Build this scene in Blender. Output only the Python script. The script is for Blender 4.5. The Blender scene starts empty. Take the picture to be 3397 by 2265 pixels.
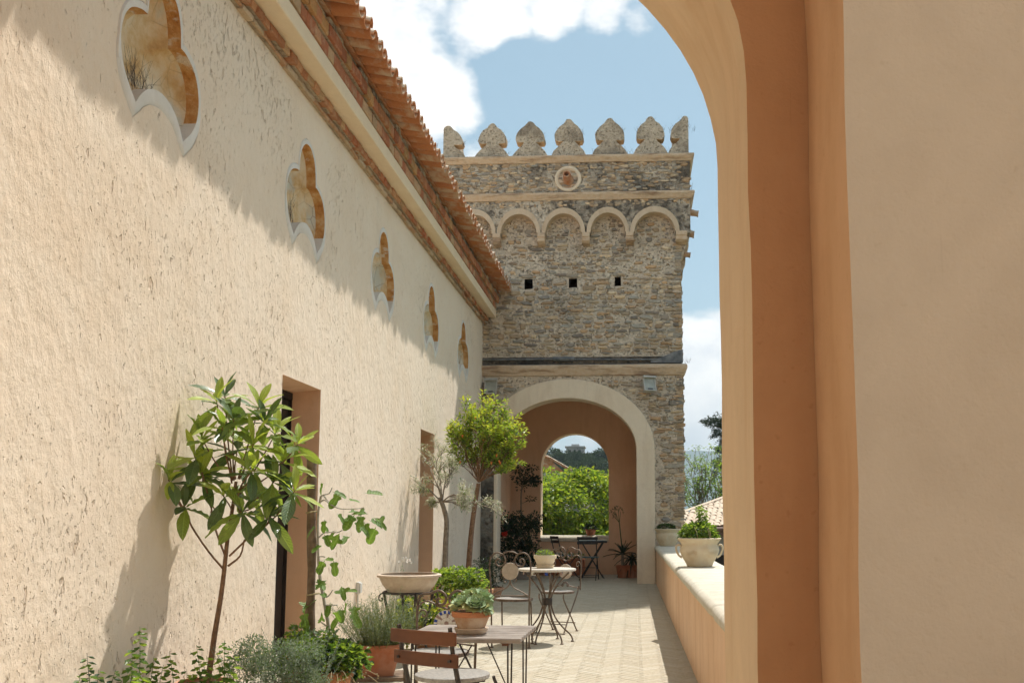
import bpy, bmesh, math, random
from mathutils import Vector, Matrix, noise as mnoise
from mathutils.geometry import tessellate_polygon

R = math.radians
S = bpy.context.scene
COL = S.collection

# ------------------------------------------------------------------ camera
CAM_LOC = Vector((0.0, 0.0, 1.25))
cam_d = bpy.data.cameras.new("camera")
cam_d.sensor_width = 36.0
cam_d.lens = 35.0
cam_d.shift_x = -0.0676
cam_d.shift_y = 0.0621
cam_d.clip_start = 0.05
cam_d.clip_end = 20000
cam = bpy.data.objects.new("camera", cam_d)
cam.location = CAM_LOC
cam.rotation_euler = (R(90 + 6.5165), 0, R(3.0986))
COL.objects.link(cam)
S.camera = cam

# ------------------------------------------------------------------ light
SUN = Vector((0.280, 0.44, 1.0)).normalized()          # towards the sun
sun_d = bpy.data.lights.new("sun", 'SUN')
sun_d.energy = 3.6
sun_d.angle = R(0.8)
sun_d.color = (1.0, 0.96, 0.90)
sun = bpy.data.objects.new("sun", sun_d)
sun.rotation_euler = (-SUN).to_track_quat('-Z', 'Y').to_euler()
sun.location = (8, 10, 30)
COL.objects.link(sun)

world = bpy.data.worlds.new("World")
S.world = world
world.use_nodes = True
S.view_settings.view_transform = 'Standard'
S.view_settings.look = 'None'
S.view_settings.gamma = 1.0
S.view_settings.exposure = 0.66
S.cycles.max_bounces = 6
S.cycles.diffuse_bounces = 4
S.cycles.use_adaptive_sampling = True
S.cycles.adaptive_threshold = 0.03
S.cycles.transparent_max_bounces = 8
S.cycles.use_denoising = True


def sky_world():
    nt = world.node_tree
    nt.nodes.clear()
    N, L = nt.nodes.new, nt.links.new
    out = N('ShaderNodeOutputWorld')
    bg = N('ShaderNodeBackground')
    bg.inputs[1].default_value = 0.128
    sky = N('ShaderNodeTexSky')
    sky.sky_type = 'NISHITA'
    sky.sun_disc = False
    sky.sun_elevation = math.asin(SUN.z)
    sky.sun_rotation = math.atan2(SUN.x, SUN.y)
    sky.altitude = 300
    sky.air_density = 1.0
    sky.dust_density = 1.2
    sky.ozone_density = 1.0
    tc = N('ShaderNodeTexCoord')

    def math_(op, a, b=None, clamp=False):
        n = N('ShaderNodeMath'); n.operation = op; n.use_clamp = clamp
        for i, x in enumerate((a, b)):
            if x is None: continue
            if isinstance(x, (int, float)): n.inputs[i].default_value = x
            else: L(x, n.inputs[i])
        return n.outputs[0]

    def noise_(scale, detail, rough, off, stretch=(1, 1, 1.7)):
        m = N('ShaderNodeMapping'); m.inputs[1].default_value = off; m.inputs[3].default_value = stretch
        L(tc.outputs['Generated'], m.inputs[0])
        n = N('ShaderNodeTexNoise'); n.inputs['Scale'].default_value = scale
        n.inputs['Detail'].default_value = detail; n.inputs['Roughness'].default_value = rough
        L(m.outputs[0], n.inputs['Vector'])
        return n.outputs[0]
    base = math_('ADD', math_('MULTIPLY', noise_(3.6, 4, 0.55, (0.35, 0.2, 0.1)), .55), math_('MULTIPLY', noise_(15.0, 8, 0.62, (0.1, 0.7, 0.4)), .45))
    # noise cloud, thickened out of view to lift the ambient light, the lobes gather it into the banks in view
    def px_dir(px, py):
        d_ = Vector(((1458 - 1335) / 2287, (1192 - 930) / 2287, 1.0)).normalized(); x_ = Vector((0, 1, 0)).cross(d_).normalized(); z_ = -d_.cross(x_)
        if z_.y > 0: z_ = -z_
        return (Matrix((x_, d_, z_)) @ Vector(((px - 1335) / 2287, (py - 930) / 2287, 1.0))).normalized()
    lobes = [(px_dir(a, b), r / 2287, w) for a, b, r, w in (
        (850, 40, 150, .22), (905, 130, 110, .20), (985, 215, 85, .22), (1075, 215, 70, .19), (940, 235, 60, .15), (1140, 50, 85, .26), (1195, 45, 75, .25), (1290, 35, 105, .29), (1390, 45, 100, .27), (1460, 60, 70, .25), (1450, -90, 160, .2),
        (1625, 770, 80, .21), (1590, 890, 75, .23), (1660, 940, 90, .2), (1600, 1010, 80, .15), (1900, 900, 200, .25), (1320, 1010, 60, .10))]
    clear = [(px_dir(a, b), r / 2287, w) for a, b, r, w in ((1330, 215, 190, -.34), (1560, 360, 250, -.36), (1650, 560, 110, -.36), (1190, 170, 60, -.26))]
    acc = None
    for grp, op in ((lobes, 'MAXIMUM'), (clear, 'ADD')):
        for d, r, w in grp:
            vd = N('ShaderNodeVectorMath'); vd.operation = 'DISTANCE'
            L(tc.outputs['Generated'], vd.inputs[0]); vd.inputs[1].default_value = d
            mr = N('ShaderNodeMapRange'); mr.interpolation_type = 'SMOOTHSTEP'
            mr.inputs[1].default_value = 0.0; mr.inputs[2].default_value = r * 1.6
            mr.inputs[3].default_value = w; mr.inputs[4].default_value = 0.0
            L(vd.outputs['Value'], mr.inputs[0])
            acc = mr.outputs[0] if acc is None else math_(op, acc, mr.outputs[0])
    dens = math_('ADD', base, acc)
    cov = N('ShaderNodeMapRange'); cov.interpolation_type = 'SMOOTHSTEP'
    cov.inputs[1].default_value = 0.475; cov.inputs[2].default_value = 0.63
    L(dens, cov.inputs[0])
    shade = math_('ADD', math_('MULTIPLY', noise_(8.0, 3, 0.5, (0.1, 0.5, 0.3)), .45), math_('MULTIPLY', noise_(24.0, 5, 0.6, (0.6, 0.2, 0.8)), .55))
    cr = N('ShaderNodeValToRGB')
    cr.color_ramp.elements[0].position = 0.36; cr.color_ramp.elements[0].color = (5.3, 5.4, 5.55, 1)
    cr.color_ramp.elements[1].position = 0.58; cr.color_ramp.elements[1].color = (7.5, 7.2, 6.75, 1)
    L(shade, cr.inputs[0])
    tint = N('ShaderNodeMix'); tint.data_type = 'RGBA'; tint.blend_type = 'MULTIPLY'; tint.inputs[0].default_value = 1.0
    L(sky.outputs[0], tint.inputs[6]); tint.inputs[7].default_value = (.84, .82, .70, 1)
    lift = N('ShaderNodeMix'); lift.data_type = 'RGBA'; lift.inputs[0].default_value = 0.42
    L(tint.outputs[2], lift.inputs[6]); lift.inputs[7].default_value = (1.92, 3.15, 3.72, 1)
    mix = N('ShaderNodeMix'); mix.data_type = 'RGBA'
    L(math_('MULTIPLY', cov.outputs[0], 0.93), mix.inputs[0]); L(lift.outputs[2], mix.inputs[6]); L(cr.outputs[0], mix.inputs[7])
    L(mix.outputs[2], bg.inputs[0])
    L(bg.outputs[0], out.inputs[0])


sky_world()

# ------------------------------------------------------------------ helpers
_f = 2287.0
_d = Vector(((1458 - 1335) / _f, (1192 - 930) / _f, 1.0)).normalized()
_x = Vector((0, 1, 0)).cross(_d).normalized()
_z = _d.cross(_x) * -1
if _z.y > 0: _z = -_z
_R = Matrix((_x, _d, _z))                # rows: world axes seen from the lens


def at(px, py, Y):
    """the point at distance Y down the terrace that was measured at (px, py) on the survey picture"""
    r = _R @ Vector(((px - 1335) / _f, (py - 930) / _f, 1.0))
    return CAM_LOC + r * (Y / r.y)


class MB:
    def __init__(s):
        s.v, s.f, s.mi, s.col, s.uv = [], [], [], [], []

    def add(s, vs, fs, mi=0, col=None, uv=None):
        o = len(s.v)
        s.v.extend([tuple(v) for v in vs])
        for f in fs:
            s.f.append(tuple(i + o for i in f)); s.mi.append(mi); s.col.append(col)
        if uv is not None: s.uv.extend(uv)
        return o

    def box(s, x0, x1, y0, y1, z0, z1, mi=0, col=None, M=None):
        vs = [Vector(p) for p in ((x0, y0, z0), (x1, y0, z0), (x1, y1, z0), (x0, y1, z0), (x0, y0, z1), (x1, y0, z1), (x1, y1, z1), (x0, y1, z1))]
        if M is not None: vs = [M @ v for v in vs]
        s.add(vs, [(0, 3, 2, 1), (4, 5, 6, 7), (0, 1, 5, 4), (1, 2, 6, 5), (2, 3, 7, 6), (3, 0, 4, 7)], mi, col)

    def prism(s, poly, fn, w0, w1, mi=0, col=None, caps=(True, True)):
        """poly: (u, v) outline, fn(u, v, w) -> xyz"""
        n = len(poly)
        vs = [fn(u, v, w0) for u, v in poly] + [fn(u, v, w1) for u, v in poly]
        fs = [(i, (i + 1) % n, n + (i + 1) % n, n + i) for i in range(n)]
        if caps[0]: fs.append(tuple(range(n - 1, -1, -1)))
        if caps[1]: fs.append(tuple(range(n, 2 * n)))
        s.add(vs, fs, mi, col)

    def tube(s, pts, r, n=6, mi=0, col=None, closed=False, caps=True):
        pts = [Vector(p) for p in pts]
        k = len(pts)
        rs = r if isinstance(r, (list, tuple)) else [r] * k
        up = None
        vs, fs = [], []
        for i, p in enumerate(pts):
            a = pts[i - 1] if (i > 0 or closed) else p
            b = pts[(i + 1) % k] if (i < k - 1 or closed) else p
            t = (b - a)
            if t.length < 1e-9: t = Vector((0, 0, 1))
            t.normalize()
            if up is None:
                up = Vector((0, 0, 1)) if abs(t.z) < 0.9 else Vector((1, 0, 0))
            up = (up - t * up.dot(t))
            if up.length < 1e-6: up = t.orthogonal()
            up.normalize()
            sd = t.cross(up)
            for j in range(n):
                a_ = 2 * math.pi * j / n
                vs.append(p + (up * math.cos(a_) + sd * math.sin(a_)) * rs[i])
        m = k if closed else k - 1
        for i in range(m):
            i2 = (i + 1) % k
            for j in range(n):
                j2 = (j + 1) % n
                fs.append((i * n + j, i * n + j2, i2 * n + j2, i2 * n + j))
        if caps and not closed:
            fs.append(tuple(range(n - 1, -1, -1)))
            fs.append(tuple((k - 1) * n + j for j in range(n)))
        s.add(vs, fs, mi, col)

    def lathe(s, prof, n=24, c=(0, 0, 0), mi=0, col=None, wob=0.0, seed=0):
        vs, fs = [], []
        for r, z in prof:
            for j in range(n):
                a = 2 * math.pi * j / n
                q = r * (1 + wob * mnoise.noise(Vector((math.cos(a) * 1.5 + seed, math.sin(a) * 1.5, z * 6))))
                vs.append((c[0] + q * math.cos(a), c[1] + q * math.sin(a), c[2] + z))
        for i in range(len(prof) - 1):
            for j in range(n):
                j2 = (j + 1) % n
                fs.append((i * n + j, i * n + j2, (i + 1) * n + j2, (i + 1) * n + j))
        s.add(vs, fs, mi, col)

    def disc(s, r, z, n=24, c=(0, 0), mi=0, col=None):
        s.add([(c[0] + r * math.cos(2 * math.pi * j / n), c[1] + r * math.sin(2 * math.pi * j / n), z) for j in range(n)], [tuple(range(n))], mi, col)

    def leaf(s, p, d, up, L, W, fold=.25, mi=0, col=None):
        d = d.normalized(); x = d.cross(up)
        if x.length < 1e-5: x = d.orthogonal()
        x.normalize(); z = x.cross(d)
        m = p + d * (L * .5) - z * (W * fold)
        s.add([p, m + x * (W * .5) + z * (W * fold * 1.6), p + d * L - z * (L * .12), m - x * (W * .5) + z * (W * fold * 1.6), m], [(0, 1, 4), (1, 2, 4), (2, 3, 4), (3, 0, 4)], mi, col)

    def build(s, name, mats, parent=None, world=True, smooth=None, loc=None, weld=False):
        me = bpy.data.meshes.new(name)
        off = Vector((0, 0, 0))
        if parent is not None and world: off = wloc(parent)
        if loc is not None: off = off + Vector(loc)
        vs = s.v if off.length < 1e-9 else [(v[0] - off.x, v[1] - off.y, v[2] - off.z) for v in s.v]
        me.from_pydata(vs, [], s.f)
        if not isinstance(mats, (list, tuple)): mats = [mats]
        for m in mats: me.materials.append(m)
        if any(s.mi): me.polygons.foreach_set('material_index', s.mi)
        if any(c is not None for c in s.col):
            ca = me.color_attributes.new('tint', 'FLOAT_COLOR', 'CORNER')
            arr = []
            for p, c in zip(me.polygons, s.col):
                c = c or (1, 1, 1)
                arr.extend((c[0], c[1], c[2], 1.0) * p.loop_total)
            ca.data.foreach_set('color', arr)
        if s.uv and len(s.uv) == len(s.v):
            ul = me.uv_layers.new(name='UVMap')
            idx = [0] * len(me.loops); me.loops.foreach_get('vertex_index', idx)
            flat = []
            for i in idx: flat.extend(s.uv[i])
            ul.data.foreach_set('uv', flat)
        if smooth is not None:
            me.polygons.foreach_set('use_smooth', [True] * len(me.polygons))
            me.set_sharp_from_angle(angle=R(smooth))
        if weld:
            bm = bmesh.new(); bm.from_mesh(me); bmesh.ops.remove_doubles(bm, verts=bm.verts, dist=1e-4); bm.to_mesh(me); bm.free()
            if smooth is not None: me.set_sharp_from_angle(angle=R(smooth))
        me.update()
        return put(name, me, parent, loc)


def shade(col, r, lo, hi):
    k = r.uniform(lo, hi); t = r.uniform(-.03, .03)
    return (col[0] * k * (1 + t), col[1] * k, col[2] * k * (1 - t))


def wloc(o):
    v = Vector(o.location)
    while o.parent is not None:
        o = o.parent; v = v + Vector(o.location)
    return v


def put(name, me, parent=None, loc=None, M=None):
    o = bpy.data.objects.new(name, me)
    COL.objects.link(o)
    if parent is not None: o.parent = parent
    if M is not None: o.matrix_basis = M
    elif loc is not None: o.location = loc
    return o


def tag(o, label=None, cat=None, group=None, kind=None):
    if label: o['label'] = label
    if cat: o['category'] = cat
    if group: o['group'] = group
    if kind: o['kind'] = kind
    return o


def thing(name, label, cat, loc=(0, 0, 0), rotz=0.0, group=None):
    o = bpy.data.objects.new(name, None)
    o.empty_display_size = .1
    COL.objects.link(o)
    o.location = loc; o.rotation_euler = (0, 0, rotz)
    return tag(o, label, cat, group)


def bevel(o, w=.01, seg=2, ang=50):
    m = o.modifiers.new('bevel', 'BEVEL'); m.width = w; m.segments = seg; m.limit_method = 'ANGLE'; m.angle_limit = R(ang)
    return o


def basis(y, up):
    y = y.normalized(); x = y.cross(up)
    if x.length < 1e-5: x = y.orthogonal()
    x.normalize(); z = x.cross(y)
    return Matrix((x, y, z)).transposed()


def spline(pts, n=6, closed=False):
    """Catmull-Rom through pts"""
    P = [Vector(p) for p in pts]; k = len(P); out = []
    rng_ = range(k) if closed else range(k - 1)
    for i in rng_:
        p0 = P[i - 1] if (i > 0 or closed) else P[0] * 2 - P[1]
        p1, p2 = P[i], P[(i + 1) % k]
        p3 = P[(i + 2) % k] if (i + 2 < k or closed) else P[-1] * 2 - P[-2]
        for j in range(n):
            t = j / n
            out.append(.5 * ((2 * p1) + (p2 - p0) * t + (2 * p0 - 5 * p1 + 4 * p2 - p3) * t * t + (3 * p1 - p0 - 3 * p2 + p3) * t ** 3))
    if not closed: out.append(P[-1])
    return out


# ------------------------------------------------------------------ materials
class Mat:
    def __init__(s, name):
        s.m = bpy.data.materials.new(name); s.m.use_nodes = True
        s.nt = s.m.node_tree; s.nt.nodes.clear()
        s.out = s.N('ShaderNodeOutputMaterial'); s.b = s.N('ShaderNodeBsdfPrincipled')
        s.L(s.b.outputs[0], s.out.inputs[0]); s._pos = None

    def N(s, t): return s.nt.nodes.new(t)
    def L(s, a, b): s.nt.links.new(a, b)

    def setin(s, sock, v):
        if isinstance(v, (int, float)): sock.default_value = v
        elif isinstance(v, (tuple, list)): sock.default_value = v if len(v) == len(sock.default_value) else (*v, 1.0)
        else: s.L(v, sock)

    def pos(s, kind='world'):
        if kind == 'world':
            if s._pos is None: s._pos = s.N('ShaderNodeNewGeometry').outputs['Position']
            return s._pos
        n = s.N('ShaderNodeTexCoord'); return n.outputs[{'object': 'Object', 'uv': 'UV', 'gen': 'Generated'}[kind]]

    def map(s, vec, scale=(1, 1, 1), off=(0, 0, 0), rot=(0, 0, 0)):
        n = s.N('ShaderNodeMapping'); s.L(vec, n.inputs[0]); n.inputs[1].default_value = off; n.inputs[2].default_value = rot; n.inputs[3].default_value = scale
        return n.outputs[0]

    def noise(s, vec, scale, detail=4, rough=.55, dist=0.0):
        n = s.N('ShaderNodeTexNoise'); s.L(vec, n.inputs['Vector']); n.inputs['Scale'].default_value = scale
        n.inputs['Detail'].default_value = detail; n.inputs['Roughness'].default_value = rough; n.inputs['Distortion'].default_value = dist
        return n.outputs[0]

    def voro(s, vec, scale, feature='F1', out='Distance'):
        n = s.N('ShaderNodeTexVoronoi'); s.L(vec, n.inputs['Vector']); n.inputs['Scale'].default_value = scale; n.feature = feature
        return n.outputs[out]

    def ramp(s, fac, stops, interp='LINEAR'):
        n = s.N('ShaderNodeValToRGB'); n.color_ramp.interpolation = interp; e = n.color_ramp.elements
        while len(e) < len(stops): e.new(.5)
        for q, (p, c) in zip(e, stops):
            q.position = p
            q.color = (c, c, c, 1) if isinstance(c, (int, float)) else (*c, 1)
        s.L(fac, n.inputs[0]); return n.outputs[0]

    def mix(s, fac, a, b, mode='MIX'):
        n = s.N('ShaderNodeMix'); n.data_type = 'RGBA'; n.blend_type = mode
        s.setin(n.inputs[0], fac); s.setin(n.inputs[6], a); s.setin(n.inputs[7], b); return n.outputs[2]

    def math(s, op, a, b=0.0, clamp=False):
        n = s.N('ShaderNodeMath'); n.operation = op; n.use_clamp = clamp; s.setin(n.inputs[0], a); s.setin(n.inputs[1], b); return n.outputs[0]

    def bump(s, h, strength=.5, dist=.02, nrm=None):
        n = s.N('ShaderNodeBump'); n.inputs['Strength'].default_value = strength; n.inputs['Distance'].default_value = dist
        s.L(h, n.inputs['Height'])
        if nrm is not None: s.L(nrm, n.inputs['Normal'])
        return n.outputs[0]

    def attr(s, name='tint'):
        n = s.N('ShaderNodeAttribute'); n.attribute_name = name; return n.outputs['Color']

    def rnd(s): return s.N('ShaderNodeObjectInfo').outputs['Random']

    def done(s, color=None, rough=.85, nrm=None, metal=0.0, spec=.3):
        if color is not None: s.setin(s.b.inputs['Base Color'], color)
        s.setin(s.b.inputs['Roughness'], rough); s.b.inputs['Metallic'].default_value = metal
        s.b.inputs['Specular IOR Level'].default_value = spec
        if nrm is not None: s.L(nrm, s.b.inputs['Normal'])
        return s.m


def mat_villa_plaster():
    m = Mat('rough villa plaster'); p = m.pos()
    big = m.noise(p, .55, 3, .6); mid = m.noise(p, 3.0, 5, .6); wob = m.noise(p, 2.2, 2, .5)
    gate = m.ramp(m.noise(p, .9, 3, .6), [(.40, .0), (.68, 1.0)])               # patches where the skim has crumbled
    pits1 = m.noise(m.map(p, (1, 1, .48)), 18, 3, .55, .35)                      # gouges, longer than wide
    pits2 = m.noise(m.map(p, (1, 1, .50), (3, 1, 2)), 46, 3, .6, .3)
    lump = m.noise(m.map(p, (1, 1, .7)), 11, 4, .6); grain = m.noise(p, 120, 3, .6)
    thr = m.math('ADD', pits1, m.math('MULTIPLY', m.math('SUBTRACT', gate, .45), -.11))
    d1 = m.ramp(thr, [(.285, 1.0), (.345, 0.0)]); d2 = m.ramp(m.math('ADD', pits2, m.math('MULTIPLY', m.math('SUBTRACT', gate, .4), -.10)), [(.29, 1.0), (.36, 0.0)])
    h = m.math('ADD', m.math('MULTIPLY', lump, .75), m.math('MULTIPLY', grain, .10))
    h = m.math('SUBTRACT', h, m.math('ADD', m.math('MULTIPLY', d1, .8), m.math('MULTIPLY', d2, .42)))
    n1 = m.bump(h, .9, .022)
    c = m.mix(m.ramp(big, [(.3, 0), (.7, 1)]), (.79, .635, .475), (.85, .705, .55))
    c = m.mix(m.ramp(mid, [(.35, 0), (.75, .55)]), c, (.86, .745, .605))
    c = m.mix(m.math('MULTIPLY', d1, .40), c, (.56, .39, .26))
    c = m.mix(m.math('MULTIPLY', d2, .28), c, (.60, .46, .33))
    sep = m.N('ShaderNodeSeparateXYZ'); m.L(p, sep.inputs[0])
    low = m.math('MULTIPLY', m.ramp(m.math('ADD', sep.outputs[2], m.math('MULTIPLY', wob, 1.2)), [(.55, 1.0), (1.0, 0.0)]), .28)
    c = m.mix(low, c, (.58, .48, .39))
    drip = m.math('MULTIPLY', m.ramp(m.noise(m.map(p, (1, 1, .06)), 5, 4, .6), [(.56, 0), (.75, 1)]), .22)
    c = m.mix(drip, c, (.60, .48, .37))
    return m.done(c, .93, n1, spec=.12)


def mat_plaster(name, a, b, stain=None, bump=.25, scale=1.0, stain_amt=.5):
    m = Mat(name); p = m.pos()
    big = m.noise(p, .9 * scale, 4, .6); fine = m.noise(p, 70 * scale, 4, .65); mid = m.noise(p, 9 * scale, 4, .6)
    c = m.mix(m.ramp(big, [(.3, 0), (.7, 1)]), a, b)
    c = m.mix(m.math('MULTIPLY', m.ramp(mid, [(.4, 0), (.75, 1)]), .35), c, tuple(x * .9 for x in a))
    if stain:
        st = m.ramp(m.noise(m.map(p, (1, 1, .18)), 2.6 * scale, 5, .65), [(.50, 0), (.72, 1)])
        c = m.mix(m.math('MULTIPLY', st, stain_amt), c, stain)
        sp = m.ramp(m.noise(p, 38 * scale, 2, .5), [(.66, 0), (.74, 1)])
        c = m.mix(m.math('MULTIPLY', sp, .35), c, stain)
    pat = m.ramp(m.noise(m.map(p, (1, 1, .6), (5, 3, 1)), 1.7 * scale, 4, .62, .6), [(.52, 0), (.60, 1)])      # old touch-ups
    c = m.mix(m.math('MULTIPLY', pat, .22), c, tuple(min(1, x * 1.12) for x in b))
    hl = m.noise(m.map(p, (1, 1, .05), (2, 7, 3)), 9 * scale, 2, .5)
    ck = m.math('MULTIPLY', m.ramp(m.math('ABSOLUTE', m.math('SUBTRACT', hl, .5)), [(.0, 1), (.012, 0)]), m.ramp(m.noise(m.map(p, (1, 1, .3)), 2.1 * scale, 3, .55), [(.60, 0), (.66, 1)]))
    c = m.mix(m.math('MULTIPLY', ck, .45), c, tuple(x * .55 for x in a))
    h = m.math('SUBTRACT', m.math('ADD', m.math('MULTIPLY', fine, .5), mid), m.math('MULTIPLY', ck, .5))
    return m.done(c, .9, m.bump(h, bump, .012), spec=.15)


def mat_niche():
    m = Mat('ochre niche plaster'); p = m.pos()
    a = m.noise(p, 3.1, 5, .65); b = m.noise(m.map(p, (1, 1, 1), (4, 2, 1)), 2.3, 4, .6); f = m.noise(p, 45, 4, .6)
    c = m.ramp(a, [(.28, (.46, .24, .09)), (.40, (.60, .38, .17)), (.52, (.70, .53, .32)), (.66, (.74, .64, .48))])
    c = m.mix(m.ramp(b, [(.50, 0), (.60, .8)]), c, (.55, .56, .50))
    crack = m.ramp(m.voro(m.map(p, (1, 1, 1), (.3, .2, 0)), 5.5, 'DISTANCE_TO_EDGE'), [(.0, 1), (.03, 0)])
    c = m.mix(m.math('MULTIPLY', crack, m.ramp(b, [(.4, 0), (.6, .7)])), c, (.24, .13, .06))
    return m.done(c, .92, m.bump(m.math('ADD', f, a), .4, .015), spec=.12)


def mat_tinted(name, base, bump=.5, scale=1.0, lichen=None, mul=1.0, bdist=.01):
    """colour from the piece's own tint, with grain and dirt over it"""
    m = Mat(name); p = m.pos()
    n1 = m.noise(p, 26 * scale, 6, .65); n2 = m.noise(p, 6 * scale, 4, .6)
    c = m.mix(1.0, base, m.attr(), 'MULTIPLY')
    c = m.mix(m.math('MULTIPLY', m.ramp(n1, [(.35, 1), (.6, 0)]), .45), c, m.mix(1.0, c, (.55, .5, .47), 'MULTIPLY'))
    if lichen:
        c = m.mix(m.math('MULTIPLY', m.ramp(n2, [(.52, 0), (.70, 1)]), mul), c, lichen)
    return m.done(c, .9, m.bump(n1, bump, bdist), spec=.15)


def mat_mortar(name, a, b, dark, dark_amt=.6, rub=22, bump=.9):
    """lime mortar with rubble showing through"""
    m = Mat(name); p = m.pos()
    n1 = m.noise(p, 8, 6, .65); n2 = m.noise(p, 1.3, 4, .6); v = m.voro(m.map(p, (1, 1, 1.6)), rub)
    fine = m.noise(p, 60, 4, .6)
    c = m.mix(m.ramp(n1, [(.32, 0), (.66, 1)]), a, b)
    pits = m.ramp(m.noise(p, rub * 1.1, 4, .6, .6), [(.33, 1), (.45, 0)])
    c = m.mix(m.math('MULTIPLY', pits, .8), c, (.13, .095, .065))
    c = m.mix(m.math('MULTIPLY', m.ramp(m.voro(m.map(p, (1, 1, 1.5), (1, 2, 3)), rub * .8, out='Color'), [(.2, 0), (.8, 1)]), .35), c, (.36, .27, .18))
    lich = m.math('MULTIPLY', m.ramp(m.math('ADD', n2, m.math('MULTIPLY', n1, .5)), [(.69, 0), (.86, 1)]), dark_amt)
    c = m.mix(lich, c, dark)
    h = m.math('ADD', m.math('SUBTRACT', n1, m.math('MULTIPLY', pits, .8)), m.math('ADD', m.math('MULTIPLY', fine, .3), m.math('MULTIPLY', v, -.5)))
    return m.done(c, .95, m.bump(h, bump, .03), spec=.1)


def mat_cornice():
    m = Mat('stained string course plaster'); p = m.pos()
    n1 = m.noise(m.map(p, (.5, .5, 3)), 3.2, 5, .65); n2 = m.noise(p, 14, 5, .6)
    c = m.mix(m.ramp(n2, [(.3, 0), (.7, 1)]), (.60, .42, .27), (.66, .52, .38))
    c = m.mix(m.math('MULTIPLY', m.ramp(n1, [(.50, 0), (.66, 1)]), .75), c, (.22, .12, .065))
    g = m.N('ShaderNodeNewGeometry'); sep = m.N('ShaderNodeSeparateXYZ'); m.L(g.outputs['Normal'], sep.inputs[0])
    top = m.ramp(sep.outputs[2], [(.25, 0), (.7, .75)])
    c = m.mix(top, c, (.36, .33, .29))            # grey lichen on the weathered upper side
    return m.done(c, .9, m.bump(n2, .5, .02), spec=.12)


def mat_terracotta(name, a=(.46, .185, .085), b=(.56, .27, .14), pale=(.62, .50, .36), pale_amt=.5, rough=.85, top_pale=False, coord='world', scale=1.0):
    m = Mat(name); p = m.pos(coord) if coord == 'world' else m.pos('object')
    n1 = m.noise(p, 5 * scale, 5, .65); n2 = m.noise(p, 34 * scale, 4, .6); r = m.rnd()
    c = m.mix(n2, a, b)
    c = m.mix(m.math('MULTIPLY', r, .45), c, tuple(x * .72 for x in a))
    pm = m.ramp(m.math('ADD', n1, m.math('MULTIPLY', m.math('SUBTRACT', r, .5), .2)), [(.46, 0), (.62, 1)])
    c = m.mix(m.math('MULTIPLY', pm, pale_amt), c, pale)
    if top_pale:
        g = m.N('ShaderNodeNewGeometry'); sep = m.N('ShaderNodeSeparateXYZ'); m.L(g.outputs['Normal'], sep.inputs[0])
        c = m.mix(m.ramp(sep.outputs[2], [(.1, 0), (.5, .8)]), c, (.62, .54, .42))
    return m.done(c, rough, m.bump(m.math('ADD', n2, n1), .3, .008), spec=.2)


def mat_simple(name, a, b, scale=12, rough=.7, bump=.2, metal=0.0, spec=.3, coord='object', bdist=.004):
    m = Mat(name); p = m.pos(coord)
    n1 = m.noise(p, scale, 5, .62)
    c = m.mix(m.ramp(n1, [(.35, 0), (.65, 1)]), a, b)
    return m.done(c, rough, m.bump(n1, bump, bdist), metal, spec)


def mat_leaf(name, a, b, trans=.45, rough=.45, veins=False, spec=.4, ta=None):
    m = Mat(name)
    r = m.noise(m.pos(), 9, 3, .6)
    c = m.mix(m.ramp(r, [(.3, 0), (.7, 1)]), a, b)
    ob = m.rnd()
    c = m.mix(m.math('MULTIPLY', ob, .35), c, tuple(x * .7 for x in a))
    nrm = None
    if veins:
        uv = m.N('ShaderNodeUVMap'); sep = m.N('ShaderNodeSeparateXYZ'); m.L(uv.outputs[0], sep.inputs[0])
        u = m.math('ABSOLUTE', m.math('SUBTRACT', sep.outputs[0], .5))
        ph = m.math('SUBTRACT', m.math('MULTIPLY', sep.outputs[1], veins), m.math('MULTIPLY', u, veins * .42))
        fr = m.math('FRACT', ph)
        rib = m.math('ABSOLUTE', m.math('SUBTRACT', fr, .5))
        line = m.ramp(rib, [(.02, 1), (.13, 0)])
        mid = m.ramp(u, [(.012, 1), (.045, 0)])
        ln = m.math('MAXIMUM', m.math('MULTIPLY', line, .55), mid)
        c = m.mix(m.math('MULTIPLY', ln, .55), c, tuple(min(1, x * 1.7 + .05) for x in a))
        nrm = m.bump(m.math('SUBTRACT', m.math('MULTIPLY', rib, 1.0), mid), .55, .006)
    m.done(c, rough, nrm, spec=spec)
    t = m.N('ShaderNodeBsdfTranslucent')
    tc = m.mix(1.0, c, ta or (1.5, 1.45, .55), 'MULTIPLY')
    m.L(tc, t.inputs[0])
    if nrm is not None: m.L(nrm, t.inputs[1])
    mx = m.N('ShaderNodeMixShader'); mx.inputs[0].default_value = trans
    m.L(m.b.outputs[0], mx.inputs[1]); m.L(t.outputs[0], mx.inputs[2]); m.L(mx.outputs[0], m.out.inputs[0])
    return m.m


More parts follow.
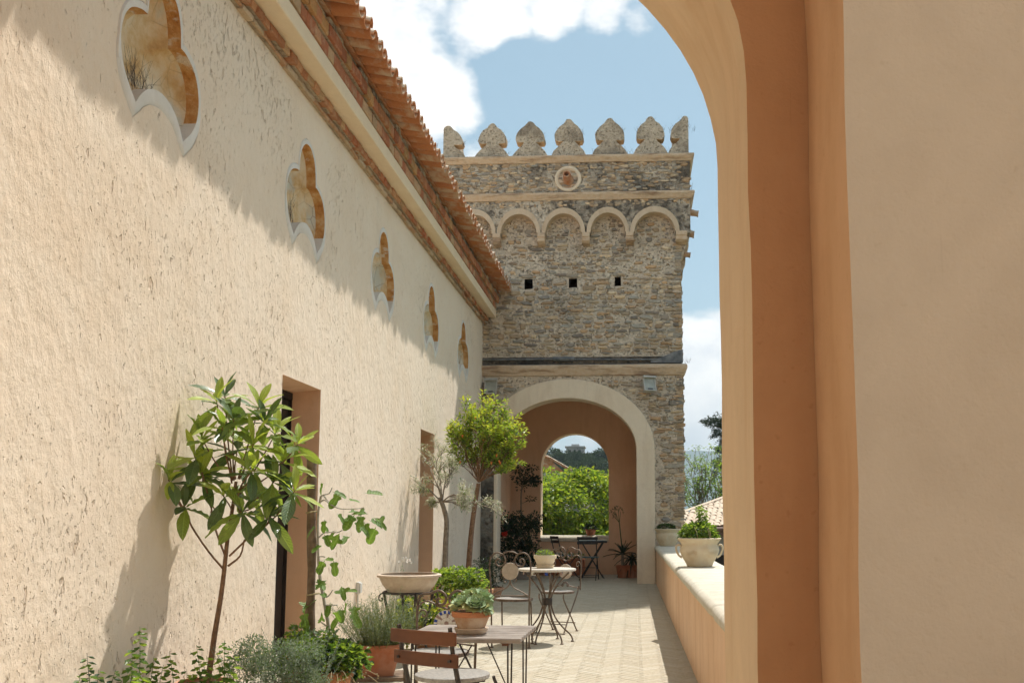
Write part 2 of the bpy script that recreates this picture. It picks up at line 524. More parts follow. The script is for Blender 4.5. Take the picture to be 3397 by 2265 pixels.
M = {}
M['villa'] = mat_villa_plaster()
M['niche'] = mat_niche()
def mat_reveal_rough():
    m = Mat('rough ochre niche reveal'); p = m.pos()
    a = m.noise(p, 9, 5, .65); b = m.noise(m.map(p, (1, 1, 2.2), (4, 2, 1)), 6, 4, .6); f = m.noise(p, 55, 4, .6)
    c = m.ramp(a, [(.28, (.36, .15, .05)), (.42, (.56, .27, .09)), (.56, (.66, .38, .16)), (.70, (.72, .55, .34))])
    c = m.mix(m.ramp(b, [(.58, 0), (.66, .75)]), c, (.74, .66, .55))
    return m.done(c, .93, m.bump(m.math('ADD', f, m.math('MULTIPLY', a, 1.5)), .8, .02), spec=.1)
M['niche_reveal'] = mat_reveal_rough()
M['arch_corbel'] = mat_plaster('ochre corbel plaster', (.60, .45, .31), (.66, .525, .385), (.40, .25, .14), .3, 2.0, .5)
M['far_tile'] = mat_terracotta('sun bleached roof tile', (.50, .37, .25), (.58, .47, .34), (.60, .55, .44), .7)
M['cypress'] = mat_leaf('cypress foliage', (.018, .035, .018), (.035, .055, .026), .1, .6)
M['white_plaster'] = mat_plaster('white plaster moulding', (.70, .66, .60), (.78, .74, .68), (.55, .42, .30), .2, 2.0, .3)
M['reveal'] = mat_plaster('orange door reveal plaster', (.74, .47, .295), (.79, .53, .35), (.62, .37, .21), .25)
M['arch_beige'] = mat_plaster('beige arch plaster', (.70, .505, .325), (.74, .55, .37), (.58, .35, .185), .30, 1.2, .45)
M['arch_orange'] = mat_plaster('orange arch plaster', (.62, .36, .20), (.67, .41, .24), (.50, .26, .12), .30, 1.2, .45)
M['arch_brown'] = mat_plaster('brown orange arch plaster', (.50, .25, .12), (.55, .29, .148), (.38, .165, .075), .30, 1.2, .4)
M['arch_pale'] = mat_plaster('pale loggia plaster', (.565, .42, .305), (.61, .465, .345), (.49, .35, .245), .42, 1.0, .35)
M['passage'] = mat_plaster('brown orange passage plaster', (.68, .445, .29), (.72, .495, .335), (.52, .31, .185), .25, 1.0, .5)
M['arch_band'] = mat_plaster('grey beige arch band plaster', (.78, .64, .475), (.83, .70, .54), (.62, .47, .33), .35, 1.3, .5)
M['parapet'] = mat_plaster('salmon parapet plaster', (.78, .52, .335), (.82, .59, .42), (.58, .34, .19), .3, 1.6, .75)
M['cream'] = mat_plaster('cream cornice plaster', (.80, .64, .45), (.83, .68, .49), None, .12, 2.0)
M['coping'] = mat_plaster('pale stone coping', (.62, .57, .46), (.70, .65, .54), (.40, .37, .29), .6, 3.0, .55)
M['mortar'] = mat_mortar('tower lime mortar', (.72, .59, .45), (.80, .68, .54), (.30, .25, .20), .30)
M['mortar_dark'] = mat_mortar('lichened tower rubble', (.56, .465, .36), (.74, .645, .52), (.12, .10, .08), .9, 15, 1.0)
M['stone'] = mat_tinted('tower stone', (1.64, 1.57, 1.47), .7, 1.0, (.16, .14, .12), .5, .02)
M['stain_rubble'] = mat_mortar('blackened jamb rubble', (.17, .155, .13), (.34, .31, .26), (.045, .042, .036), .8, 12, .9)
M['merlon'] = mat_mortar('weathered merlon plaster', (.60, .49, .365), (.70, .59, .46), (.25, .20, .15), .7, 26, .7)
def lip_tint(mat_):
    """clean ochre plaster on the sheltered undersides"""
    nt = mat_.node_tree; b = [n for n in nt.nodes if n.type == 'BSDF_PRINCIPLED'][0]; src = b.inputs['Base Color'].links[0].from_socket
    g = nt.nodes.new('ShaderNodeNewGeometry'); s_ = nt.nodes.new('ShaderNodeSeparateXYZ'); nt.links.new(g.outputs['True Normal'], s_.inputs[0])
    r = nt.nodes.new('ShaderNodeMapRange'); r.inputs[1].default_value = -.2; r.inputs[2].default_value = -.6; r.inputs[3].default_value = 0; r.inputs[4].default_value = .8; nt.links.new(s_.outputs[2], r.inputs[0])
    x = nt.nodes.new('ShaderNodeMix'); x.data_type = 'RGBA'; nt.links.new(r.outputs[0], x.inputs[0]); nt.links.new(src, x.inputs[6]); x.inputs[7].default_value = (.66, .42, .22, 1); nt.links.new(x.outputs[2], b.inputs['Base Color'])
lip_tint(M['merlon'])
M['cornice'] = mat_cornice()
M['brick'] = mat_tinted('old cornice brick', (1, 1, 1), .6, 1.6, (.58, .44, .30), .45, .012)
M['brick_mortar'] = mat_mortar('cornice mortar', (.50, .39, .28), (.60, .49, .36), (.2, .15, .11), .5, 40, .6)
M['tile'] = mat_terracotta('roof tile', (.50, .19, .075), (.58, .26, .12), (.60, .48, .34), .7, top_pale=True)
M['paving'] = mat_tinted('paving brick', (1, 1, 1), .4, 1.3, (.50, .45, .37), .35, .006)
M['court_paving'] = mat_simple('court paving', (.56, .495, .375), (.62, .56, .44), 9, .9, .3, coord='world')
M['paving_joint'] = mat_simple('paving joint', (.43, .38, .29), (.50, .45, .355), 20, .95, .3, coord='world')
M['dark_door'] = mat_simple('dark stained door wood', (.018, .013, .011), (.035, .024, .018), 9, .6, .3, coord='world')
M['void'] = mat_simple('dark hole lining', (.03, .025, .02), (.05, .04, .03), 9, .95, .3, coord='world')
M['lead'] = mat_simple('weathered lead sheet', (.10, .105, .11), (.24, .24, .24), 6, .6, .3, .3, coord='world')
M['stain_black'] = mat_mortar('blackened ledge', (.06, .055, .05), (.16, .14, .12), (.03, .03, .03), .8, 20, .8)
M['terracotta'] = mat_terracotta('terracotta pot', (.50, .20, .09), (.58, .27, .14), (.66, .53, .40), .35, coord='object')
M['terracotta_dark'] = mat_terracotta('deep red terracotta', (.40, .135, .065), (.47, .18, .09), (.58, .42, .32), .25, rough=.6, coord='object')
M['terracotta_pale'] = mat_terracotta('limed terracotta pot', (.58, .33, .19), (.64, .44, .29), (.70, .60, .47), .7, coord='object', scale=1.4)
M['cream_pot'] = mat_terracotta('cream stoneware', (.66, .55, .38), (.72, .62, .46), (.58, .41, .24), .45, coord='object', scale=1.5)
M['stone_bowl'] = mat_simple('pale cast stone', (.52, .41, .31), (.62, .52, .41), 16, .9, .5)
M['soil'] = mat_simple('potting soil', (.05, .035, .025), (.09, .065, .045), 40, .95, .8, bdist=.01)
M['iron'] = mat_simple('rusty wrought iron', (.10, .072, .052), (.21, .155, .115), 26, .55, .4, .35, .4)
M['iron_dark'] = mat_simple('dark painted iron', (.035, .03, .028), (.085, .07, .06), 22, .5, .3, .3, .4)
M['black_paint'] = mat_simple('black painted metal', (.012, .013, .015), (.03, .03, .032), 20, .45, .2, 0, .4)
M['teal_sheen'] = mat_simple('teal sheen slat', (.02, .085, .105), (.035, .12, .14), 20, .35, .2, 0, .5)  # bluish shine on the black slats, put into the colour
M['wood'] = mat_simple('oiled brown wood', (.095, .032, .013), (.165, .058, .022), 5, .42, .3, 0, .4)
M['wood_grey'] = mat_simple('sun bleached wood', (.22, .185, .155), (.335, .29, .25), 7, .75, .35)
M['stake'] = mat_simple('old stake wood', (.14, .095, .065), (.27, .20, .14), 14, .9, .7, bdist=.012)
M['mosaic_top'] = mat_simple('pale mosaic', (.55, .50, .42), (.68, .63, .55), 50, .5, .4)
M['mosaic_back'] = mat_simple('cement medallion back', (.42, .345, .27), (.50, .42, .34), 30, .9, .4)
M['m_white'] = mat_simple('white mosaic tile', (.68, .66, .60), (.76, .74, .69), 30, .35, .15)
M['m_blue'] = mat_simple('cobalt mosaic tile', (.02, .055, .30), (.03, .09, .42), 30, .3, .15)
M['m_mauve'] = mat_simple('mauve mosaic tile', (.30, .20, .17), (.37, .25, .215), 30, .4, .15)
M['seat_mosaic'] = mat_simple('grey mosaic seat', (.26, .245, .225), (.42, .40, .36), 60, .45, .4)
M['lamp_grey'] = mat_simple('grey floodlight housing', (.42, .40, .36), (.50, .48, .44), 10, .5, .1)
M['lamp_glass'] = mat_simple('floodlight glass', (.30, .31, .27), (.42, .42, .36), 6, .12, .05, 0, .6)
M['plastic_white'] = mat_simple('off white plastic', (.60, .58, .53), (.66, .64, .59), 10, .45, .05)
M['bark_brown'] = mat_simple('brown bark', (.17, .095, .055), (.29, .175, .105), 30, .85, .6)
M['bark_pale'] = mat_simple('pale grey bark', (.38, .34, .29), (.50, .46, .40), 30, .85, .5)
M['bark_grey'] = mat_simple('grey brown bark', (.17, .135, .10), (.30, .245, .19), 26, .9, .7)
M['twig'] = mat_simple('dry twig', (.07, .05, .04), (.13, .10, .08), 30, .9, .3)
M['straw'] = mat_simple('dry grass', (.33, .27, .15), (.44, .37, .22), 30, .9, .3)
M['loq_young'] = mat_leaf('young loquat leaf', (.34, .43, .09), (.44, .52, .14), .45, .4, veins=11.0)
M['loq_old'] = mat_leaf('old loquat leaf', (.075, .13, .045), (.12, .185, .06), .28, .32, veins=11.0, spec=.7)
M['loq_mid'] = mat_leaf('loquat leaf', (.20, .29, .07), (.28, .36, .095), .42, .36, veins=11.0, spec=.55)
M['fig_leaf'] = mat_leaf('fig leaf', (.11, .20, .045), (.18, .28, .075), .42, .5, veins=6.0)
M['leaf_bright'] = mat_leaf('bright leaf', (.23, .34, .06), (.34, .44, .10), .45, .42)
M['leaf_mid'] = mat_leaf('mid green leaf', (.09, .17, .04), (.15, .24, .06), .38, .42)
M['leaf_dark'] = mat_leaf('dark green leaf', (.022, .05, .018), (.045, .085, .03), .22, .42)
M['leaf_shade'] = mat_leaf('deep green leaf', (.013, .028, .013), (.025, .045, .02), .15, .5)
M['leaf_olive'] = mat_leaf('silver olive leaf', (.46, .45, .35), (.62, .60, .49), .25, .5, ta=(1.1, 1.1, .8))
M['leaf_grey'] = mat_leaf('grey green leaf', (.19, .25, .18), (.31, .37, .28), .25, .6, ta=(1.1, 1.1, .8))
M['leaf_herb'] = mat_leaf('herb leaf', (.15, .19, .07), (.26, .29, .13), .3, .55)
M['leaf_yellow'] = mat_leaf('yellow green leaf', (.36, .41, .06), (.48, .50, .10), .45, .4)
M['succulent'] = mat_leaf('echeveria leaf', (.40, .54, .32), (.52, .64, .42), .15, .6, spec=.2)
M['succ_tip'] = mat_leaf('echeveria tip', (.52, .54, .24), (.60, .58, .28), .2, .6, spec=.2)
M['pine'] = mat_leaf('pine foliage', (.028, .052, .026), (.055, .085, .042), .2, .6)
M['pine2'] = mat_leaf('pale pine foliage', (.05, .08, .038), (.085, .12, .058), .2, .6)
M['red_flower'] = mat_simple('red flower', (.55, .04, .02), (.65, .07, .04), 10, .6, .1)
M['orange_flower'] = mat_simple('orange flower', (.60, .16, .04), (.68, .24, .07), 10, .6, .1)
M['white_flower'] = mat_simple('white flower', (.72, .68, .62), (.78, .75, .70), 10, .6, .1)
M['ground'] = mat_simple('dry scrub ground', (.10, .11, .055), (.20, .18, .10), .08, .95, .2, coord='world')
M['mountain'] = mat_simple('wooded mountain', (.055, .085, .05), (.09, .115, .07), .02, .95, .2, coord='world')
M['far_wall'] = mat_plaster('far house plaster', (.36, .36, .36), (.44, .43, .41), (.28, .26, .24), .2, .4)
M['far_stone'] = mat_plaster('far stone house', (.36, .33, .29), (.46, .42, .37), (.2, .19, .16), .2, .3)
M['gutter'] = mat_simple('brown gutter', (.16, .09, .065), (.21, .125, .09), 8, .5, .1, coord='world')
# ================================================================== SETTING
rng = random.Random(7)

# ---- ground, far below the terrace
g = MB(); n = 60; ext = 5200.0
vs, fs = [], []
for i in range(n + 1):
    for j in range(n + 1):
        a = (i / n * 2 - 1); b = (j / n * 2 - 1)
        x = math.copysign(abs(a) ** 2.2, a) * ext; y = math.copysign(abs(b) ** 2.2, b) * ext
        vs.append((x, y, -6.0 + (mnoise.noise(Vector((x * .01, y * .01, 0))) * 1.0 if abs(x) + abs(y) > 60 else 0)))
for i in range(n):
    for j in range(n):
        fs.append((i * (n + 1) + j, (i + 1) * (n + 1) + j, (i + 1) * (n + 1) + j + 1, i * (n + 1) + j + 1))
g.add(vs, fs)
tag(g.build('ground', M['ground'], smooth=60), kind='structure')

# ---- far mountain ridge
g = MB(); vs, fs = [], []; nx, ny = 90, 14
for i in range(nx + 1):
    x = -1300 + 3200 * i / nx      # laid out at a third of the distance, then carried out to it
    crest = 62 + 58 / (1 + math.exp(-(x - 20) / 45)) + 14 * mnoise.noise(Vector((x * .004, 3, 0))) + 5 * mnoise.noise(Vector((x * .02, 1, 0)))
    crest -= 16 / (1 + math.exp(-(x - 95) / 8.0)) * (1 if x < 400 else .3)
    for j in range(ny + 1):
        t = j / ny
        prof = math.sin(min(t * 1.15, 1) * math.pi / 2) ** 1.3 if t < .87 else 1 - (t - .87) * 1.5
        z = -8 + (crest + 8) * prof + 5 * mnoise.noise(Vector((x * .012, t * 9, 5))) * (1 - abs(2 * t - 1)) * (1 if t < .8 else 0)
        vs.append((x * 2.2, (1000 + 640 * t) * 2.2, 1.25 + (z - 1.25) * 2.2))
for i in range(nx):
    for j in range(ny):
        fs.append((i * (ny + 1) + j, (i + 1) * (ny + 1) + j, (i + 1) * (ny + 1) + j + 1, i * (ny + 1) + j + 1))
g.add(vs, fs)
tag(g.build('mountains', M['mountain'], smooth=60), kind='structure')

# ---- hill seen through the far arch
def hill_h(x, y):
    d = math.exp(-((x + 26) / 34) ** 2 - ((y - 205) / 46) ** 2)
    return -6 + 18.5 * d + 3.2 * math.exp(-((x + 3) / 14) ** 2 - ((y - 190) / 30) ** 2) + .8 * mnoise.noise(Vector((x * .06, y * .06, 0)))
g = MB(); vs, fs = [], []; nx = ny = 48
for i in range(nx + 1):
    for j in range(ny + 1):
        x = -110 + 200 * i / nx; y = 110 + 190 * j / ny
        e = min(i, nx - i, j, ny - j)
        vs.append((x, y, hill_h(x, y) if e > 0 else -7.5))
for i in range(nx):
    for j in range(ny):
        fs.append((i * (ny + 1) + j, (i + 1) * (ny + 1) + j, (i + 1) * (ny + 1) + j + 1, i * (ny + 1) + j + 1))
g.add(vs, fs)
tag(g.build('hill', M['ground'], smooth=60), kind='structure')

# ---- terrace floor and its herringbone bricks
XW = -3.06                                            # face of the villa wall
def par_x(Y): return .525 - .0066 * Y                 # inner face of the parapet
g = MB()
g.box(-6.2, 1.05, -6.0, 23.6, -5.9, -.022)
floor = tag(g.build('terrace_floor', M['paving_joint']), kind='structure')

PW, PL, NB = .06, .24, 4
brick_cols = []
def pave_col(r):
    v = r.uniform(.96, 1.03)
    base = r.choice([(.515, .465, .36), (.535, .487, .383), (.50, .445, .34), (.55, .505, .405), (.51, .453, .345)])
    return tuple(c * v for c in base)
def paver_mesh(name, col, dz, r):
    b = MB(); a, w, h = PL / 2 - .0022, PW / 2 - .0022, .02; e = .0035
    top = [(-a + e, -w + e, dz), (a - e, -w + e, dz + r.uniform(-.001, .001)), (a - e, w - e, dz), (-a + e, w - e, dz)]
    mid = [(-a, -w, dz - .004), (a, -w, dz - .004), (a, w, dz - .004), (-a, w, dz - .004)]
    bot = [(x, y, -h) for x, y, z in mid]
    fs = [(0, 1, 2, 3)] + [(4 + i, 4 + (i + 1) % 4, (i + 1) % 4, i) for i in range(4)] + [(8 + i, 8 + (i + 1) % 4, 4 + (i + 1) % 4, 4 + i) for i in range(4)]
    b.add(top + mid + bot, fs, 0, col)
    return b
pv_r = random.Random(3)
pv_variants = []
for k in range(16):
    b = paver_mesh('brick', pave_col(pv_r), pv_r.uniform(-.0006, .0008), pv_r)
    o = b.build('brick_proto', M['paving']); me = o.data; bpy.data.objects.remove(o); me.name = 'paving_brick'
    pv_variants.append(me)
cells = []
c45 = math.cos(R(45))
rngc = 380
for ix in range(-rngc, rngc):
    for iy in range(-rngc, rngc):
        s = (ix - iy) % (2 * NB)
        if s == 0: cx, cy, rot = (ix + NB / 2) * PW, (iy + .5) * PW, 0.0
        elif s == 2 * NB - 1: cx, cy, rot = (ix + .5) * PW, (iy + NB / 2) * PW, R(90)
        else: continue
        X = c45 * cx - c45 * cy - 1.3; Y = c45 * cx + c45 * cy + 14.0
        if X < XW - .06 or X > par_x(Y) + .1 or Y < 3.55 or Y > 23.0: continue
        cells.append((X, Y, rot + R(45)))
cells.sort(key=lambda c: (c[1] - 7.45) + (40 if (c[1] < 7.45 or c[0] < -1.9 + (c[1] - 7.5) * .02) else 0))
rest = MB()
for k, (X, Y, a) in enumerate(cells):
    if k < 300:
        o = put('brick', pv_variants[pv_r.randrange(16)], floor, (X, Y, 0))
        o.rotation_euler = (0, 0, a + (math.pi if pv_r.random() < .5 else 0))
    else:
        b = paver_mesh('', pave_col(pv_r), pv_r.uniform(-.0006, .0008), pv_r)
        Mx = Matrix.Translation((X, Y, 0)) @ Matrix.Rotation(a, 4, 'Z')
        rest.add([Mx @ Vector(v) for v in b.v], b.f, 0, b.col[0])
tag(rest.build('bricks', M['paving'], floor), kind='stuff')

# ================================================================== PARAPET
par = thing('parapet_wall', 'low salmon plaster parapet with pale stone coping along the terrace', 'wall', (.75, 10, 0))
g = MB()
for a in range(0, 16):
    Y0, Y1 = 3.52 + a * 1.01, 3.52 + (a + 1) * 1.01
    g.add([(par_x(Y0), Y0, -.02), (.97, Y0, -.02), (.97, Y0, .645), (par_x(Y0), Y0, .645), (par_x(Y1), Y1, -.02), (.97, Y1, -.02), (.97, Y1, .645), (par_x(Y1), Y1, .645)],
          [(0, 4, 7, 3), (1, 2, 6, 5), (3, 7, 6, 2)] + ([(0, 3, 2, 1)] if a == 0 else []) + ([(4, 5, 6, 7)] if a == 15 else []))
g.box(.44, .968, 3.53, 19.66, -5.9, -.03)
g.build('wall', M['parapet'], par)
joints = [3.52, 6.2, 8.45, 10.7, 12.95, 15.2, 17.45, 19.68]
for i in range(len(joints) - 1):
    g = MB(); Y0, Y1 = joints[i] + .004, joints[i + 1] - .004
    K = 14; vs = []; m = None
    for k in range(K + 1):
        Y = Y0 + (Y1 - Y0) * k / K
        pin = 0.0
        if k in (0, K): pin = .008
        xi = par_x(Y) - .032 + pin + .003 * mnoise.noise(Vector((Y * 3, i, 0))); xo = 1.0
        prof = [(xo, .648), (xi + .035, .648), (xi + .010, .657), (xi, .678), (xi + .001, .70), (xi + .014, .722), (xi + .045, .738 - pin), (xo - .04, .742 - pin), (xo, .71)]
        m = len(prof)
        vs += [(x, Y, z + .0025 * mnoise.noise(Vector((x * 5, Y * 4, i)))) for x, z in prof]
    fs = [(k * m + j, (k + 1) * m + j, (k + 1) * m + (j + 1) % m, k * m + (j + 1) % m) for k in range(K) for j in range(m)]
    fs += [tuple(range(m)), tuple(K * m + j for j in range(m - 1, -1, -1))]
    g.add(vs, fs)
    g.build('coping_stone', M['coping'], par, smooth=50)

# ================================================================== NEAR LOGGIA (arch round the camera)
def arch_pts(cx, half, spring, rise, k=28, zb=0.0, wav=0.0):
    jit = lambda x, z, s: x + wav * mnoise.noise(Vector((s * 3.1, z * 1.6, half * 5))) + wav * .5 * mnoise.noise(Vector((s, z * 6, half * 9)))
    pts = [(cx + half, zb)]
    if wav: pts += [(jit(cx + half, zb + (spring - zb) * q / 16, 1), zb + (spring - zb) * q / 16) for q in range(1, 16)]
    for i in range(k + 1):
        a = math.pi * i / k
        x_ = cx + half * math.cos(a)
        pts.append((jit(x_, spring + rise * math.sin(a), 1) if wav else x_, spring + rise * math.sin(a)))
    pts.append((cx - half, zb))
    return pts
def arch_sheet(mb, hole_pts, x0, x1, z0, z1, Y, flip=False, mi=0, extra=()):
    outer = [Vector((x0, z0, 0)), Vector((x1, z0, 0)), Vector((x1, z1, 0)), Vector((x0, z1, 0))]
    # outline that dips into the arch along the ground line
    poly = [Vector((x1, z0, 0)), Vector((x1, z1, 0)), Vector((x0, z1, 0)), Vector((x0, z0, 0))] + [Vector((x, z, 0)) for x, z in reversed(hole_pts)]
    loops = [poly] + [[Vector((x, z, 0)) for x, z in h] for h in extra]
    tris = tessellate_polygon(loops)
    flat = [v for l in loops for v in l]
    mb.add([(v.x, Y, v.y) for v in flat], [t if not flip else tuple(reversed(t)) for t in tris], mi)
def arch_wall(mb, near, far, Yn, Yf, x0, x1, z0, z1, mi_soffit=0):
    arch_sheet(mb, near, x0, x1, z0, z1, Yn)
    arch_sheet(mb, far, x0, x1, z0, z1, Yf, True)
    k = len(near)
    mb.add([(x, Yn, z) for x, z in near] + [(x, Yf, z) for x, z in far], [(i, i + 1, k + i + 1, k + i) for i in range(k - 1)], mi_soffit)
    mb.add([(x0, Yn, z0), (x0, Yn, z1), (x0, Yf, z1), (x0, Yf, z0), (x1, Yn, z0), (x1, Yn, z1), (x1, Yf, z1), (x1, Yf, z0)], [(0, 1, 2, 3), (4, 7, 6, 5), (1, 5, 6, 2)])

log = thing('arched_loggia', 'ochre plastered archway with stepped jambs framing the view close by', 'archway', (1.2, 2.6, 0))
far_a = arch_pts(-1.38, 1.684, 2.51, 1.17, 40, 0, .007); near_a = arch_pts(-1.38, 1.682, 2.40, 1.10, 40, 0, .007)
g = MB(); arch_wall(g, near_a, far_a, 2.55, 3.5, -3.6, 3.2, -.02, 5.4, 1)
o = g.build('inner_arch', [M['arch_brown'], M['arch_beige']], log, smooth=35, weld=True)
out_n = arch_pts(-1.38, 1.836, 2.62, 1.30, 40, 0, .007)
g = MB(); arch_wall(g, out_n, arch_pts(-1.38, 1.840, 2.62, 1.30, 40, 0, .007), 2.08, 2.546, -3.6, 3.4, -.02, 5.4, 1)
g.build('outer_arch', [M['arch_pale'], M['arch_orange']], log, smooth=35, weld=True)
g = MB(); g.box(-3.6, 3.4, 1.6, 3.9, 5.41, 5.6); g.build('roof_slab', M['arch_pale'], log)

# unseen wing added behind the camera to bounce warm light
court = thing('bounce_wing', 'unseen cream plaster wing added opposite the archway for warm bounce', 'building', (0, -7.5, 0))
g = MB(); g.box(-7.2, 9.0, -9.5, -7.0, -5.9, 5.6); g.build('wall', M['villa'], court)
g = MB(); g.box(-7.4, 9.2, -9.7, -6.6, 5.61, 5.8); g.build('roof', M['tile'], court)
g = MB()
for wx in (-2.4, .6, 3.6): g.box(wx, wx + 1.0, -7.02, -6.985, 1.0, 2.8)
for q in range(3):
    b_ = MB(); wx = (-2.4, .6, 3.6)[q]; b_.box(wx, wx + 1.0, -7.02, -6.985, 1.0, 2.8); b_.build('window', M['dark_door'], court)
g = MB(); g.box(-3.05, 9.0, -6.99, 2.07, -.021, -.004); tag(g.build('court_paving', M['court_paving']), kind='structure')
g = MB(); g.box(1.06, 9.0, -6.99, 3.4, -5.9, -.0225); tag(g.build('court_ground', M['paving_joint']), kind='structure')

# ================================================================== VILLA
villa = thing('villa', 'long cream plaster villa wall with ochre niches under a tiled eave', 'building', (XW, 9, 0))
half = [(0, .50), (.075, .485), (.165, .415), (.215, .30), (.232, .17)]
half2 = [(.232, .17), (.31, .163), (.425, .115), (.50, .03), (.535, -.09), (.52, -.22), (.45, -.34), (.325, -.455)]
half3 = [(.325, -.455), (.265, -.375), (.18, -.305), (.085, -.268), (0, -.255)]
def sp2(p, n=4): return [(v.x, v.y) for v in spline([(a, b, 0) for a, b in p], n)]
right_half = sp2(half)[:-1] + sp2(half2)[:-1] + sp2(half3)
left_half = [(-a, b) for a, b in reversed(right_half)][1:-1]
NICHE = right_half + left_half                       # (dy, dz) about the centre, clockwise
def offset_outline(pts):
    n_ = len(pts); out = []
    for i in range(n_):
        a, b = Vector((*pts[i - 1], 0)), Vector((*pts[(i + 1) % n_], 0))
        t = (b - a).normalized(); nn = Vector((-t.y, t.x, 0))
        w = .024 + .080 * max(0, -nn.y) ** .9 + .030 * max(0, nn.y)
        p = Vector((*pts[i], 0)) + nn * w
        out.append((p.x, p.y))
    return out
NICHE_OUT = offset_outline(NICHE)
NICHE_Y = [3.2, 6.04, 8.90, 11.76, 14.64, 17.44]; NZ = 4.245
DOORS = [(8.43, 9.49, 2.5), (14.05, 15.04, 2.53)]
outer = [(-2.0, -.05), (19.70, -.05), (19.70, 5.40), (-2.0, 5.40)]
for (a, b, h) in []: pass
loop0 = [(-2.0, -.05)]
for a, b, h in DOORS: loop0 += [(a, -.05), (a, h), (b, h), (b, -.05)]
loop0 += [(19.70, -.05), (19.70, 5.40), (-2.0, 5.40)]
loops = [[Vector((a, b, 0)) for a, b in loop0]]
for yc in NICHE_Y: loops.append([Vector((yc + a, NZ + b, 0)) for a, b in NICHE_OUT])
tris = tessellate_polygon(loops)
flat = [v for l in loops for v in l]
g = MB(); g.add([(XW, v.x, v.y) for v in flat], tris)
g.box(-7.2, XW - .62, -2.0, 19.69, -5.9, 5.42)
g.box(XW - .62, XW - .003, 19.2, 19.69, -.05, 5.42)
g.box(XW - .63, XW - .003, -2.0, -1.9, -.05, 5.42)
g.add([(XW, -2, 5.40), (XW, 19.69, 5.40), (XW - .65, 19.69, 5.40), (XW - .65, -2, 5.40)], [(0, 1, 2, 3)])
w_o = g.build('wall', M['villa'], villa)

for i, yc in enumerate(NICHE_Y):
    D = .085; k = len(NICHE)
    s_ = 1 + .012 * rng.uniform(-1, 1)
    ni = [(yc + a * s_, NZ + b * s_) for a, b in NICHE]; no = [(yc + a, NZ + b) for a, b in NICHE_OUT]
    g = MB()
    loopb = [[Vector((a, b, 0)) for a, b in ni]]
    tb = tessellate_polygon(loopb)
    lv = [(1.0, 0, 0), (.86, -.012, .055), (.66, -.03, .085), (.40, -.05, .10)]     # hollowed back, deepest on the near side
    rings = [[(XW - D - dd, yc + (a - yc) * sc + oy, NZ + (b - NZ) * sc) for a, b in ni] for sc, oy, dd in lv]
    vs_ = [v for r_ in rings for v in r_]
    g.add(vs_, [(q * k + j, q * k + (j + 1) % k, (q + 1) * k + (j + 1) % k, (q + 1) * k + j) for q in range(len(lv) - 1) for j in range(k)], 0)
    g.add(rings[-1], tb, 0)
    for j in range(k):
        j2 = (j + 1) % k
        (a, b), (c, d) = ni[j], ni[j2]
        low = (b + d) / 2 < NZ - .245
        g.add([(XW + .0055, a, b), (XW + .0055, c, d), (XW - D, c, d), (XW - D, a, b)], [(0, 1, 2, 3)], 1 if low else 2)
    nic = g.build('niche', [M['niche'], M['white_plaster'], M['niche_reveal'] if 'niche_reveal' in M else M['niche']], villa)
    g = MB()
    for j in range(k):
        j2 = (j + 1) % k
        A, B, C_, D_ = no[j], no[j2], ni[j2], ni[j]
        mA = ((A[0] * .75 + D_[0] * .25), (A[1] * .75 + D_[1] * .25)); mB = ((B[0] * .75 + C_[0] * .25), (B[1] * .75 + C_[1] * .25))
        g.add([(XW - .004, *A), (XW - .004, *B), (XW + .010, *mB), (XW + .010, *mA), (XW + .006, *C_), (XW + .006, *D_)], [(0, 1, 2, 3), (3, 2, 4, 5)])
    g.build('niche_moulding', M['white_plaster'], villa, smooth=45)

# doors: reveals, dark leaf, threshold
for a, b, h in DOORS:
    g = MB(); d0, d1 = XW + .0, XW - .30
    g.add([(d0, a, -.05), (d1, a, -.05), (d1, a, h), (d0, a, h)], [(0, 1, 2, 3)])
    g.add([(d0, b, -.05), (d1, b, -.05), (d1, b, h), (d0, b, h)], [(3, 2, 1, 0)])
    g.add([(d0, a, h), (d1, a, h - .03), (d1, b, h - .03), (d0, b, h)], [(0, 1, 2, 3)])
    g.build('door_reveal', M['reveal'], villa)
    g = MB(); g.box(d1 - .06, d1 - .01, a - .05, b + .05, -.05, h + .02)
    g.box(d1 - .01, d1 + .035, a + .002, a + .07, -.05, h - .035); g.box(d1 - .01, d1 + .02, b - .018, b - .002, -.05, h - .035); g.box(d1 - .01, d1 + .03, a + .072, b - .02, h - .10, h - .035)
    for q in range(5): g.box(d1 - .008, d1 + .004, a + .09 + q * (b - a - .14) / 5, a + .08 + (q + .93) * (b - a - .14) / 5, .02, h - .12)
    dr = g.build('door', M['dark_door'], villa)
    g = MB(); yh = a + .14; g.tube([(d1 + .004, yh, 1.0), (d1 + .05, yh, 1.0), (d1 + .05, yh + .1, 1.0)], .009, 6); g.build('handle', M['iron_dark'], dr, smooth=50)
    g = MB(); g.box(d1, XW + .03, a + .003, b - .003, -.04, .018); g.build('threshold', M['coping'], villa)

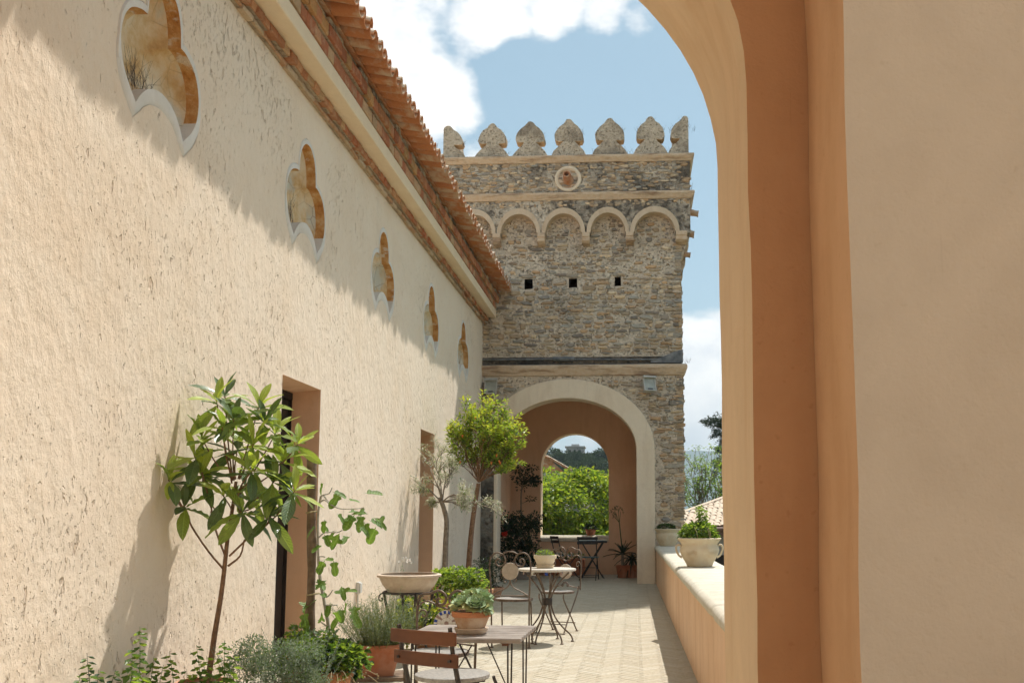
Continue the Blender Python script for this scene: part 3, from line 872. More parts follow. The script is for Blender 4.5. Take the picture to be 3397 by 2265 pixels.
# ---- cornice: two brick courses, cream soffit and fillet, two more brick courses
YA, YB = 6.2, 19.69
def brick_variants(name, L_, D_, H_, count, r, cols):
    out = []
    for k in range(count):
        b = MB(); col = shade(r.choice(cols), r, .8, 1.12)
        hx, hy, hz = D_ / 2, L_ / 2, H_ / 2
        e = .006
        pts = []
        for sx in (-1, 1):
            for sy in (-1, 1):
                for sz in (-1, 1):
                    pts.append(Vector((sx * hx, sy * hy, sz * hz)) + Vector((r.uniform(-1, 1), r.uniform(-1, 1), r.uniform(-1, 1))) * .006)
        # box with chipped outer (+x) edge ring
        I = lambda sx, sy, sz: (sx * 4 + sy * 2 + sz)
        ring = [Vector((hx - e * r.uniform(.5, 2.2), 0, 0)) for _ in range(4)]
        vs = pts[:]
        o4 = [I(1, 0, 0), I(1, 1, 0), I(1, 1, 1), I(1, 0, 1)]
        inn = []
        for q in o4:
            v = pts[q].copy(); v.y *= 1 - .012 / hy; v.z *= 1 - .010 / hz; vs.append(v + Vector((e * r.uniform(.6, 1.4), 0, 0))); inn.append(len(vs) - 1)
        fs = [tuple(inn)]
        for q in range(4): fs.append((o4[q], o4[(q + 1) % 4], inn[(q + 1) % 4], inn[q]))
        fs += [(I(0, 0, 0), I(0, 0, 1), I(0, 1, 1), I(0, 1, 0)), (I(0, 0, 0), I(1, 0, 0), I(1, 0, 1), I(0, 0, 1)), (I(0, 1, 0), I(0, 1, 1), I(1, 1, 1), I(1, 1, 0)), (I(0, 0, 0), I(0, 1, 0), I(1, 1, 0), I(1, 0, 0)), (I(0, 0, 1), I(1, 0, 1), I(1, 1, 1), I(0, 1, 1))]
        b.add(vs, fs, 0, col)
        o = b.build('p', M['brick']); me = o.data; bpy.data.objects.remove(o); me.name = name; out.append(me)
    return out
BC = [(.46, .19, .10), (.50, .23, .12), (.43, .165, .085), (.52, .28, .155), (.47, .21, .10), (.55, .36, .21), (.50, .29, .13)]
cr_ = random.Random(21)
cor = MB()
cor.box(XW - .3, XW + .028, -2.0, YB, 5.172, 5.214)          # bedding mortar of the lower courses
cor.box(XW - .3, XW + .078, -2.0, YB, 5.216, 5.292)
cor.box(XW - .3, -2.815, -2.0, YB, 5.452, 5.584)
cor.box(XW - .3, -2.765, -2.0, YB, 5.586, 5.712)
cornice = cor.build('cornice', M['brick_mortar'], villa)
def course(Lm, D_, H_, xf, zc, cols, step_jit):
    vr = brick_variants('cornice_brick', 1.0 * Lm, D_, H_, 8, cr_, cols)
    y = YA
    while y < YB - Lm * .6:
        s = cr_.uniform(1 - step_jit, 1 + step_jit)
        if y + Lm * s > YB - .01: s = (YB - .01 - y) / Lm
        o = put('brick', vr[cr_.randrange(8)], cornice)
        o.location = Vector((xf - D_ / 2 + cr_.uniform(-.012, .004), y + Lm * s / 2, zc + cr_.uniform(-.003, .003))) - wloc(cornice)
        o.scale = (1, s * .955, 1); o.rotation_euler = (cr_.uniform(-.02, .02), cr_.uniform(-.02, .02), cr_.uniform(-.02, .02))
        y += Lm * s
course(.25, .13, .042, XW + .050, 5.193, [(.52, .34, .20), (.56, .40, .25), (.50, .29, .165), (.58, .43, .29)], .22)
course(.148, .15, .072, XW + .105, 5.254, BC, .22)
course(.185, .16, .118, -2.785, 5.518, BC, .28)
course(.185, .16, .118, -2.735, 5.648, BC, .28)
g = MB(); g.box(XW - .3, -2.79, -2.0, YB, 5.293, 5.45)
o = bevel(g.build('cornice_moulding', M['cream'], villa), .012, 2)
# mortar bed under the tiles, ragged
g = MB()
y = YA - 1
while y < YB:
    L_ = cr_.uniform(.12, .3); y2 = min(y + L_, YB)
    z0 = 5.713; z1 = 5.775 + cr_.uniform(-.012, .012); xo = -2.75 + cr_.uniform(-.03, .02)
    g.box(XW - .2, xo, y, y2 - .002, z0 + .001, z1)
    y = y2
g.box(XW - .2, -2.78, -2, YA - 1.01, 5.714, 5.77)
g.build('tile_bed', M['mortar_dark'], villa)

# ---- roof: slab and the eave's barrel tiles, each of its own
roof = MB()
roof.add([(-2.72, -2, 5.80), (-2.72, YB, 5.80), (-7.6, YB, 7.05), (-7.6, -2, 7.05), (-2.72, -2, 5.785), (-2.72, YB, 5.785), (-7.6, YB, 6.9), (-7.6, -2, 6.9)],
         [(0, 1, 2, 3), (7, 6, 5, 4), (0, 4, 5, 1), (1, 5, 6, 2), (3, 2, 6, 7), (0, 3, 7, 4)])
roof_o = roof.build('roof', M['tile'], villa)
def barrel(r0, r1, L_, th, concave_up, k=9, flat=.92):
    """half-round tile along +x (tip at x=0, running back to -L)"""
    b = MB(); vs = []
    for (x, r) in ((0, r0), (-L_, r1)):
        for rr in (r, r - th):
            for i in range(k + 1):
                a = math.pi * i / k
                z = math.sin(a) * rr * flat
                vs.append((x, math.cos(a) * rr, -z if concave_up else z))
    n_ = k + 1
    O = lambda s, i, e: (e * 2 + s) * n_ + i
    fs = []
    for i in range(k):
        fs.append((O(0, i, 0), O(0, i + 1, 0), O(0, i + 1, 1), O(0, i, 1)))
        fs.append((O(1, i, 0), O(1, i, 1), O(1, i + 1, 1), O(1, i + 1, 0)))
        fs.append((O(0, i, 0), O(1, i, 0), O(1, i + 1, 0), O(0, i + 1, 0)))
        fs.append((O(0, i, 1), O(0, i + 1, 1), O(1, i + 1, 1), O(1, i, 1)))
    fs += [(O(0, 0, 0), O(0, 0, 1), O(1, 0, 1), O(1, 0, 0)), (O(0, k, 0), O(1, k, 0), O(1, k, 1), O(0, k, 1))]
    if concave_up: fs = [tuple(reversed(f)) for f in fs]
    b.add(vs, fs)
    o = b.build('p', M['tile'], smooth=40); me = o.data; bpy.data.objects.remove(o); me.name = 'roof_tile'
    return me
pan = barrel(.092, .082, .46, .015, True); cov = barrel(.075, .088, .46, .015, False)
tr = random.Random(5); P_ = .206; y = 3.9; slope = math.atan2(1.25, 4.88)
while y < YB - .05:
    o = put('roof_tile', pan, roof_o); o.location = Vector((-2.445 + tr.uniform(-.018, .014), y, 5.845 + tr.uniform(-.012, .010))) - wloc(roof_o)
    o.rotation_euler = (tr.uniform(-.09, .09), slope * .62 + tr.uniform(-.035, .035), tr.uniform(-.06, .06))
    if y + P_ / 2 < YB - .06:
        o = put('roof_tile', cov, roof_o); o.location = Vector((-2.452 + tr.uniform(-.02, .012), y + P_ / 2, 5.832 + tr.uniform(-.014, .012))) - wloc(roof_o)
        o.rotation_euler = (tr.uniform(-.12, .12), slope * .62 + tr.uniform(-.04, .04), tr.uniform(-.08, .08))
    y += P_ * tr.uniform(.985, 1.015)

# ================================================================== TOWER
TY = 19.70; UY = 19.47; TXL, TXR = -3.95, .95
tower = thing('stone_tower', 'battlemented rubble stone tower with arched passage at the terrace end', 'tower', (-1.3, 21, 0))
f_in = arch_pts(-1.35, 1.375, 2.62, 1.02, 32, -.02)
HOLES = [(-2.134, 5.974), (-1.232, 5.986), (-.325, 6.007)]
hw = [(.085, .105), (.085, .095), (.062, .095)]
hole_loops = []
for (hx, hz), (a, b) in zip(HOLES, hw): hole_loops.append([(hx - a, hz - b), (hx + a, hz - b * .9), (hx + a * .95, hz + b), (hx - a, hz + b)])
g = MB()
arch_sheet(g, f_in, TXL, TXR, -.02, 7.9, TY, extra=hole_loops)
# back face of the front wall, reveal of the arch
f_bk = arch_pts(-1.35, 1.375, 2.62, 1.02, 32, -.02)
arch_sheet(g, f_bk, TXL, TXR, -.02, 4.3, TY + .45, True)
for a_, b_, c_, d_ in ((TY, 24.2, 3.35, 8.5), (TY, 24.2, -.02, .62), (TY, 20.80, .62, 3.35), (22.35, 24.2, .62, 3.35)): g.add([(TXR, a_, c_), (TXR, b_, c_), (TXR, b_, d_), (TXR, a_, d_)], [(0, 1, 2, 3)])
g.add([(TXL, TY, -.02), (TXL, 24.2, -.02), (TXL, 24.2, 8.5), (TXL, TY, 8.5)], [(3, 2, 1, 0)])
g.add([(TXL, 24.2, 4.0), (TXR, 24.2, 4.0), (TXR, 24.2, 8.5), (TXL, 24.2, 8.5)], [(0, 1, 2, 3)])
g.add([(TXL, UY, 8.42), (TXR, UY, 8.42), (TXR, 24.2, 8.42), (TXL, 24.2, 8.42)], [(0, 1, 2, 3)])
g.box(TXL + .01, TXR - .01, TY + .6, 24.19, 4.45, 8.40)
g.box(TXL, TXR - .005, TY + .01, 24.2, -5.9, -.025)
g.build('wall', M['mortar'], tower)
for (hx, hz), (a, b) in zip(HOLES, hw):
    g = MB(); x0, x1, z0, z1 = hx - a - .01, hx + a + .01, hz - b - .01, hz + b + .01
    vs = [(x0, TY + .012, z0), (x1, TY + .012, z0), (x1, TY + .012, z1), (x0, TY + .012, z1), (x0, TY + .42, z0), (x1, TY + .42, z0), (x1, TY + .42, z1), (x0, TY + .42, z1)]
    g.add(vs, [(0, 4, 5, 1), (1, 5, 6, 2), (2, 6, 7, 3), (3, 7, 4, 0), (4, 7, 6, 5)]); g.build('putlog_hole', M['void'], tower)

# passage: soffit of the front arch, side walls, ceiling, back wall with its arch and sill
g = MB(); k = len(f_in)
g.add([(x, TY - .002, z) for x, z in f_in] + [(x, TY + .45, z) for x, z in f_bk], [(i, i + 1, k + i + 1, k + i) for i in range(k - 1)])
g.build('arch_soffit', M['arch_band'], tower, smooth=40)
BYN, BYF = 22.95, 23.45
g = MB()
g.add([(-2.87, TY + .45, -.02), (-2.87, BYN, -.02), (-2.87, BYN, 4.2), (-2.87, TY + .45, 4.2)], [(0, 1, 2, 3)])
SA, SB, SZ0, SZ1 = 20.80, 22.35, .62, 3.35           # window in the passage's outer side
for xx, fl in ((.16, True), (TXR + .002, False)):
    q_ = [((TY + .45, -.02), (BYN, -.02), (BYN, SZ0), (TY + .45, SZ0)), ((TY + .45, SZ1), (BYN, SZ1), (BYN, 4.2), (TY + .45, 4.2)), ((TY + .45, SZ0), (SA, SZ0), (SA, SZ1), (TY + .45, SZ1)), ((SB, SZ0), (BYN, SZ0), (BYN, SZ1), (SB, SZ1))]
    if fl:
        for q in q_: g.add([(xx, a, b) for a, b in q], [(3, 2, 1, 0)])
for (a0, b0), (a1, b1) in (((SA, SZ0), (SB, SZ0)), ((SB, SZ0), (SB, SZ1)), ((SB, SZ1), (SA, SZ1)), ((SA, SZ1), (SA, SZ0))):
    g.add([(.16, a0, b0), (.16, a1, b1), (TXR, a1, b1), (TXR, a0, b0)], [(0, 1, 2, 3)])
g.add([(-2.87, TY + .45, 4.2), (-2.87, BYN, 4.2), (.16, BYN, 4.2), (.16, TY + .45, 4.2)], [(0, 1, 2, 3)])
b_in = arch_pts(-1.395, .785, 2.42, .80, 28, -.02)
arch_sheet(g, b_in, -2.87, .16, -.02, 4.2, BYN)
g.box(TXL + .02, -2.88, TY + .46, 24.18, -.02, 4.4); g.box(.17, TXR - .006, TY + .46, SA - .002, -.02, 4.4); g.box(.17, TXR - .006, SB + .002, 24.18, -.02, 4.4); g.box(.17, TXR - .006, SA - .002, SB + .002, -.02, SZ0 - .002); g.box(.17, TXR - .006, SA - .002, SB + .002, SZ1 + .002, 4.4); g.box(-2.87, .16, TY + .46, 24.18, 4.21, 4.44)
g.build('passage_wall', M['passage'], tower)
g = MB(); k = len(b_in); arch_sheet(g, b_in, -2.87, .16, -.02, 4.2, BYF, True)
g.add([(x, BYN, z) for x, z in b_in] + [(x, BYF, z) for x, z in b_in], [(i, i + 1, k + i + 1, k + i) for i in range(k - 1)])
g.build('rear_arch', M['cream'], tower, smooth=40)
g = MB(); g.box(-2.179, -.611, BYN + .02, BYF - .02, -.02, .735); g.build('sill_wall', M['passage'], tower)
g = MB(); g.prism([(BYN - .035, .75), (BYN - .02, .738), (BYF + .03, .738), (BYF + .05, .78), (BYF + .03, .855), (BYF - .1, .875), (BYN + .06, .875), (BYN, .86), (BYN - .035, .82)], lambda u, v, w: (w, u, v), -2.178, -.612)
g.build('sill_coping', M['coping'], tower, smooth=40)

# arch band (archivolt), proud of the stones
fo = arch_pts(-1.35, 1.375 + .36, 2.62, 1.02 + .385, 32, 0.0)
fi = arch_pts(-1.35, 1.374, 2.62, 1.019, 32, 0.0)
fo = [(max(x, -3.055), z) for x, z in fo]
fo[-1] = (-2.80, 0.0); fo.insert(-1, (-2.80, 2.15)); fi.insert(-1, (fi[-1][0], 2.15))
g = MB(); k = len(fi); yF = TY - .045
for i in range(k - 1):
    A, B, C_, D_ = fo[i], fo[i + 1], fi[i + 1], fi[i]
    g.add([(A[0], yF, A[1]), (B[0], yF, B[1]), (C_[0], yF, C_[1]), (D_[0], yF, D_[1]), (A[0], TY + .01, A[1]), (B[0], TY + .01, B[1]), (C_[0], TY + .01, C_[1]), (D_[0], TY + .01, D_[1])],
          [(0, 1, 2, 3), (0, 4, 5, 1), (3, 2, 6, 7)])
bevel(g.build('arch_band', M['arch_band'], tower, smooth=35), .012, 2, 60)

# ---- rubble stones: rough courses of irregular stones bedded in the mortar
SC = [(.335, .265, .185), (.285, .225, .16), (.25, .215, .175), (.22, .205, .185), (.40, .32, .225), (.31, .225, .15), (.27, .255, .225), (.46, .38, .28), (.33, .28, .225), (.20, .175, .15), (.38, .265, .165)]
st = random.Random(11)
def in_band(x, z, pad):
    if z < 2.62: return -3.055 < x < .385 + pad
    return ((x + 1.35) / (1.735 + pad)) ** 2 + ((z - 2.62) / (1.405 + pad)) ** 2 < 1
def stone(mb, cx, cz, w, h, Y, d, r, col):
    k = r.choice([7, 8, 9]); vs = []; rot = r.uniform(-.10, .10)
    pw = r.uniform(2.6, 7.0)
    o1, o2 = [], []
    for i in range(k):
        a = 2 * math.pi * (i + r.uniform(-.25, .25)) / k
        ca, sa = math.cos(a), math.sin(a)
        q = (abs(ca) ** pw + abs(sa) ** pw) ** (-1 / pw) * r.uniform(.80, 1.08)
        u, v = ca * q * w / 2, sa * q * h / 2
        u, v = u * math.cos(rot) - v * math.sin(rot) * .4, v + u * math.sin(rot)
        o1.append((cx + u, Y, cz + v)); o2.append((cx + u * .84, Y - d * r.uniform(.7, 1.1), cz + v * .80))
    n_ = k
    fs = [(i, (i + 1) % n_, n_ + (i + 1) % n_, n_ + i) for i in range(n_)]
    c = (cx + r.uniform(-.1, .1) * w, Y - d * r.uniform(.95, 1.3), cz + r.uniform(-.1, .1) * h)
    vs = o1 + o2 + [c]
    fs += [(n_ + i, n_ + (i + 1) % n_, 2 * n_) for i in range(n_)]
    mb.add(vs, fs, 0, col)
stones = []
def lay(x0, x1, z0, z1, wr, hr, Yf, keep, test, big=0.0):
    z = z0
    while z < z1:
        h = st.uniform(*hr); x = x0 + st.uniform(-.1, 0)
        while x < x1:
            w = st.uniform(*wr) * st.choice([.55, .8, 1, 1, 1.15]); hh = h * st.uniform(.7, 1.08)
            if big and st.random() < big: w *= 1.25; hh *= 1.35
            cx, cz = x + w / 2, z + h / 2 + st.uniform(-.016, .016)
            cx2 = min(max(cx, x0 + w * .42), x1 - w * .42)
            if st.random() < keep and test(cx2, cz, w, hh): stones.append((w * hh, cx2, cz, w * .96, hh * .95, Yf, st.uniform(.016, .046), shade(st.choice(SC), st, .78, 1.2)))
            x += w + st.uniform(.004, .03)
        z += h + st.uniform(.002, .012)
def okstone(x, z, w, h):
    if z - h / 2 < 4.50 and z + h / 2 > 4.06: return False
    if z < 4.2 and any(in_band(x + dx * w / 2, z + dz * h / 2, .01) for dx in (-1, 0, 1) for dz in (-1, 0, 1)): return False
    for (hx, hz), (a, b) in zip(HOLES, hw):
        if abs(x - hx) < a + w / 2 + .005 and abs(z - hz) < b + h / 2 + .005: return False
    return True
lay(-3.06, TXR, 4.50, 6.05, (.10, .30), (.045, .105), TY + .004, .93, okstone, .10)
lay(-3.06, TXR, 6.05, 6.95, (.10, .25), (.05, .11), TY + .004, .55, okstone, .08)
lay(-3.06, TXR, 0.02, 4.05, (.10, .30), (.045, .11), TY + .004, .88, okstone, .10)
for q in range(900):     # chips and spalls wedged between
    x, z = st.uniform(-3.05, TXR - .03), st.uniform(.1, 6.9); w, h = st.uniform(.025, .085), st.uniform(.016, .045)
    if okstone(x, z, w, h): stones.append((0, x, z, w, h, TY - .001, st.uniform(.008, .026), shade(st.choice(SC), st, .8, 1.35)))
# the lintel stones over the putlog holes
for (hx, hz), (a, b) in zip(HOLES, hw): stones.append((.06, hx - .02, hz + b + .055, a * 3.4, .095, TY + .004, .03, (.27, .235, .19)))
# inside the corbel arches
cx_l = [-3.66, -2.77, -1.865, -.961, -.078, .955]
lay(-3.06, .9, 6.95, 7.3, (.09, .2), (.05, .1), TY + .004, .6, okstone)
stones.sort(key=lambda s: -s[0])
restst = MB()
for q, (ar, cx, cz, w, h, Y, d, col) in enumerate(stones):
    if q < 300:
        b = MB(); stone(b, cx, cz, w, h, Y, d, st, col); b.build('stone', M['stone'], tower, smooth=35, loc=(cx - wloc(tower).x, Y - wloc(tower).y, cz - wloc(tower).z))
    else: stone(restst, cx, cz, w, h, Y, d, st, col)
# small packing stones of the right flank edge, and pebbly rubble of the upper bands
for q in range(520):
    x, z = st.uniform(TXL, 1.10), st.uniform(7.80, 8.44)
    stone(restst, x, z, st.uniform(.05, .2), st.uniform(.03, .085), UY + .004, st.uniform(.01, .03), st, shade(st.choice(SC), st, .75, 1.15))
for q in range(300):
    x, z = st.uniform(TXL, 1.10), st.uniform(7.30, 7.64)
    zmin = 7.53 - .2 * abs(math.sin((x + 1.0) * math.pi / .9))
    if z < 7.52: continue
    stone(restst, x, z, st.uniform(.04, .13), st.uniform(.03, .07), UY + .004, st.uniform(.008, .02), st, shade(st.choice(SC), st, .85, 1.25))
for q in range(46):     # quoins making the right-hand edge uneven
    z = 4.5 + q * .05; restst.box(TXR - .12, TXR + st.uniform(-.01, .028), TY - st.uniform(0, .012), TY + .2, z + .004, z + st.uniform(.03, .046), 0, shade(st.choice(SC), st, .8, 1.15))
for q in range(62):
    z = .8 + q * .053; restst.box(TXR - .12, TXR + st.uniform(.01, .05), TY - st.uniform(0, .012), TY + .2, z + .004, z + st.uniform(.035, .05), 0, shade(st.choice(SC), st, .8, 1.15))
tag(restst.build('stones', M['stone'], tower, smooth=35), kind='stuff')

# ---- overhanging head: wall with a row of corbel arches, string courses, merlons
arcs = []
poly = [(TXL, 7.70), (1.135, 7.70)]
bott = [(1.135, 6.93)]
for i in range(len(cx_l) - 1, 0, -1):
    xr, xl = cx_l[i] - .085, cx_l[i - 1] + .085
    if i == len(cx_l) - 1: xr = cx_l[i] - .12
    c, h2 = (xr + xl) / 2, (xr - xl) / 2
    arc = [(c + h2 * math.cos(math.pi * q / 14), 6.965 + .405 * math.sin(math.pi * q / 14)) for q in range(15)]
    arcs.append(arc); bott += [(xr, 6.93)] + arc + [(xl, 6.93)]
bott.append((TXL, 6.93))
outl = [Vector((x, z, 0)) for x, z in [(TXL, 7.70), (1.135, 7.70)] + bott]
# drop duplicate neighbours
cl = []
for v in outl:
    if not cl or (v - cl[-1]).length > 1e-4: cl.append(v)
g = MB(); tr_ = tessellate_polygon([cl]); g.add([(v.x, UY, v.y) for v in cl], tr_)
k = len(cl)
g.add([(v.x, UY, v.y) for v in cl] + [(v.x, TY + .003, v.y) for v in cl], [(i, (i + 1) % k, k + (i + 1) % k, k + i) for i in range(k)])
g.box(TXL, 1.135, UY + .002, 24.3, 7.71, 8.42)
g.box(TXR - .01, 1.134, TY + .004, 24.3, 6.94, 7.71)
g.build('head_wall', M['mortar_dark'], tower)
for arc in arcs:
    g = MB(); k = len(arc)
    cxm = sum(a for a, b in arc) / k
    outer_ = [(cxm + (a - cxm) * 1.20, 6.955 + (b - 6.965) * 1.30) for a, b in arc]
    inner_ = [(cxm + (a - cxm) * .985, b - .006 if b > 7 else b) for a, b in arc]
    for i in range(k - 1):
        A, B, C_, D_ = outer_[i], outer_[i + 1], inner_[i + 1], inner_[i]
        y0 = UY - .03
        g.add([(A[0], y0, A[1]), (B[0], y0, B[1]), (C_[0], y0, C_[1]), (D_[0], y0, D_[1]), (A[0], UY + .01, A[1]), (B[0], UY + .01, B[1]), (C_[0], TY + .002, C_[1] - .0), (D_[0], TY + .002, D_[1])],
              [(0, 1, 2, 3), (0, 4, 5, 1), (3, 2, 6, 7)])
    g.build('corbel_arch', M['cream'] if False else M['arch_corbel'] if 'arch_corbel' in M else M['arch_band'], tower, smooth=40)
for i, cx in enumerate(cx_l):
    g = MB(); w = .078 if i < len(cx_l) - 1 else .115
    g.prism([(UY - .035, 6.97), (UY - .035, 6.88), (UY - .012, 6.875), (UY - .012, 6.80), (UY + .05, 6.765), (TY + .002, 6.745), (TY + .002, 6.97)], lambda u, v, q: (q, u, v), cx - w, cx + w)
    bevel(g.build('corbel', M['cornice'], tower), .01, 2)
for q in range(3):
    g = MB(); y0 = 20.3 + q * 1.3
    g.prism([(1.14, 6.95), (1.135, 6.86), (1.05, 6.72), (TXR - .01, 6.55), (TXR - .01, 6.95)], lambda u, v, w: (u, w, v), y0, y0 + .3)
    g.build('corbel', M['cornice'], tower)
g = MB(); g.prism([(1.132, 6.93), (1.10, 6.84), (1.04, 6.74), (TXR + .06, 6.60), (TXR - .02, 6.45), (TXR - .02, 6.93)], lambda u, v, w: (u, w, v), TY + .04, TY + .30)
g.build('corbel', M['stone_plain'] if 'stone_plain' in M else M['mortar'], tower)

def string_course(z0, z1, yf, xr, proj, yb=24.3):
    zc = (z0 + z1) / 2; h = (z1 - z0) / 2
    prof = [(0, z0), (proj * .35, z0 + h * .1), (proj * .55, z0 + h * .7), (proj * .95, zc + h * .15), (proj, zc + h * .5), (proj * .9, z1 - h * .12), (proj * .6, z1), (0, z1)]
    b = MB(); vs = []; m = len(prof); xs = [TXL - .02] + [TXL + (xr - TXL) * q / 24 for q in range(1, 24)]
    rings = [[(x, yf - p + .004 * mnoise.noise(Vector((x * 2.5, z * 9, 1))), z + .006 * mnoise.noise(Vector((x * 1.3, z * 3, 9)))) for p, z in prof] for x in xs]
    rings.append([(xr + p, yf - p, z) for p, z in prof]); rings.append([(xr + p, yb, z) for p, z in prof])
    for r_ in rings: vs += r_
    fs = [(q * m + j, q * m + j + 1, (q + 1) * m + j + 1, (q + 1) * m + j) for q in range(len(rings) - 1) for j in range(m - 1)]
    b.add(vs, fs)
    return b.build('string_course', M['cornice'], tower, smooth=50)
string_course(8.415, 8.565, UY, 1.135, .09)
string_course(7.635, 7.79, UY, 1.135, .09)
string_course(4.09, 4.315, TY, TXR, .10, 20.6)
g = MB(); g.box(TXL, 1.13, UY + .003, 24.25, 8.42, 8.556); g.build('roof_deck', M['mortar_dark'], tower)

# merlons
mh = [(.385, 0), (.372, .05), (.325, .125), (.245, .20), (.165, .26), (.132, .30), (.225, .298), (.285, .312), (.312, .37), (.305, .44), (.27, .51), (.20, .59), (.115, .645), (.08, .69), (.04, .728), (0, .735)]
def merlon(cx, sx, sz, r, lo=-9, hi=9, y0=UY + .03, th=.27, axis='x'):
    pts = [(a * sx, b * sz) for a, b in mh]; pts = pts + [(-a, b) for a, b in reversed(pts[:-1])]
    pts = [(min(max(a + .008 * r.uniform(-1, 1), lo), hi), b + .006 * r.uniform(-1, 1) if b > .01 else 0) for a, b in pts]
    cl_ = []
    for p in pts:
        if not cl_ or (abs(p[0] - cl_[-1][0]) + abs(p[1] - cl_[-1][1])) > .004: cl_.append(p)
    b = MB()
    fn = (lambda u, v, w: (cx + u, w, 8.556 + v)) if axis == 'x' else (lambda u, v, w: (w, cx + u, 8.556 + v))
    b.prism(cl_, fn, y0, y0 + th)
    return bevel(b.build('merlon', M['merlon'], tower), .010, 2, 40)
mr_ = random.Random(8)
for cx, sz in ((-2.88, 1.02), (-2.10, 1.06), (-1.31, 1.10), (-.475, 1.10), (.35, 1.12)): merlon(cx, .95 + mr_.uniform(-.03, .03), sz, mr_)
merlon(-3.80, 1.0, .98, mr_, lo=-.09)                         # half merlon at the villa corner
merlon(1.06, .95, 1.12, mr_, hi=.06)
for yy in (20.35, 21.2, 22.05, 22.9, 23.75): merlon(yy, .95, 1.05, mr_, y0=.82, axis='y'); 
merlon(20.3, .95, .70, mr_, y0=TXL + .06, axis='y')
g = MB(); g.box(-2.75, -1.95, 23.2, 24.1, 8.55, 9.05); g.build('stair_head', M['mortar_dark'], tower)

# drain roundel with its spout
dr_ = MB(); c = (-1.32, UY, 8.083)
def ring_y(mb, prof, cx, cz, n=28, ay=0, dz=0):
    vs, fs = [], []
    for r, y in prof:
        for j in range(n):
            a = 2 * math.pi * j / n; vs.append((cx + r * math.cos(a), y, cz + r * math.sin(a)))
    for i in range(len(prof) - 1):
        for j in range(n): fs.append((i * n + j, i * n + (j + 1) % n, (i + 1) * n + (j + 1) % n, (i + 1) * n + j))
    mb.add(vs, fs)
ring_y(dr_, [(.275, UY + .005), (.265, UY - .03), (.235, UY - .04), (.205, UY - .03), (.19, UY + .0), (.0, UY + .0)], c[0], c[2])
rd = dr_.build('drain_roundel', M['arch_band'], tower, smooth=50)
g = MB(); ring_y(g, [(.188, UY - .004), (.0, UY - .004)], c[0], c[2]); g.build('recess', M['terracotta_pale'], rd)
g = MB()
sp_ax = [(-1.31, UY + .02, 8.05), (-1.325, UY - .16, 8.075), (-1.335, UY - .27, 8.10)]
g.tube(sp_ax, [.115, .085, .075], 14, caps=False); g.tube([(p[0], p[1], p[2]) for p in reversed(sp_ax[1:])], [.052, .05], 14, caps=False)
e0 = Vector(sp_ax[-1]); ax_ = (e0 - Vector(sp_ax[1])).normalized()
for ra, rb in ((.075, .052),):
    u = ax_.orthogonal().normalized(); v = ax_.cross(u)
    vs = [e0 + (u * math.cos(2 * math.pi * j / 14) + v * math.sin(2 * math.pi * j / 14)) * r for r in (ra, rb) for j in range(14)]
    g.add(vs, [(j, (j + 1) % 14, 14 + (j + 1) % 14, 14 + j) for j in range(14)])
sp_o = g.build('spout', M['terracotta'], rd, smooth=50)
g = MB(); u = ax_.orthogonal().normalized(); v = ax_.cross(u); cc = Vector(sp_ax[1])
g.add([cc + (u * math.cos(2 * math.pi * j / 14) + v * math.sin(2 * math.pi * j / 14)) * .05 for j in range(14)], [tuple(range(14))]); g.build('bore', M['void'], rd)
# side spouts
for (z, x0, x1, yy, r0) in ((7.50, 1.12, 1.33, 20.0, .075), (7.12, 1.12, 1.25, 20.2, .085), (6.74, .98, 1.18, 20.4, .065)):
    g = MB(); g.tube([(x0, yy, z + .02), (x1 - .02, yy, z - .02), (x1 - .018, yy, z - .02), (x1, yy, z - .022)], [r0, r0 * .8, r0 * .95, r0 * .95], 12)
    g.build('side_spout', M['terracotta_pale'], tower, smooth=50)

# ledge above the lower string course: blackened strip, lead flashing and pipe
g = MB(); g.box(TXL + .9, TXR - .02, TY - .02, TY + .02, 4.318, 4.47); g.build('ledge', M['stain_black'], tower)
g = MB(); g.prism([(.32, 4.345), (.965, 4.335), (.965, 4.60), (.78, 4.555), (.55, 4.45), (.33, 4.385)], lambda u, v, w: (u, w, v), TY - .055, TY - .022)
g.build('lead_flashing', M['lead'], tower)
g = MB(); g.tube([(-3.05, TY - .045, 4.425), (-1.55, TY - .05, 4.43), (-1.2, TY - .05, 4.42), (.45, TY - .055, 4.40)], [.022, .022, .016, .016], 8); g.tube([(-1.62, TY - .05, 4.43), (-1.2, TY - .05, 4.425)], .045, 8)
g.build('pipe', M['lead'], tower, smooth=50)
# weathered foot of the passage's villa-side jamb
g = MB(); g.prism([(-3.056, 0), (-2.803, 0), (-2.803, 2.3), (-2.84, 2.5), (-2.93, 2.9), (-3.02, 3.15), (-3.056, 3.25)], lambda u, v, w: (u, w, v), TY - .03, TY + .012); g.build('jamb_rubble', M['stain_rubble'] if 'stain_rubble' in M else M['mortar_dark'], tower)

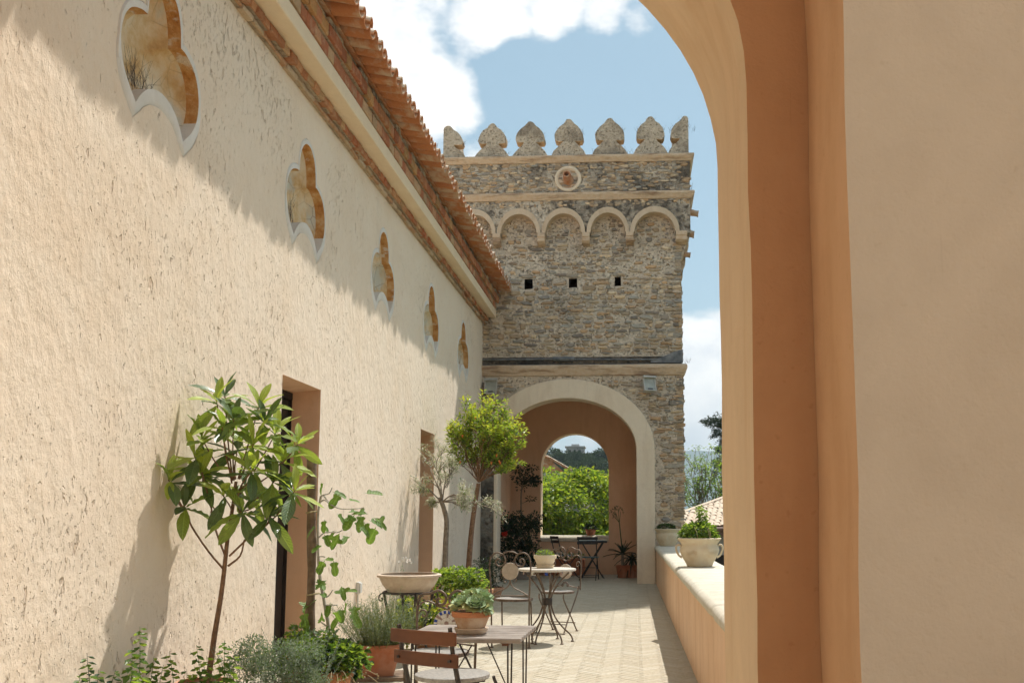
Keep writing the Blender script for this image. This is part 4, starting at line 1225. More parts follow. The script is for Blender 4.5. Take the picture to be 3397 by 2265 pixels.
# ================================================================== FITTINGS ON THE WALLS
def floodlight(label, loc, yaw, pitch, w=.26):
    t = thing('floodlight', label, 'lamp', loc, 0)
    Mx = Matrix.Rotation(yaw, 4, 'Z') @ Matrix.Rotation(pitch, 4, 'X')
    def part(name, mb, mat, **k):
        mb.v = [tuple(Mx @ Vector(v)) for v in mb.v]
        return mb.build(name, mat, t, world=False, **k)
    h = .30; d = .14
    # body: a shallow trough that narrows to the back; opening on -y
    b = MB(); fr = [(-w / 2, -.0, -h / 2), (w / 2, 0, -h / 2), (w / 2, 0, h / 2), (-w / 2, 0, h / 2)]
    bk = [(-w / 2 + .03, d, -h / 2 + .02), (w / 2 - .03, d, -h / 2 + .02), (w / 2 - .03, d, h / 2 - .05), (-w / 2 + .03, d, h / 2 - .05)]
    e = .022; fi_ = [(-w / 2 + e, 0, -h / 2 + e), (w / 2 - e, 0, -h / 2 + e), (w / 2 - e, 0, h / 2 - e), (-w / 2 + e, 0, h / 2 - e)]
    inn = [(-w / 2 + .06, .09, -h / 2 + .10), (w / 2 - .06, .09, -h / 2 + .10), (w / 2 - .06, .09, h / 2 - .07), (-w / 2 + .06, .09, h / 2 - .07)]
    q4 = lambda o, p: [(o + i, o + (i + 1) % 4, p + (i + 1) % 4, p + i) for i in range(4)]
    b.add(fr + bk + fi_ + inn, [tuple(reversed(f)) for f in q4(0, 4)] + q4(0, 8) + q4(8, 12) + [(4, 5, 6, 7), (12, 13, 14, 15)])
    part('housing', b, M['lamp_grey'])
    b = MB(); b.add([(x, .012, z) for x, y, z in fi_], [(0, 1, 2, 3)]); part('glass', b, M['lamp_glass'])
    b = MB(); b.box(-w / 2 - .004, w / 2 + .004, -.05, -.002, h / 2 - .035, h / 2 + .004); part('visor', b, M['lamp_grey'])
    b = MB(); b.box(-.05, .05, -.002, .012, -h / 2 + .028, -h / 2 + .05); part('lamp_clip', b, M['black_paint'])
    b = MB(); b.tube([(-w / 2 - .012, .06, 0), (-w / 2 - .012, .16, .02), (w / 2 + .012, .16, .02), (w / 2 + .012, .06, 0)], .009, 6); b.box(-.03, .03, .14, .22, -.02, .05)
    part('bracket', b, M['lamp_grey'])
    return t
floodlight('grey floodlight tilted down beside the arch, next to the open sky', (.30, 19.50, 3.90), R(22), R(-18))
floodlight('grey floodlight in the corner between the villa wall and the tower arch', (-2.86, 19.50, 3.87), R(-4), R(-10))

b = thing('wall_socket', 'small off white socket box on the plaster wall below the door height', 'socket', (XW + .001, 10.94, .50))
g = MB(); g.box(0, .035, -.045, .045, -.065, .065); bevel(g.build('back_box', M['plastic_white'], b, world=False), .008)
g = MB(); g.box(.036, .05, -.04, .04, -.055, .055); bevel(g.build('cover_flap', M['plastic_white'], b, world=False), .006)
g = MB(); g.tube([(.012, 0, -.066), (.012, .004, -.3), (.012, 0, -.495)], .009, 6); g.build('conduit', M['plastic_white'], b, world=False)

# dry twigs and nests lying in the two nearest niches
def twig_tuft(label, yc, n, r, x0=XW - .075, spread=.16, z=NZ - .30, off=-.22):
    m = MB()
    for k in range(n):
        p = Vector((x0 + r.uniform(-.04, .04), yc + off + r.uniform(-spread, spread), z + r.uniform(-.02, .03)))
        d = Vector((r.uniform(-.3, .3), r.uniform(-.7, .7), 1)).normalized(); L_ = r.uniform(.10, .26)
        q = p + d * L_ * .5 + Vector((0, r.uniform(-.02, .02), 0)); e = p + d * L_ + Vector((0, r.uniform(-.05, .05), 0))
        m.tube([p, q, e], [.0014, .0011, .0006], 3)
        if r.random() < .6: m.tube([q, q + Vector((r.uniform(-.04, .04), r.uniform(-.08, .08), r.uniform(.02, .08)))], [.0009, .0005], 3)
    o = m.build('dry_twigs', M['twig'], loc=(x0, yc, z))
    return tag(o, label, 'twigs', 'dry twigs in the niches')
tw = random.Random(4)
twig_tuft('large tuft of dry dark twigs lying in the nearest niche', 6.04, 44, tw)
twig_tuft('small tuft of dry twigs in the second niche', 8.90, 26, tw, spread=.10)
def nest(label, yc):
    m = MB(); m.lathe([(.0, 0), (.035, .0), (.045, .018), (.04, .035), (.025, .04), (0, .028)], 12, (XW - .06, yc - .2, NZ - .40), wob=.3, seed=yc)
    return tag(m.build('bird_nest', M['twig'], loc=(XW - .1, yc - .2, NZ - .39)), label, 'nest')
nest('dark round nest tucked behind the white hump of the second niche', 8.90)

# ================================================================== FURNITURE
def mirror(pts): return [(-x, y, z) for x, y, z in pts]
def foot(m, x, y): m.lathe([(0, .014), (.012, .014), (.018, .006), (.018, 0), (0, 0)], 8, (x, y, 0))

def mosaic_disc(parent, c, r, face, mats=True):
    """round cement medallion in the chair's back (axis along y); tiles set on the side `face` (+1 front)"""
    m = MB(); prof = [(0, -.008), (r - .004, -.008), (r, -.004), (r, .004), (r - .004, .008), (0, .008)]
    vs, fs = [], []; n = 28
    for rr, y in prof:
        for j in range(n):
            a = 2 * math.pi * j / n; vs.append((c[0] + rr * math.cos(a), c[1] + y, c[2] + rr * math.sin(a)))
    for i in range(len(prof) - 1):
        for j in range(n): fs.append((i * n + j, i * n + (j + 1) % n, (i + 1) * n + (j + 1) % n, (i + 1) * n + j))
    m.add(vs, fs)
    disc = m.build('medallion', M['mosaic_back'], parent, world=False, smooth=40)
    if not mats: return disc
    yy = c[1] + face * .0085
    def piece(r0, r1, a0, a1, mat):
        b = MB(); pts = [(r0, a0), (r1, a0), (r1, (a0 + a1) / 2), (r1, a1), (r0, a1)]
        P = [(c[0] + rr * math.cos(a), c[2] + rr * math.sin(a)) for rr, a in pts]
        k = len(P)
        lo = [(x, yy, z) for x, z in P]; hi = [(x, yy + face * .004, z) for x, z in P]
        b.add(lo + hi, [tuple(range(k, 2 * k))] + [(i, (i + 1) % k, k + (i + 1) % k, k + i) for i in range(k)])
        b.build('mosaic_tile', mat, disc, world=False)
    seq = ['m_blue', 'm_blue', 'm_mauve', 'm_mauve', 'm_blue', 'm_blue', 'm_mauve', 'm_blue']
    n1 = 16
    for i in range(n1):
        a = 2 * math.pi * i / n1 + .1; w = 2 * math.pi / n1
        piece(r * .74, r * .96, a + w * .08, a + w * .62, M[['m_blue', 'm_mauve', 'm_blue', 'm_blue'][i % 4]]); piece(r * .74, r * .96, a + w * .68, a + w * 1.02, M['m_white'])
    for i in range(12):
        a = 2 * math.pi * i / 12; w = 2 * math.pi / 12
        piece(r * .46, r * .70, a + w * .05, a + w * .50, M['m_mauve' if i % 2 else 'm_white']); piece(r * .46, r * .70, a + w * .56, a + w * .98, M['m_white'])
    for i in range(8):
        a = 2 * math.pi * i / 8; w = 2 * math.pi / 8
        piece(r * .20, r * .43, a + w * .04, a + w * .94, M['m_white'])
    piece(0.001, r * .15, 0, 6.2, M['m_mauve']) if False else None
    b = MB(); k = 10; b.add([(c[0] + r * .15 * math.cos(2 * math.pi * i / k), yy + face * .005, c[2] + r * .15 * math.sin(2 * math.pi * i / k)) for i in range(k)], [tuple(range(k))]); b.build('mosaic_tile', M['m_mauve'], disc, world=False)
    return disc

def round_seat(t, r, z, mat, y=0.0):
    m = MB(); m.lathe([(0, z + .012), (r - .012, z + .012), (r - .012, z - .004), (0, z - .004)], 28, (0, y, 0)); s = m.build('seat', mat, t, world=False, smooth=40)
    m = MB(); m.lathe([(r - .011, z + .010), (r - .009, z + .015), (r, z + .012), (r + .002, z - .008), (r - .010, z - .012), (r - .012, z - .004)], 28, (0, y, 0)); m.build('seat_rim', M['iron'], t, world=False, smooth=60)

def scroll_chair_lobed(label, loc, rz):
    """chair seen from behind: back of two round lobes ending in curls, medallion, braces"""
    t = thing('iron_chair', label, 'chair', loc, rz, 'wrought iron chairs on the terrace'); r = .0085; y = -.19
    def yb(z): return y - .06 * max(0, z - .46)
    right = [(.185, y + .03, 0), (.187, y + .01, .25), (.19, yb(.5), .50), (.200, yb(.7), .70), (.205, yb(.8), .80), (.192, yb(.87), .875), (.155, yb(.91), .915), (.115, yb(.925), .92), (.07, yb(.9), .90), (.048, yb(.86), .86), (.052, yb(.82), .82), (.078, yb(.8), .795), (.115, yb(.79), .792), (.142, yb(.82), .818), (.136, yb(.855), .852), (.108, yb(.86), .86), (.096, yb(.84), .838), (.112, yb(.83), .828)]
    for k, pts in enumerate((right, mirror(right))):
        m = MB(); m.tube(spline(pts, 4), r, 7); m.build('back_frame', M['iron'], t, world=False, smooth=60)
    m = MB(); m.tube(spline([(-.075, yb(.9), .905), (-.04, yb(.92), .925), (0, yb(.93), .932), (.04, yb(.92), .925), (.075, yb(.9), .905)], 4), r, 7); m.build('top_rail', M['iron'], t, world=False, smooth=60)
    mosaic_disc(t, (0, yb(.74), .742), .084, 1, True)
    for s in (1, -1):
        m = MB(); P = [(.0, yb(.66), .652), (.03 * s, yb(.65), .672), (.058 * s, yb(.66), .668), (.062 * s, yb(.65), .646), (.042 * s, yb(.64), .636), (.034 * s, yb(.65), .648)]
        m.tube(spline(P, 4), .006, 6)
        m.tube(spline([(0, yb(.66), .655), (.012 * s, yb(.6), .61), (.05 * s, yb(.57), .575), (.11 * s, yb(.54), .548), (.18 * s, yb(.5), .505)], 4), .0065, 6)
        m.build('back_scroll', M['iron'], t, world=False, smooth=60)
    m = MB(); m.tube([(-.19, yb(.5), .505), (.19, yb(.5), .505)], .006, 6); m.build('back_rail', M['iron'], t, world=False, smooth=60)
    round_seat(t, .19, .455, M['seat_mosaic'])
    for s in (1, -1):
        m = MB(); m.tube(spline([(.145 * s, .12, .445), (.15 * s, .14, .36), (.15 * s, .165, .15), (.155 * s, .19, 0.004)], 4), .008, 7); foot(m, .155 * s, .19); m.build('leg', M['iron'], t, world=False, smooth=60)
        m = MB(); m.tube([(.183 * s, y + .02, .16), (.152 * s, .165, .13)], .005, 6); foot(m, .185 * s, y + .03); m.build('stretcher', M['iron'], t, world=False, smooth=60)
    m = MB(); m.tube([(-.186, y + .02, .17), (.186, y + .02, .17)], .005, 6); m.build('stretcher', M['iron'], t, world=False, smooth=60)
    m = MB(); m.tube([(-.152, .165, .12), (.152, .165, .12)], .005, 6); m.build('stretcher', M['iron'], t, world=False, smooth=60)
    return t

def scroll_chair_s(label, loc, rz, zs=1.0, xlegs=False, mosaic=True):
    """chair whose top rail is two S-scrolls meeting above a mosaic medallion"""
    t = thing('iron_chair', label, 'chair', loc, rz, 'wrought iron chairs on the terrace'); y = -.19; r = .0085
    sz = lambda z: .43 + (z - .43) * zs if z > .43 else z
    def yb(z): return y - .10 * max(0, z - .46)
    L_ = [(-.19, .45), (-.195, .66), (-.19, .745), (-.165, .785), (-.125, .79), (-.095, .80), (-.065, .81), (-.035, .80), (-.014, .775), (-.012, .742), (-.035, .722), (-.062, .728), (-.070, .75), (-.055, .762)]
    if not xlegs: L_ = [(-.185, 0), (-.185, .22)] + L_
    for s in (1, -1):
        m = MB(); m.tube(spline([(x * s, yb(z), sz(z)) for x, z in L_], 4), r, 7); m.build('back_frame', M['iron'], t, world=False, smooth=60)
        m = MB(); m.tube(spline([(x * s, yb(z), sz(z)) for x, z in [(-.19, .70), (-.165, .733), (-.13, .742), (-.095, .732), (-.05, .708), (0, .695)]], 4), .0065, 6)
        m.tube(spline([(x * s, yb(z), sz(z)) for x, z in [(-.188, .66), (-.165, .685), (-.14, .68), (-.135, .655), (-.155, .645), (-.163, .66)]], 4), .006, 6)
        m.build('back_scroll', M['iron'], t, world=False, smooth=60)
    mosaic_disc(t, (0, yb(.605), sz(.602)), .084, 1, mosaic)
    for s in (1, -1):
        m = MB(); m.tube(spline([(x * s, yb(z), sz(z)) for x, z in [(0, .515), (.03, .505), (.045, .485), (.03, .475), (.022, .487)]], 4), .0055, 6)
        m.tube(spline([(x * s, yb(z), sz(z)) for x, z in [(0, .518), (.03, .49), (.1, .475), (.186, .465)]], 4), .006, 6); m.build('back_brace', M['iron'], t, world=False, smooth=60)
    round_seat(t, .19, .44, M['seat_mosaic'])
    if xlegs:
        for s in (1, -1):
            m = MB(); m.tube(spline([(.17 * s, yb(.5), .50), (.165 * s, -.15, .40), (.165 * s, .06, .16), (.17 * s, .19, .004)], 4), .008, 7); foot(m, .17 * s, .19); m.build('leg', M['iron'], t, world=False, smooth=60)
            m = MB(); m.tube(spline([(.15 * s, .155, .43), (.15 * s, .14, .36), (.15 * s, -.04, .17), (.15 * s, -.19, .004)], 4), .008, 7); foot(m, .15 * s, -.19); m.build('leg', M['iron'], t, world=False, smooth=60)
        for yy, zz in ((.12, .1), (-.12, .1)):
            m = MB(); m.tube([(-.165, yy, zz), (.165, yy, zz)], .005, 6); m.build('stretcher', M['iron'], t, world=False, smooth=60)
    else:
        for s in (1, -1):
            m = MB(); m.tube(spline([(.14 * s, .13, .43), (.155 * s, .17, .34), (.145 * s, .155, .18), (.16 * s, .205, .004)], 4), .008, 7); foot(m, .16 * s, .205); m.build('leg', M['iron'], t, world=False, smooth=60)
        m = MB(); m.tube([(-.18, y, .16), (.18, y, .16)], .005, 6); m.build('stretcher', M['iron'], t, world=False, smooth=60)
        m = MB(); m.tube([(0.10 * math.cos(a), .06 + .10 * math.sin(a), .20 - .04 * math.cos(2 * a)) for a in [2 * math.pi * q / 20 for q in range(20)]], .005, 6, closed=True); m.build('ring_stretcher', M['iron'], t, world=False, smooth=60)
    return t

scroll_chair_lobed('iron chair with two round lobes and a plain medallion, left of the round table', (-1.215, 10.03, 0), R(-4))
scroll_chair_s('iron chair with scrolled back half hidden behind the round mosaic table', (-.875, 11.26, 0), R(158), 1.32, True, False)
scroll_chair_s('iron chair with a blue and white mosaic medallion behind the wooden table', (-1.205, 6.13, 0), R(176), .97, False, True)

def round_table(label, loc):
    t = thing('round_table', label, 'table', loc, R(10))
    m = MB(); m.lathe([(0, .745), (.285, .745), (.297, .742), (.30, .735), (.298, .722), (.28, .718), (0, .718)], 44); m.build('table_top', M['mosaic_top'], t, world=False, smooth=40)
    for i in range(6):
        a = 2 * math.pi * i / 6; ca, sa = math.cos(a), math.sin(a)
        P = [(.245, .716), (.215, .69), (.13, .60), (.062, .50), (.040, .42), (.046, .36), (.085, .25), (.16, .15), (.235, .08), (.262, .035), (.265, .006)]
        m = MB(); m.tube(spline([(p * ca, p * sa, z) for p, z in P], 3), .0085, 7); foot(m, .265 * ca, .265 * sa); m.build('leg', M['iron'], t, world=False, smooth=60)
    m = MB(); m.lathe([(.052, .375), (.055, .38), (.055, .435), (.052, .44), (.040, .44), (.040, .375), (.052, .375)], 16); m.build('collar', M['iron_dark'], t, world=False, smooth=50)
    for i in range(10):
        a = 2 * math.pi * i / 10 + .2; m = MB(); m.box(-.016, .016, -.002, .002, -.016, .016, M=Matrix.Translation((.25 * math.cos(a), .25 * math.sin(a), .70)) @ Matrix.Rotation(a + 1.57, 4, 'Z')); m.build('edge_tile', M[['m_white', 'm_blue', 'm_mauve'][i % 3]], t, world=False)
    return t
round_table('round pale mosaic table on curved iron legs', (-.915, 10.38, 0))

# slatted wooden folding table and its chair, close to the camera
t = thing('wooden_table', 'square table of weathered wooden slats on thin iron rods', 'table', (-.93, 5.72, 0), R(-1.5))
for i in range(8):
    y0 = -.335 + i * .0835; m = MB(); m.box(-.325, .325, y0, y0 + .071, .595, .619); bevel(m.build('slat', M['wood_grey'], t, world=False), .004, 2)
for s in (-1, 1):
    m = MB(); m.box(s * .24 - .018, s * .24 + .018, -.32, .32, .578, .5945); m.build('batten', M['wood'], t, world=False)
    for yy in (-.30, .29):
        m = MB()
        for dx in (-.011, .011): m.tube([(s * .262 + dx, yy, .594), (s * .262 + dx * .5, yy, 0.0)], .0048, 6)
        m.build('leg', M['iron_dark'], t, world=False, smooth=60)
m = MB(); m.box(-.322, .322, -.344, -.337, .594, .614); m.build('front_rail', M['wood_grey'], t, world=False)
m = MB(); m.tube([(-.02, -.25, .575), (.255, -.29, .06)], .006, 6); m.build('brace', M['iron_dark'], t, world=False, smooth=60)
m = MB(); m.tube([(.05, -.26, .575), (-.255, -.29, .06)], .004, 6); m.build('brace', M['iron_dark'], t, world=False, smooth=60)
m = MB(); m.tube([(.02, .25, .575), (.255, .28, .06)], .004, 6); m.build('brace', M['iron_dark'], t, world=False, smooth=60)

def folding_wood_chair(label, loc, rz):
    t = thing('folding_chair', label, 'chair', loc, rz)
    y = -.17
    for s in (-1, 1):
        m = MB(); m.tube([(s * .165, y - .055, .725), (s * .165, y - .03, .60), (s * .165, y + .02, .44), (s * .168, y + .10, .25), (s * .17, .20, .004)], [.011, .012, .014, .011, .010], 6); m.build('back_leg', M['iron_dark'], t, world=False, smooth=50)
        m = MB(); m.tube(spline([(s * .150, .15, .445), (s * .153, .165, .36), (s * .153, -.02, .18), (s * .155, -.20, .004)], 4), .009, 6); m.build('leg', M['iron_dark'], t, world=False, smooth=60)
        m = MB(); m.tube(spline([(s * .13, .10, .445), (s * .13, .10, .425), (s * .06, .10, .425), (s * .06, .10, .445)], 2), .004, 5); m.build('seat_hook', M['iron_dark'], t, world=False)
    for z, sw in ((.672, .21), (.565, .205)):
        m = MB(); K = 8; pts = []
        for k in range(K + 1):
            x = -sw + 2 * sw * k / K; pts.append((x, y - .005 - .055 * (z - .45) / .25 - .018 * (1 - (x / sw) ** 2)))
        vs = [(x, yy, z + dz) for dz in (-.033, .033) for x, yy in pts] + [(x, yy - .016, z + dz) for dz in (-.033, .033) for x, yy in pts]
        n_ = K + 1
        fs = []
        for k in range(K):
            fs += [(k, k + 1, n_ + k + 1, n_ + k), (2 * n_ + k, 3 * n_ + k, 3 * n_ + k + 1, 2 * n_ + k + 1), (n_ + k, n_ + k + 1, 3 * n_ + k + 1, 3 * n_ + k), (k, 2 * n_ + k, 2 * n_ + k + 1, k + 1)]
        fs += [(0, n_, 3 * n_, 2 * n_), (K, 2 * n_ + K, 3 * n_ + K, n_ + K)]
        m.add(vs, fs); bevel(m.build('back_slat', M['wood'], t, world=False), .005, 2)
        for s in (-1, 1):
            m = MB(); m.box(s * .165 - .008, s * .165 + .008, y - .06, y - .012, z - .006, z + .006); m.build('bolt', M['iron_dark'], t, world=False)
    m = MB(); m.lathe([(0, .470), (.178, .470), (.190, .466), (.192, .452), (.186, .444), (0, .444)], 36); m.build('seat', M['seat_mosaic'], t, world=False, smooth=40)
    m = MB(); m.tube(spline([(-.15, -.05, .25), (-.05, -.06, .36), (.05, .0, .40), (.10, .1, .43)], 5), .012, 6); m.build('seat_brace', M['iron_dark'], t, world=False, smooth=60)
    m = MB(); m.tube([(-.168, .10, .13), (.168, .10, .13)], .006, 6); m.build('stretcher', M['iron_dark'], t, world=False)
    return t
folding_wood_chair('brown wooden folding chair with two back slats and round mosaic seat', (-.94, 5.17, 0), R(-29))

# black bistro set inside the passage
def bistro_chair(label, loc, rz, seat_mat):
    t = thing('bistro_chair', label, 'chair', loc, rz, 'black folding bistro chairs in the passage')
    for s in (-1, 1):
        m = MB(); m.tube([(s * .185, -.27, .885), (s * .185, -.20, .60), (s * .185, -.12, .44), (s * .19, .20, .02), (s * .19, .235, .004)], .011, 6); m.build('back_leg', M['black_paint'], t, world=False, smooth=50)
        m = MB(); m.tube([(s * .165, .18, .45), (s * .165, -.20, .03), (s * .165, -.235, .004)], .010, 6); m.build('leg', M['black_paint'], t, world=False, smooth=50)
    for z, h in ((.855, .03), (.765, .03)):
        m = MB(); yy = -.27 + (.885 - z) * .25; m.box(-.215, .215, yy - .016, yy + .004, z - h, z + h); bevel(m.build('back_slat', M['black_paint'], t, world=False), .004, 1)
    for i in range(5):
        y0 = -.185 + i * .076; m = MB(); m.box(-.20, .20, y0, y0 + .068, .455, .474); m.build('seat_slat', M[seat_mat], t, world=False)
    for yy, zz in ((-.17, .06), (.16, .08), (.0, .25)):
        m = MB(); m.tube([(-.18, yy, zz), (.18, yy, zz)], .006, 6); m.build('stretcher', M['black_paint'], t, world=False)
    return t
bistro_chair('black folding chair with bluish shine coloured into its seat, turned away from us in the passage', (-.975, 20.85, 0), R(-3), 'teal_sheen')
bistro_chair('black folding chair turned sideways by the sill of the far arch', (-1.52, 21.75, 0), R(-62), 'black_paint')
t = thing('bistro_table', 'small black folding table standing before the far arch', 'table', (-.93, 21.62, 0), R(4))
for i in range(7):
    x0 = -.30 + i * .0865; m = MB(); m.box(x0, x0 + .078, -.30, .30, .772, .792); m.build('table_slat', M['teal_sheen'], t, world=False)
for s in (-1, 1):
    m = MB(); m.tube([(-.24, s * .24, .77), (.22, s * .25, .02), (.25, s * .25, .004)], .013, 6); m.build('leg', M['black_paint'], t, world=False, smooth=50)
    m = MB(); m.tube([(.24, s * .215, .77), (-.22, s * .225, .02), (-.25, s * .225, .004)], .013, 6); m.build('leg', M['black_paint'], t, world=False, smooth=50)
    m = MB(); m.tube([(s * .22, -.25, .06), (s * .22, .25, .06)], .007, 6); m.build('stretcher', M['black_paint'], t, world=False)
m = MB(); m.box(-.305, .305, -.312, -.301, .745, .792); m.build('rail', M['black_paint'], t, world=False)

# ================================================================== POTS
def pot_mesh(prof, th=.018, n=32, wob=.0):
    """profile outside from foot to lip; inside follows"""
    inner = [(max(r - th, .005), z) for r, z in reversed(prof)]
    inner = [p for p in inner if p[1] > th]
    m = MB(); m.lathe([(0, prof[0][1])] + prof + inner + [(0, inner[-1][1])], n, wob=wob, seed=prof[0][0] * 50)
    return m
def soil(t, r, z, n=20):
    m = MB(); vs = [(0, 0, z + .012)]
    for j in range(n): a = 2 * math.pi * j / n; vs.append((r * math.cos(a), r * math.sin(a), z))
    m.add(vs, [(0, 1 + j, 1 + (j + 1) % n) for j in range(n)]); return m.build('soil', M['soil'], t, world=False)
def sphere_dirs(r, n, zmin=-.2):
    out = []
    while len(out) < n:
        v = Vector((r.gauss(0, 1), r.gauss(0, 1), r.gauss(0, 1))).normalized()
        if v.z >= zmin: out.append(v)
    return out
def mound(m, c, rad, n, L_, W_, r, zmin=-.25, droop=.3, mis=(0,), inner=.35, jit=.6):
    c = Vector(c)
    for d in sphere_dirs(r, n, zmin):
        q = r.uniform(inner, 1.0) ** .5
        lump = 1 + .22 * mnoise.noise(d * 2.3 + c * 3)
        p = c + Vector((d.x * rad[0], d.y * rad[1], d.z * rad[2])) * q * lump
        dd = (d + Vector((r.uniform(-jit, jit), r.uniform(-jit, jit), r.uniform(-jit, jit) - droop))).normalized()
        m.leaf(p, dd, Vector((r.uniform(-.5, .5), r.uniform(-.5, .5), 1)).normalized(), L_ * r.uniform(.6, 1.25), W_ * r.uniform(.7, 1.2), mi=r.choice(mis))
def sprigs(m, c, rad, n, H_, r, leafL, leafW, mis=(0,), lean=.35, k=16, stem=True):
    """upright leafy stems, as of rosemary or mint"""
    c = Vector(c)
    for q in range(n):
        a = r.uniform(0, 6.283); rr = math.sqrt(r.random())
        p = c + Vector((rad[0] * rr * math.cos(a), rad[1] * rr * math.sin(a), 0))
        d = Vector((math.cos(a) * lean * rr + r.uniform(-.15, .15), math.sin(a) * lean * rr + r.uniform(-.15, .15), 1)).normalized()
        h = H_ * r.uniform(.55, 1.1)
        bend = Vector((r.uniform(-.2, .2), r.uniform(-.2, .2), 0)) * h
        if stem: m.tube([p, p + d * h * .5 + bend * .3, p + d * h + bend], [.0022, .0018, .0008], 3)
        for j in range(k):
            tt = .15 + .85 * j / k; pp = p + d * h * tt + bend * tt * tt; b = r.uniform(0, 6.283)
            m.leaf(pp, (d * .6 + Vector((math.cos(b), math.sin(b), .1))).normalized(), Vector((0, 0, 1)), leafL * r.uniform(.6, 1.2), leafW, mi=r.choice(mis))
def leaves_part(m, t, mats, name='leaves', world=False):
    return tag(m.build(name, mats, t, world=world), kind='stuff')
pr = random.Random(31)

# ---- two cream urns on the parapet
def urn(label, loc, rim, H_, handles, plant):
    t = thing('potted_plant', label, 'potted plant', loc, R(8)); k = rim / .24
    prof = [(.135 * k, 0), (.145 * k, .012), (.15 * k, .03), (.20 * k, .11 * H_ / .305), (.222 * k, .17 * H_ / .305), (.215 * k, .205 * H_ / .305), (.200 * k, .225 * H_ / .305), (.206 * k, .245 * H_ / .305), (.225 * k, .27 * H_ / .305), (.240 * k, .285 * H_ / .305), (.246 * k, .297 * H_ / .305), (.240 * k, H_)]
    p_o = pot_mesh(prof, .022, 40, .01).build('pot', M['cream_pot'], t, world=False, smooth=60)
    if handles:
        for s in (-1, 1):
            m = MB(); m.tube(spline([(s * .205 * k, 0, .215), (s * .235 * k, 0, .232), (s * .262 * k, 0, .215), (s * .262 * k, 0, .175), (s * .235 * k, 0, .12), (s * .20 * k, 0, .095)], 4), .011, 8); m.build('handle', M['cream_pot'], t, world=False, smooth=60)
        # the relief leaf sprays on the belly
        for s in (-1, 1):
            m = MB()
            for j in range(7):
                a = -math.pi / 2 + s * (.30 + j * .085); rr = .222 * k
                for dz in (-1, 1):
                    p = Vector((rr * math.cos(a), rr * math.sin(a), .15 + .01 * math.sin(j)))
                    m.leaf(p, Vector((-math.sin(a) * s, math.cos(a) * s, dz * .8)), Vector((math.cos(a), math.sin(a), 0)), .035, .012, .1)
            m.build('relief_spray', M['cream_pot'], t, world=False)
    soil(t, .2 * k, H_ - .03)
    plant(t, H_, k)
    return t
def ivy_plant(t, H_, k):
    m = MB(); r = random.Random(2)
    mound(m, (0, 0, H_ + .03), (.20, .20, .14), 900, .042, .030, r, -.15, .35, (0, 0, 1), .35)
    for q in range(30): mound(m, (.03 + r.uniform(-.03, .03), r.uniform(-.02, .02), H_ + .14 + q * .006), (.04, .04, .03), 8, .035, .024, r, -.5, .2, (0, 1))
    leaves_part(m, t, [M['leaf_mid'], M['leaf_bright']])
    m = MB()
    for x in (-.055, .075, .09): m.tube([(x, -.18, H_ + .0), (x - .012, -.20, H_ + .06), (x - .03, -.16, H_ + .12)], .004, 5)
    m.build('stem', M['straw'], t, world=False)
def low_plant(t, H_, k):
    m = MB(); r = random.Random(3)
    mound(m, (-.03, 0, H_ + .005), (.19, .19, .085), 700, .032, .02, r, -.1, .2, (0, 0, 1)); leaves_part(m, t, [M['leaf_dark'], M['leaf_mid']])
urn('cream urn with curled handles and a bushy green plant on the parapet coping', (.69, 10.95, .742), .232, .305, True, ivy_plant)
urn('plain cream bowl pot with low greenery on the parapet, against the tower', (.607, 19.10, .742), .245, .325, False, low_plant)

# ---- potted succulents
def echeveria_leaf(mat):
    b = MB(); vs = []; K = 5; uv = []
    for i in range(K + 1):
        u = i / K; w = .5 * math.sin(math.pi * min(.15 + u * .83, 1)) ** .7 * (1 if u < .98 else .15); th = .16 * (1 - u * .6)
        y = u; z = .18 * u * u
        for (sx, sz) in ((-1, .12), (0, -.06 - th * .5), (1, .12), (0, .02 + th * .4)): vs.append((sx * w, y, z + sz * (1 if sx else 1)))
    fs = []
    for i in range(K):
        for j in range(4): fs.append((i * 4 + j, i * 4 + (j + 1) % 4, (i + 1) * 4 + (j + 1) % 4, (i + 1) * 4 + j))
    fs += [(3, 2, 1, 0), (K * 4, K * 4 + 1, K * 4 + 2, K * 4 + 3)]
    b.add(vs, fs)
    o = b.build('p', mat, smooth=70); me = o.data; bpy.data.objects.remove(o); me.name = 'succulent_leaf'; return me
ech = [echeveria_leaf(M['succulent']), echeveria_leaf(M['succulent']), echeveria_leaf(M['succ_tip'])]
def rosette(t, c, axis, rad, r, rows=6):
    axis = Vector(axis).normalized(); u = axis.orthogonal().normalized(); v = axis.cross(u); k = 0
    for row in range(rows):
        f = (row + .6) / rows; n_ = 4 + row * 2
        if row == rows - 1: n_ = 11
        for j in range(n_):
            a = 2.39996 * k; k += 1
            el = R(82 - 78 * f + r.uniform(-6, 6))
            d = (u * math.cos(a) + v * math.sin(a)) * math.cos(el) + axis * math.sin(el)
            L_ = rad * (.42 + .62 * f) * r.uniform(.9, 1.1)
            B = basis(d, axis) if abs(d.dot(axis)) < .99 else basis(d, u)
            p = Vector(c) + axis * (rad * .25 * (1 - f)) - d * 0
            Mx = Matrix.Translation(p) @ B.to_4x4() @ Matrix.Diagonal((L_ * .80, L_, L_ * .60, 1))
            put('succulent_leaf', ech[r.choice((0, 0, 1)) if f < .8 else r.choice((0, 2))], t, M=Mx)
t = thing('potted_succulent', 'fat green rosette succulents in a banded terracotta pot on the wooden table', 'potted plant', (-.915, 5.60, .619), 0)
m = MB(); m.lathe([(0, 0), (.078, 0), (.086, .008), (.096, .03), (.094, .034), (.085, .030), (0, .012)], 32); m.build('saucer', M['stone_bowl'], t, world=False, smooth=50)
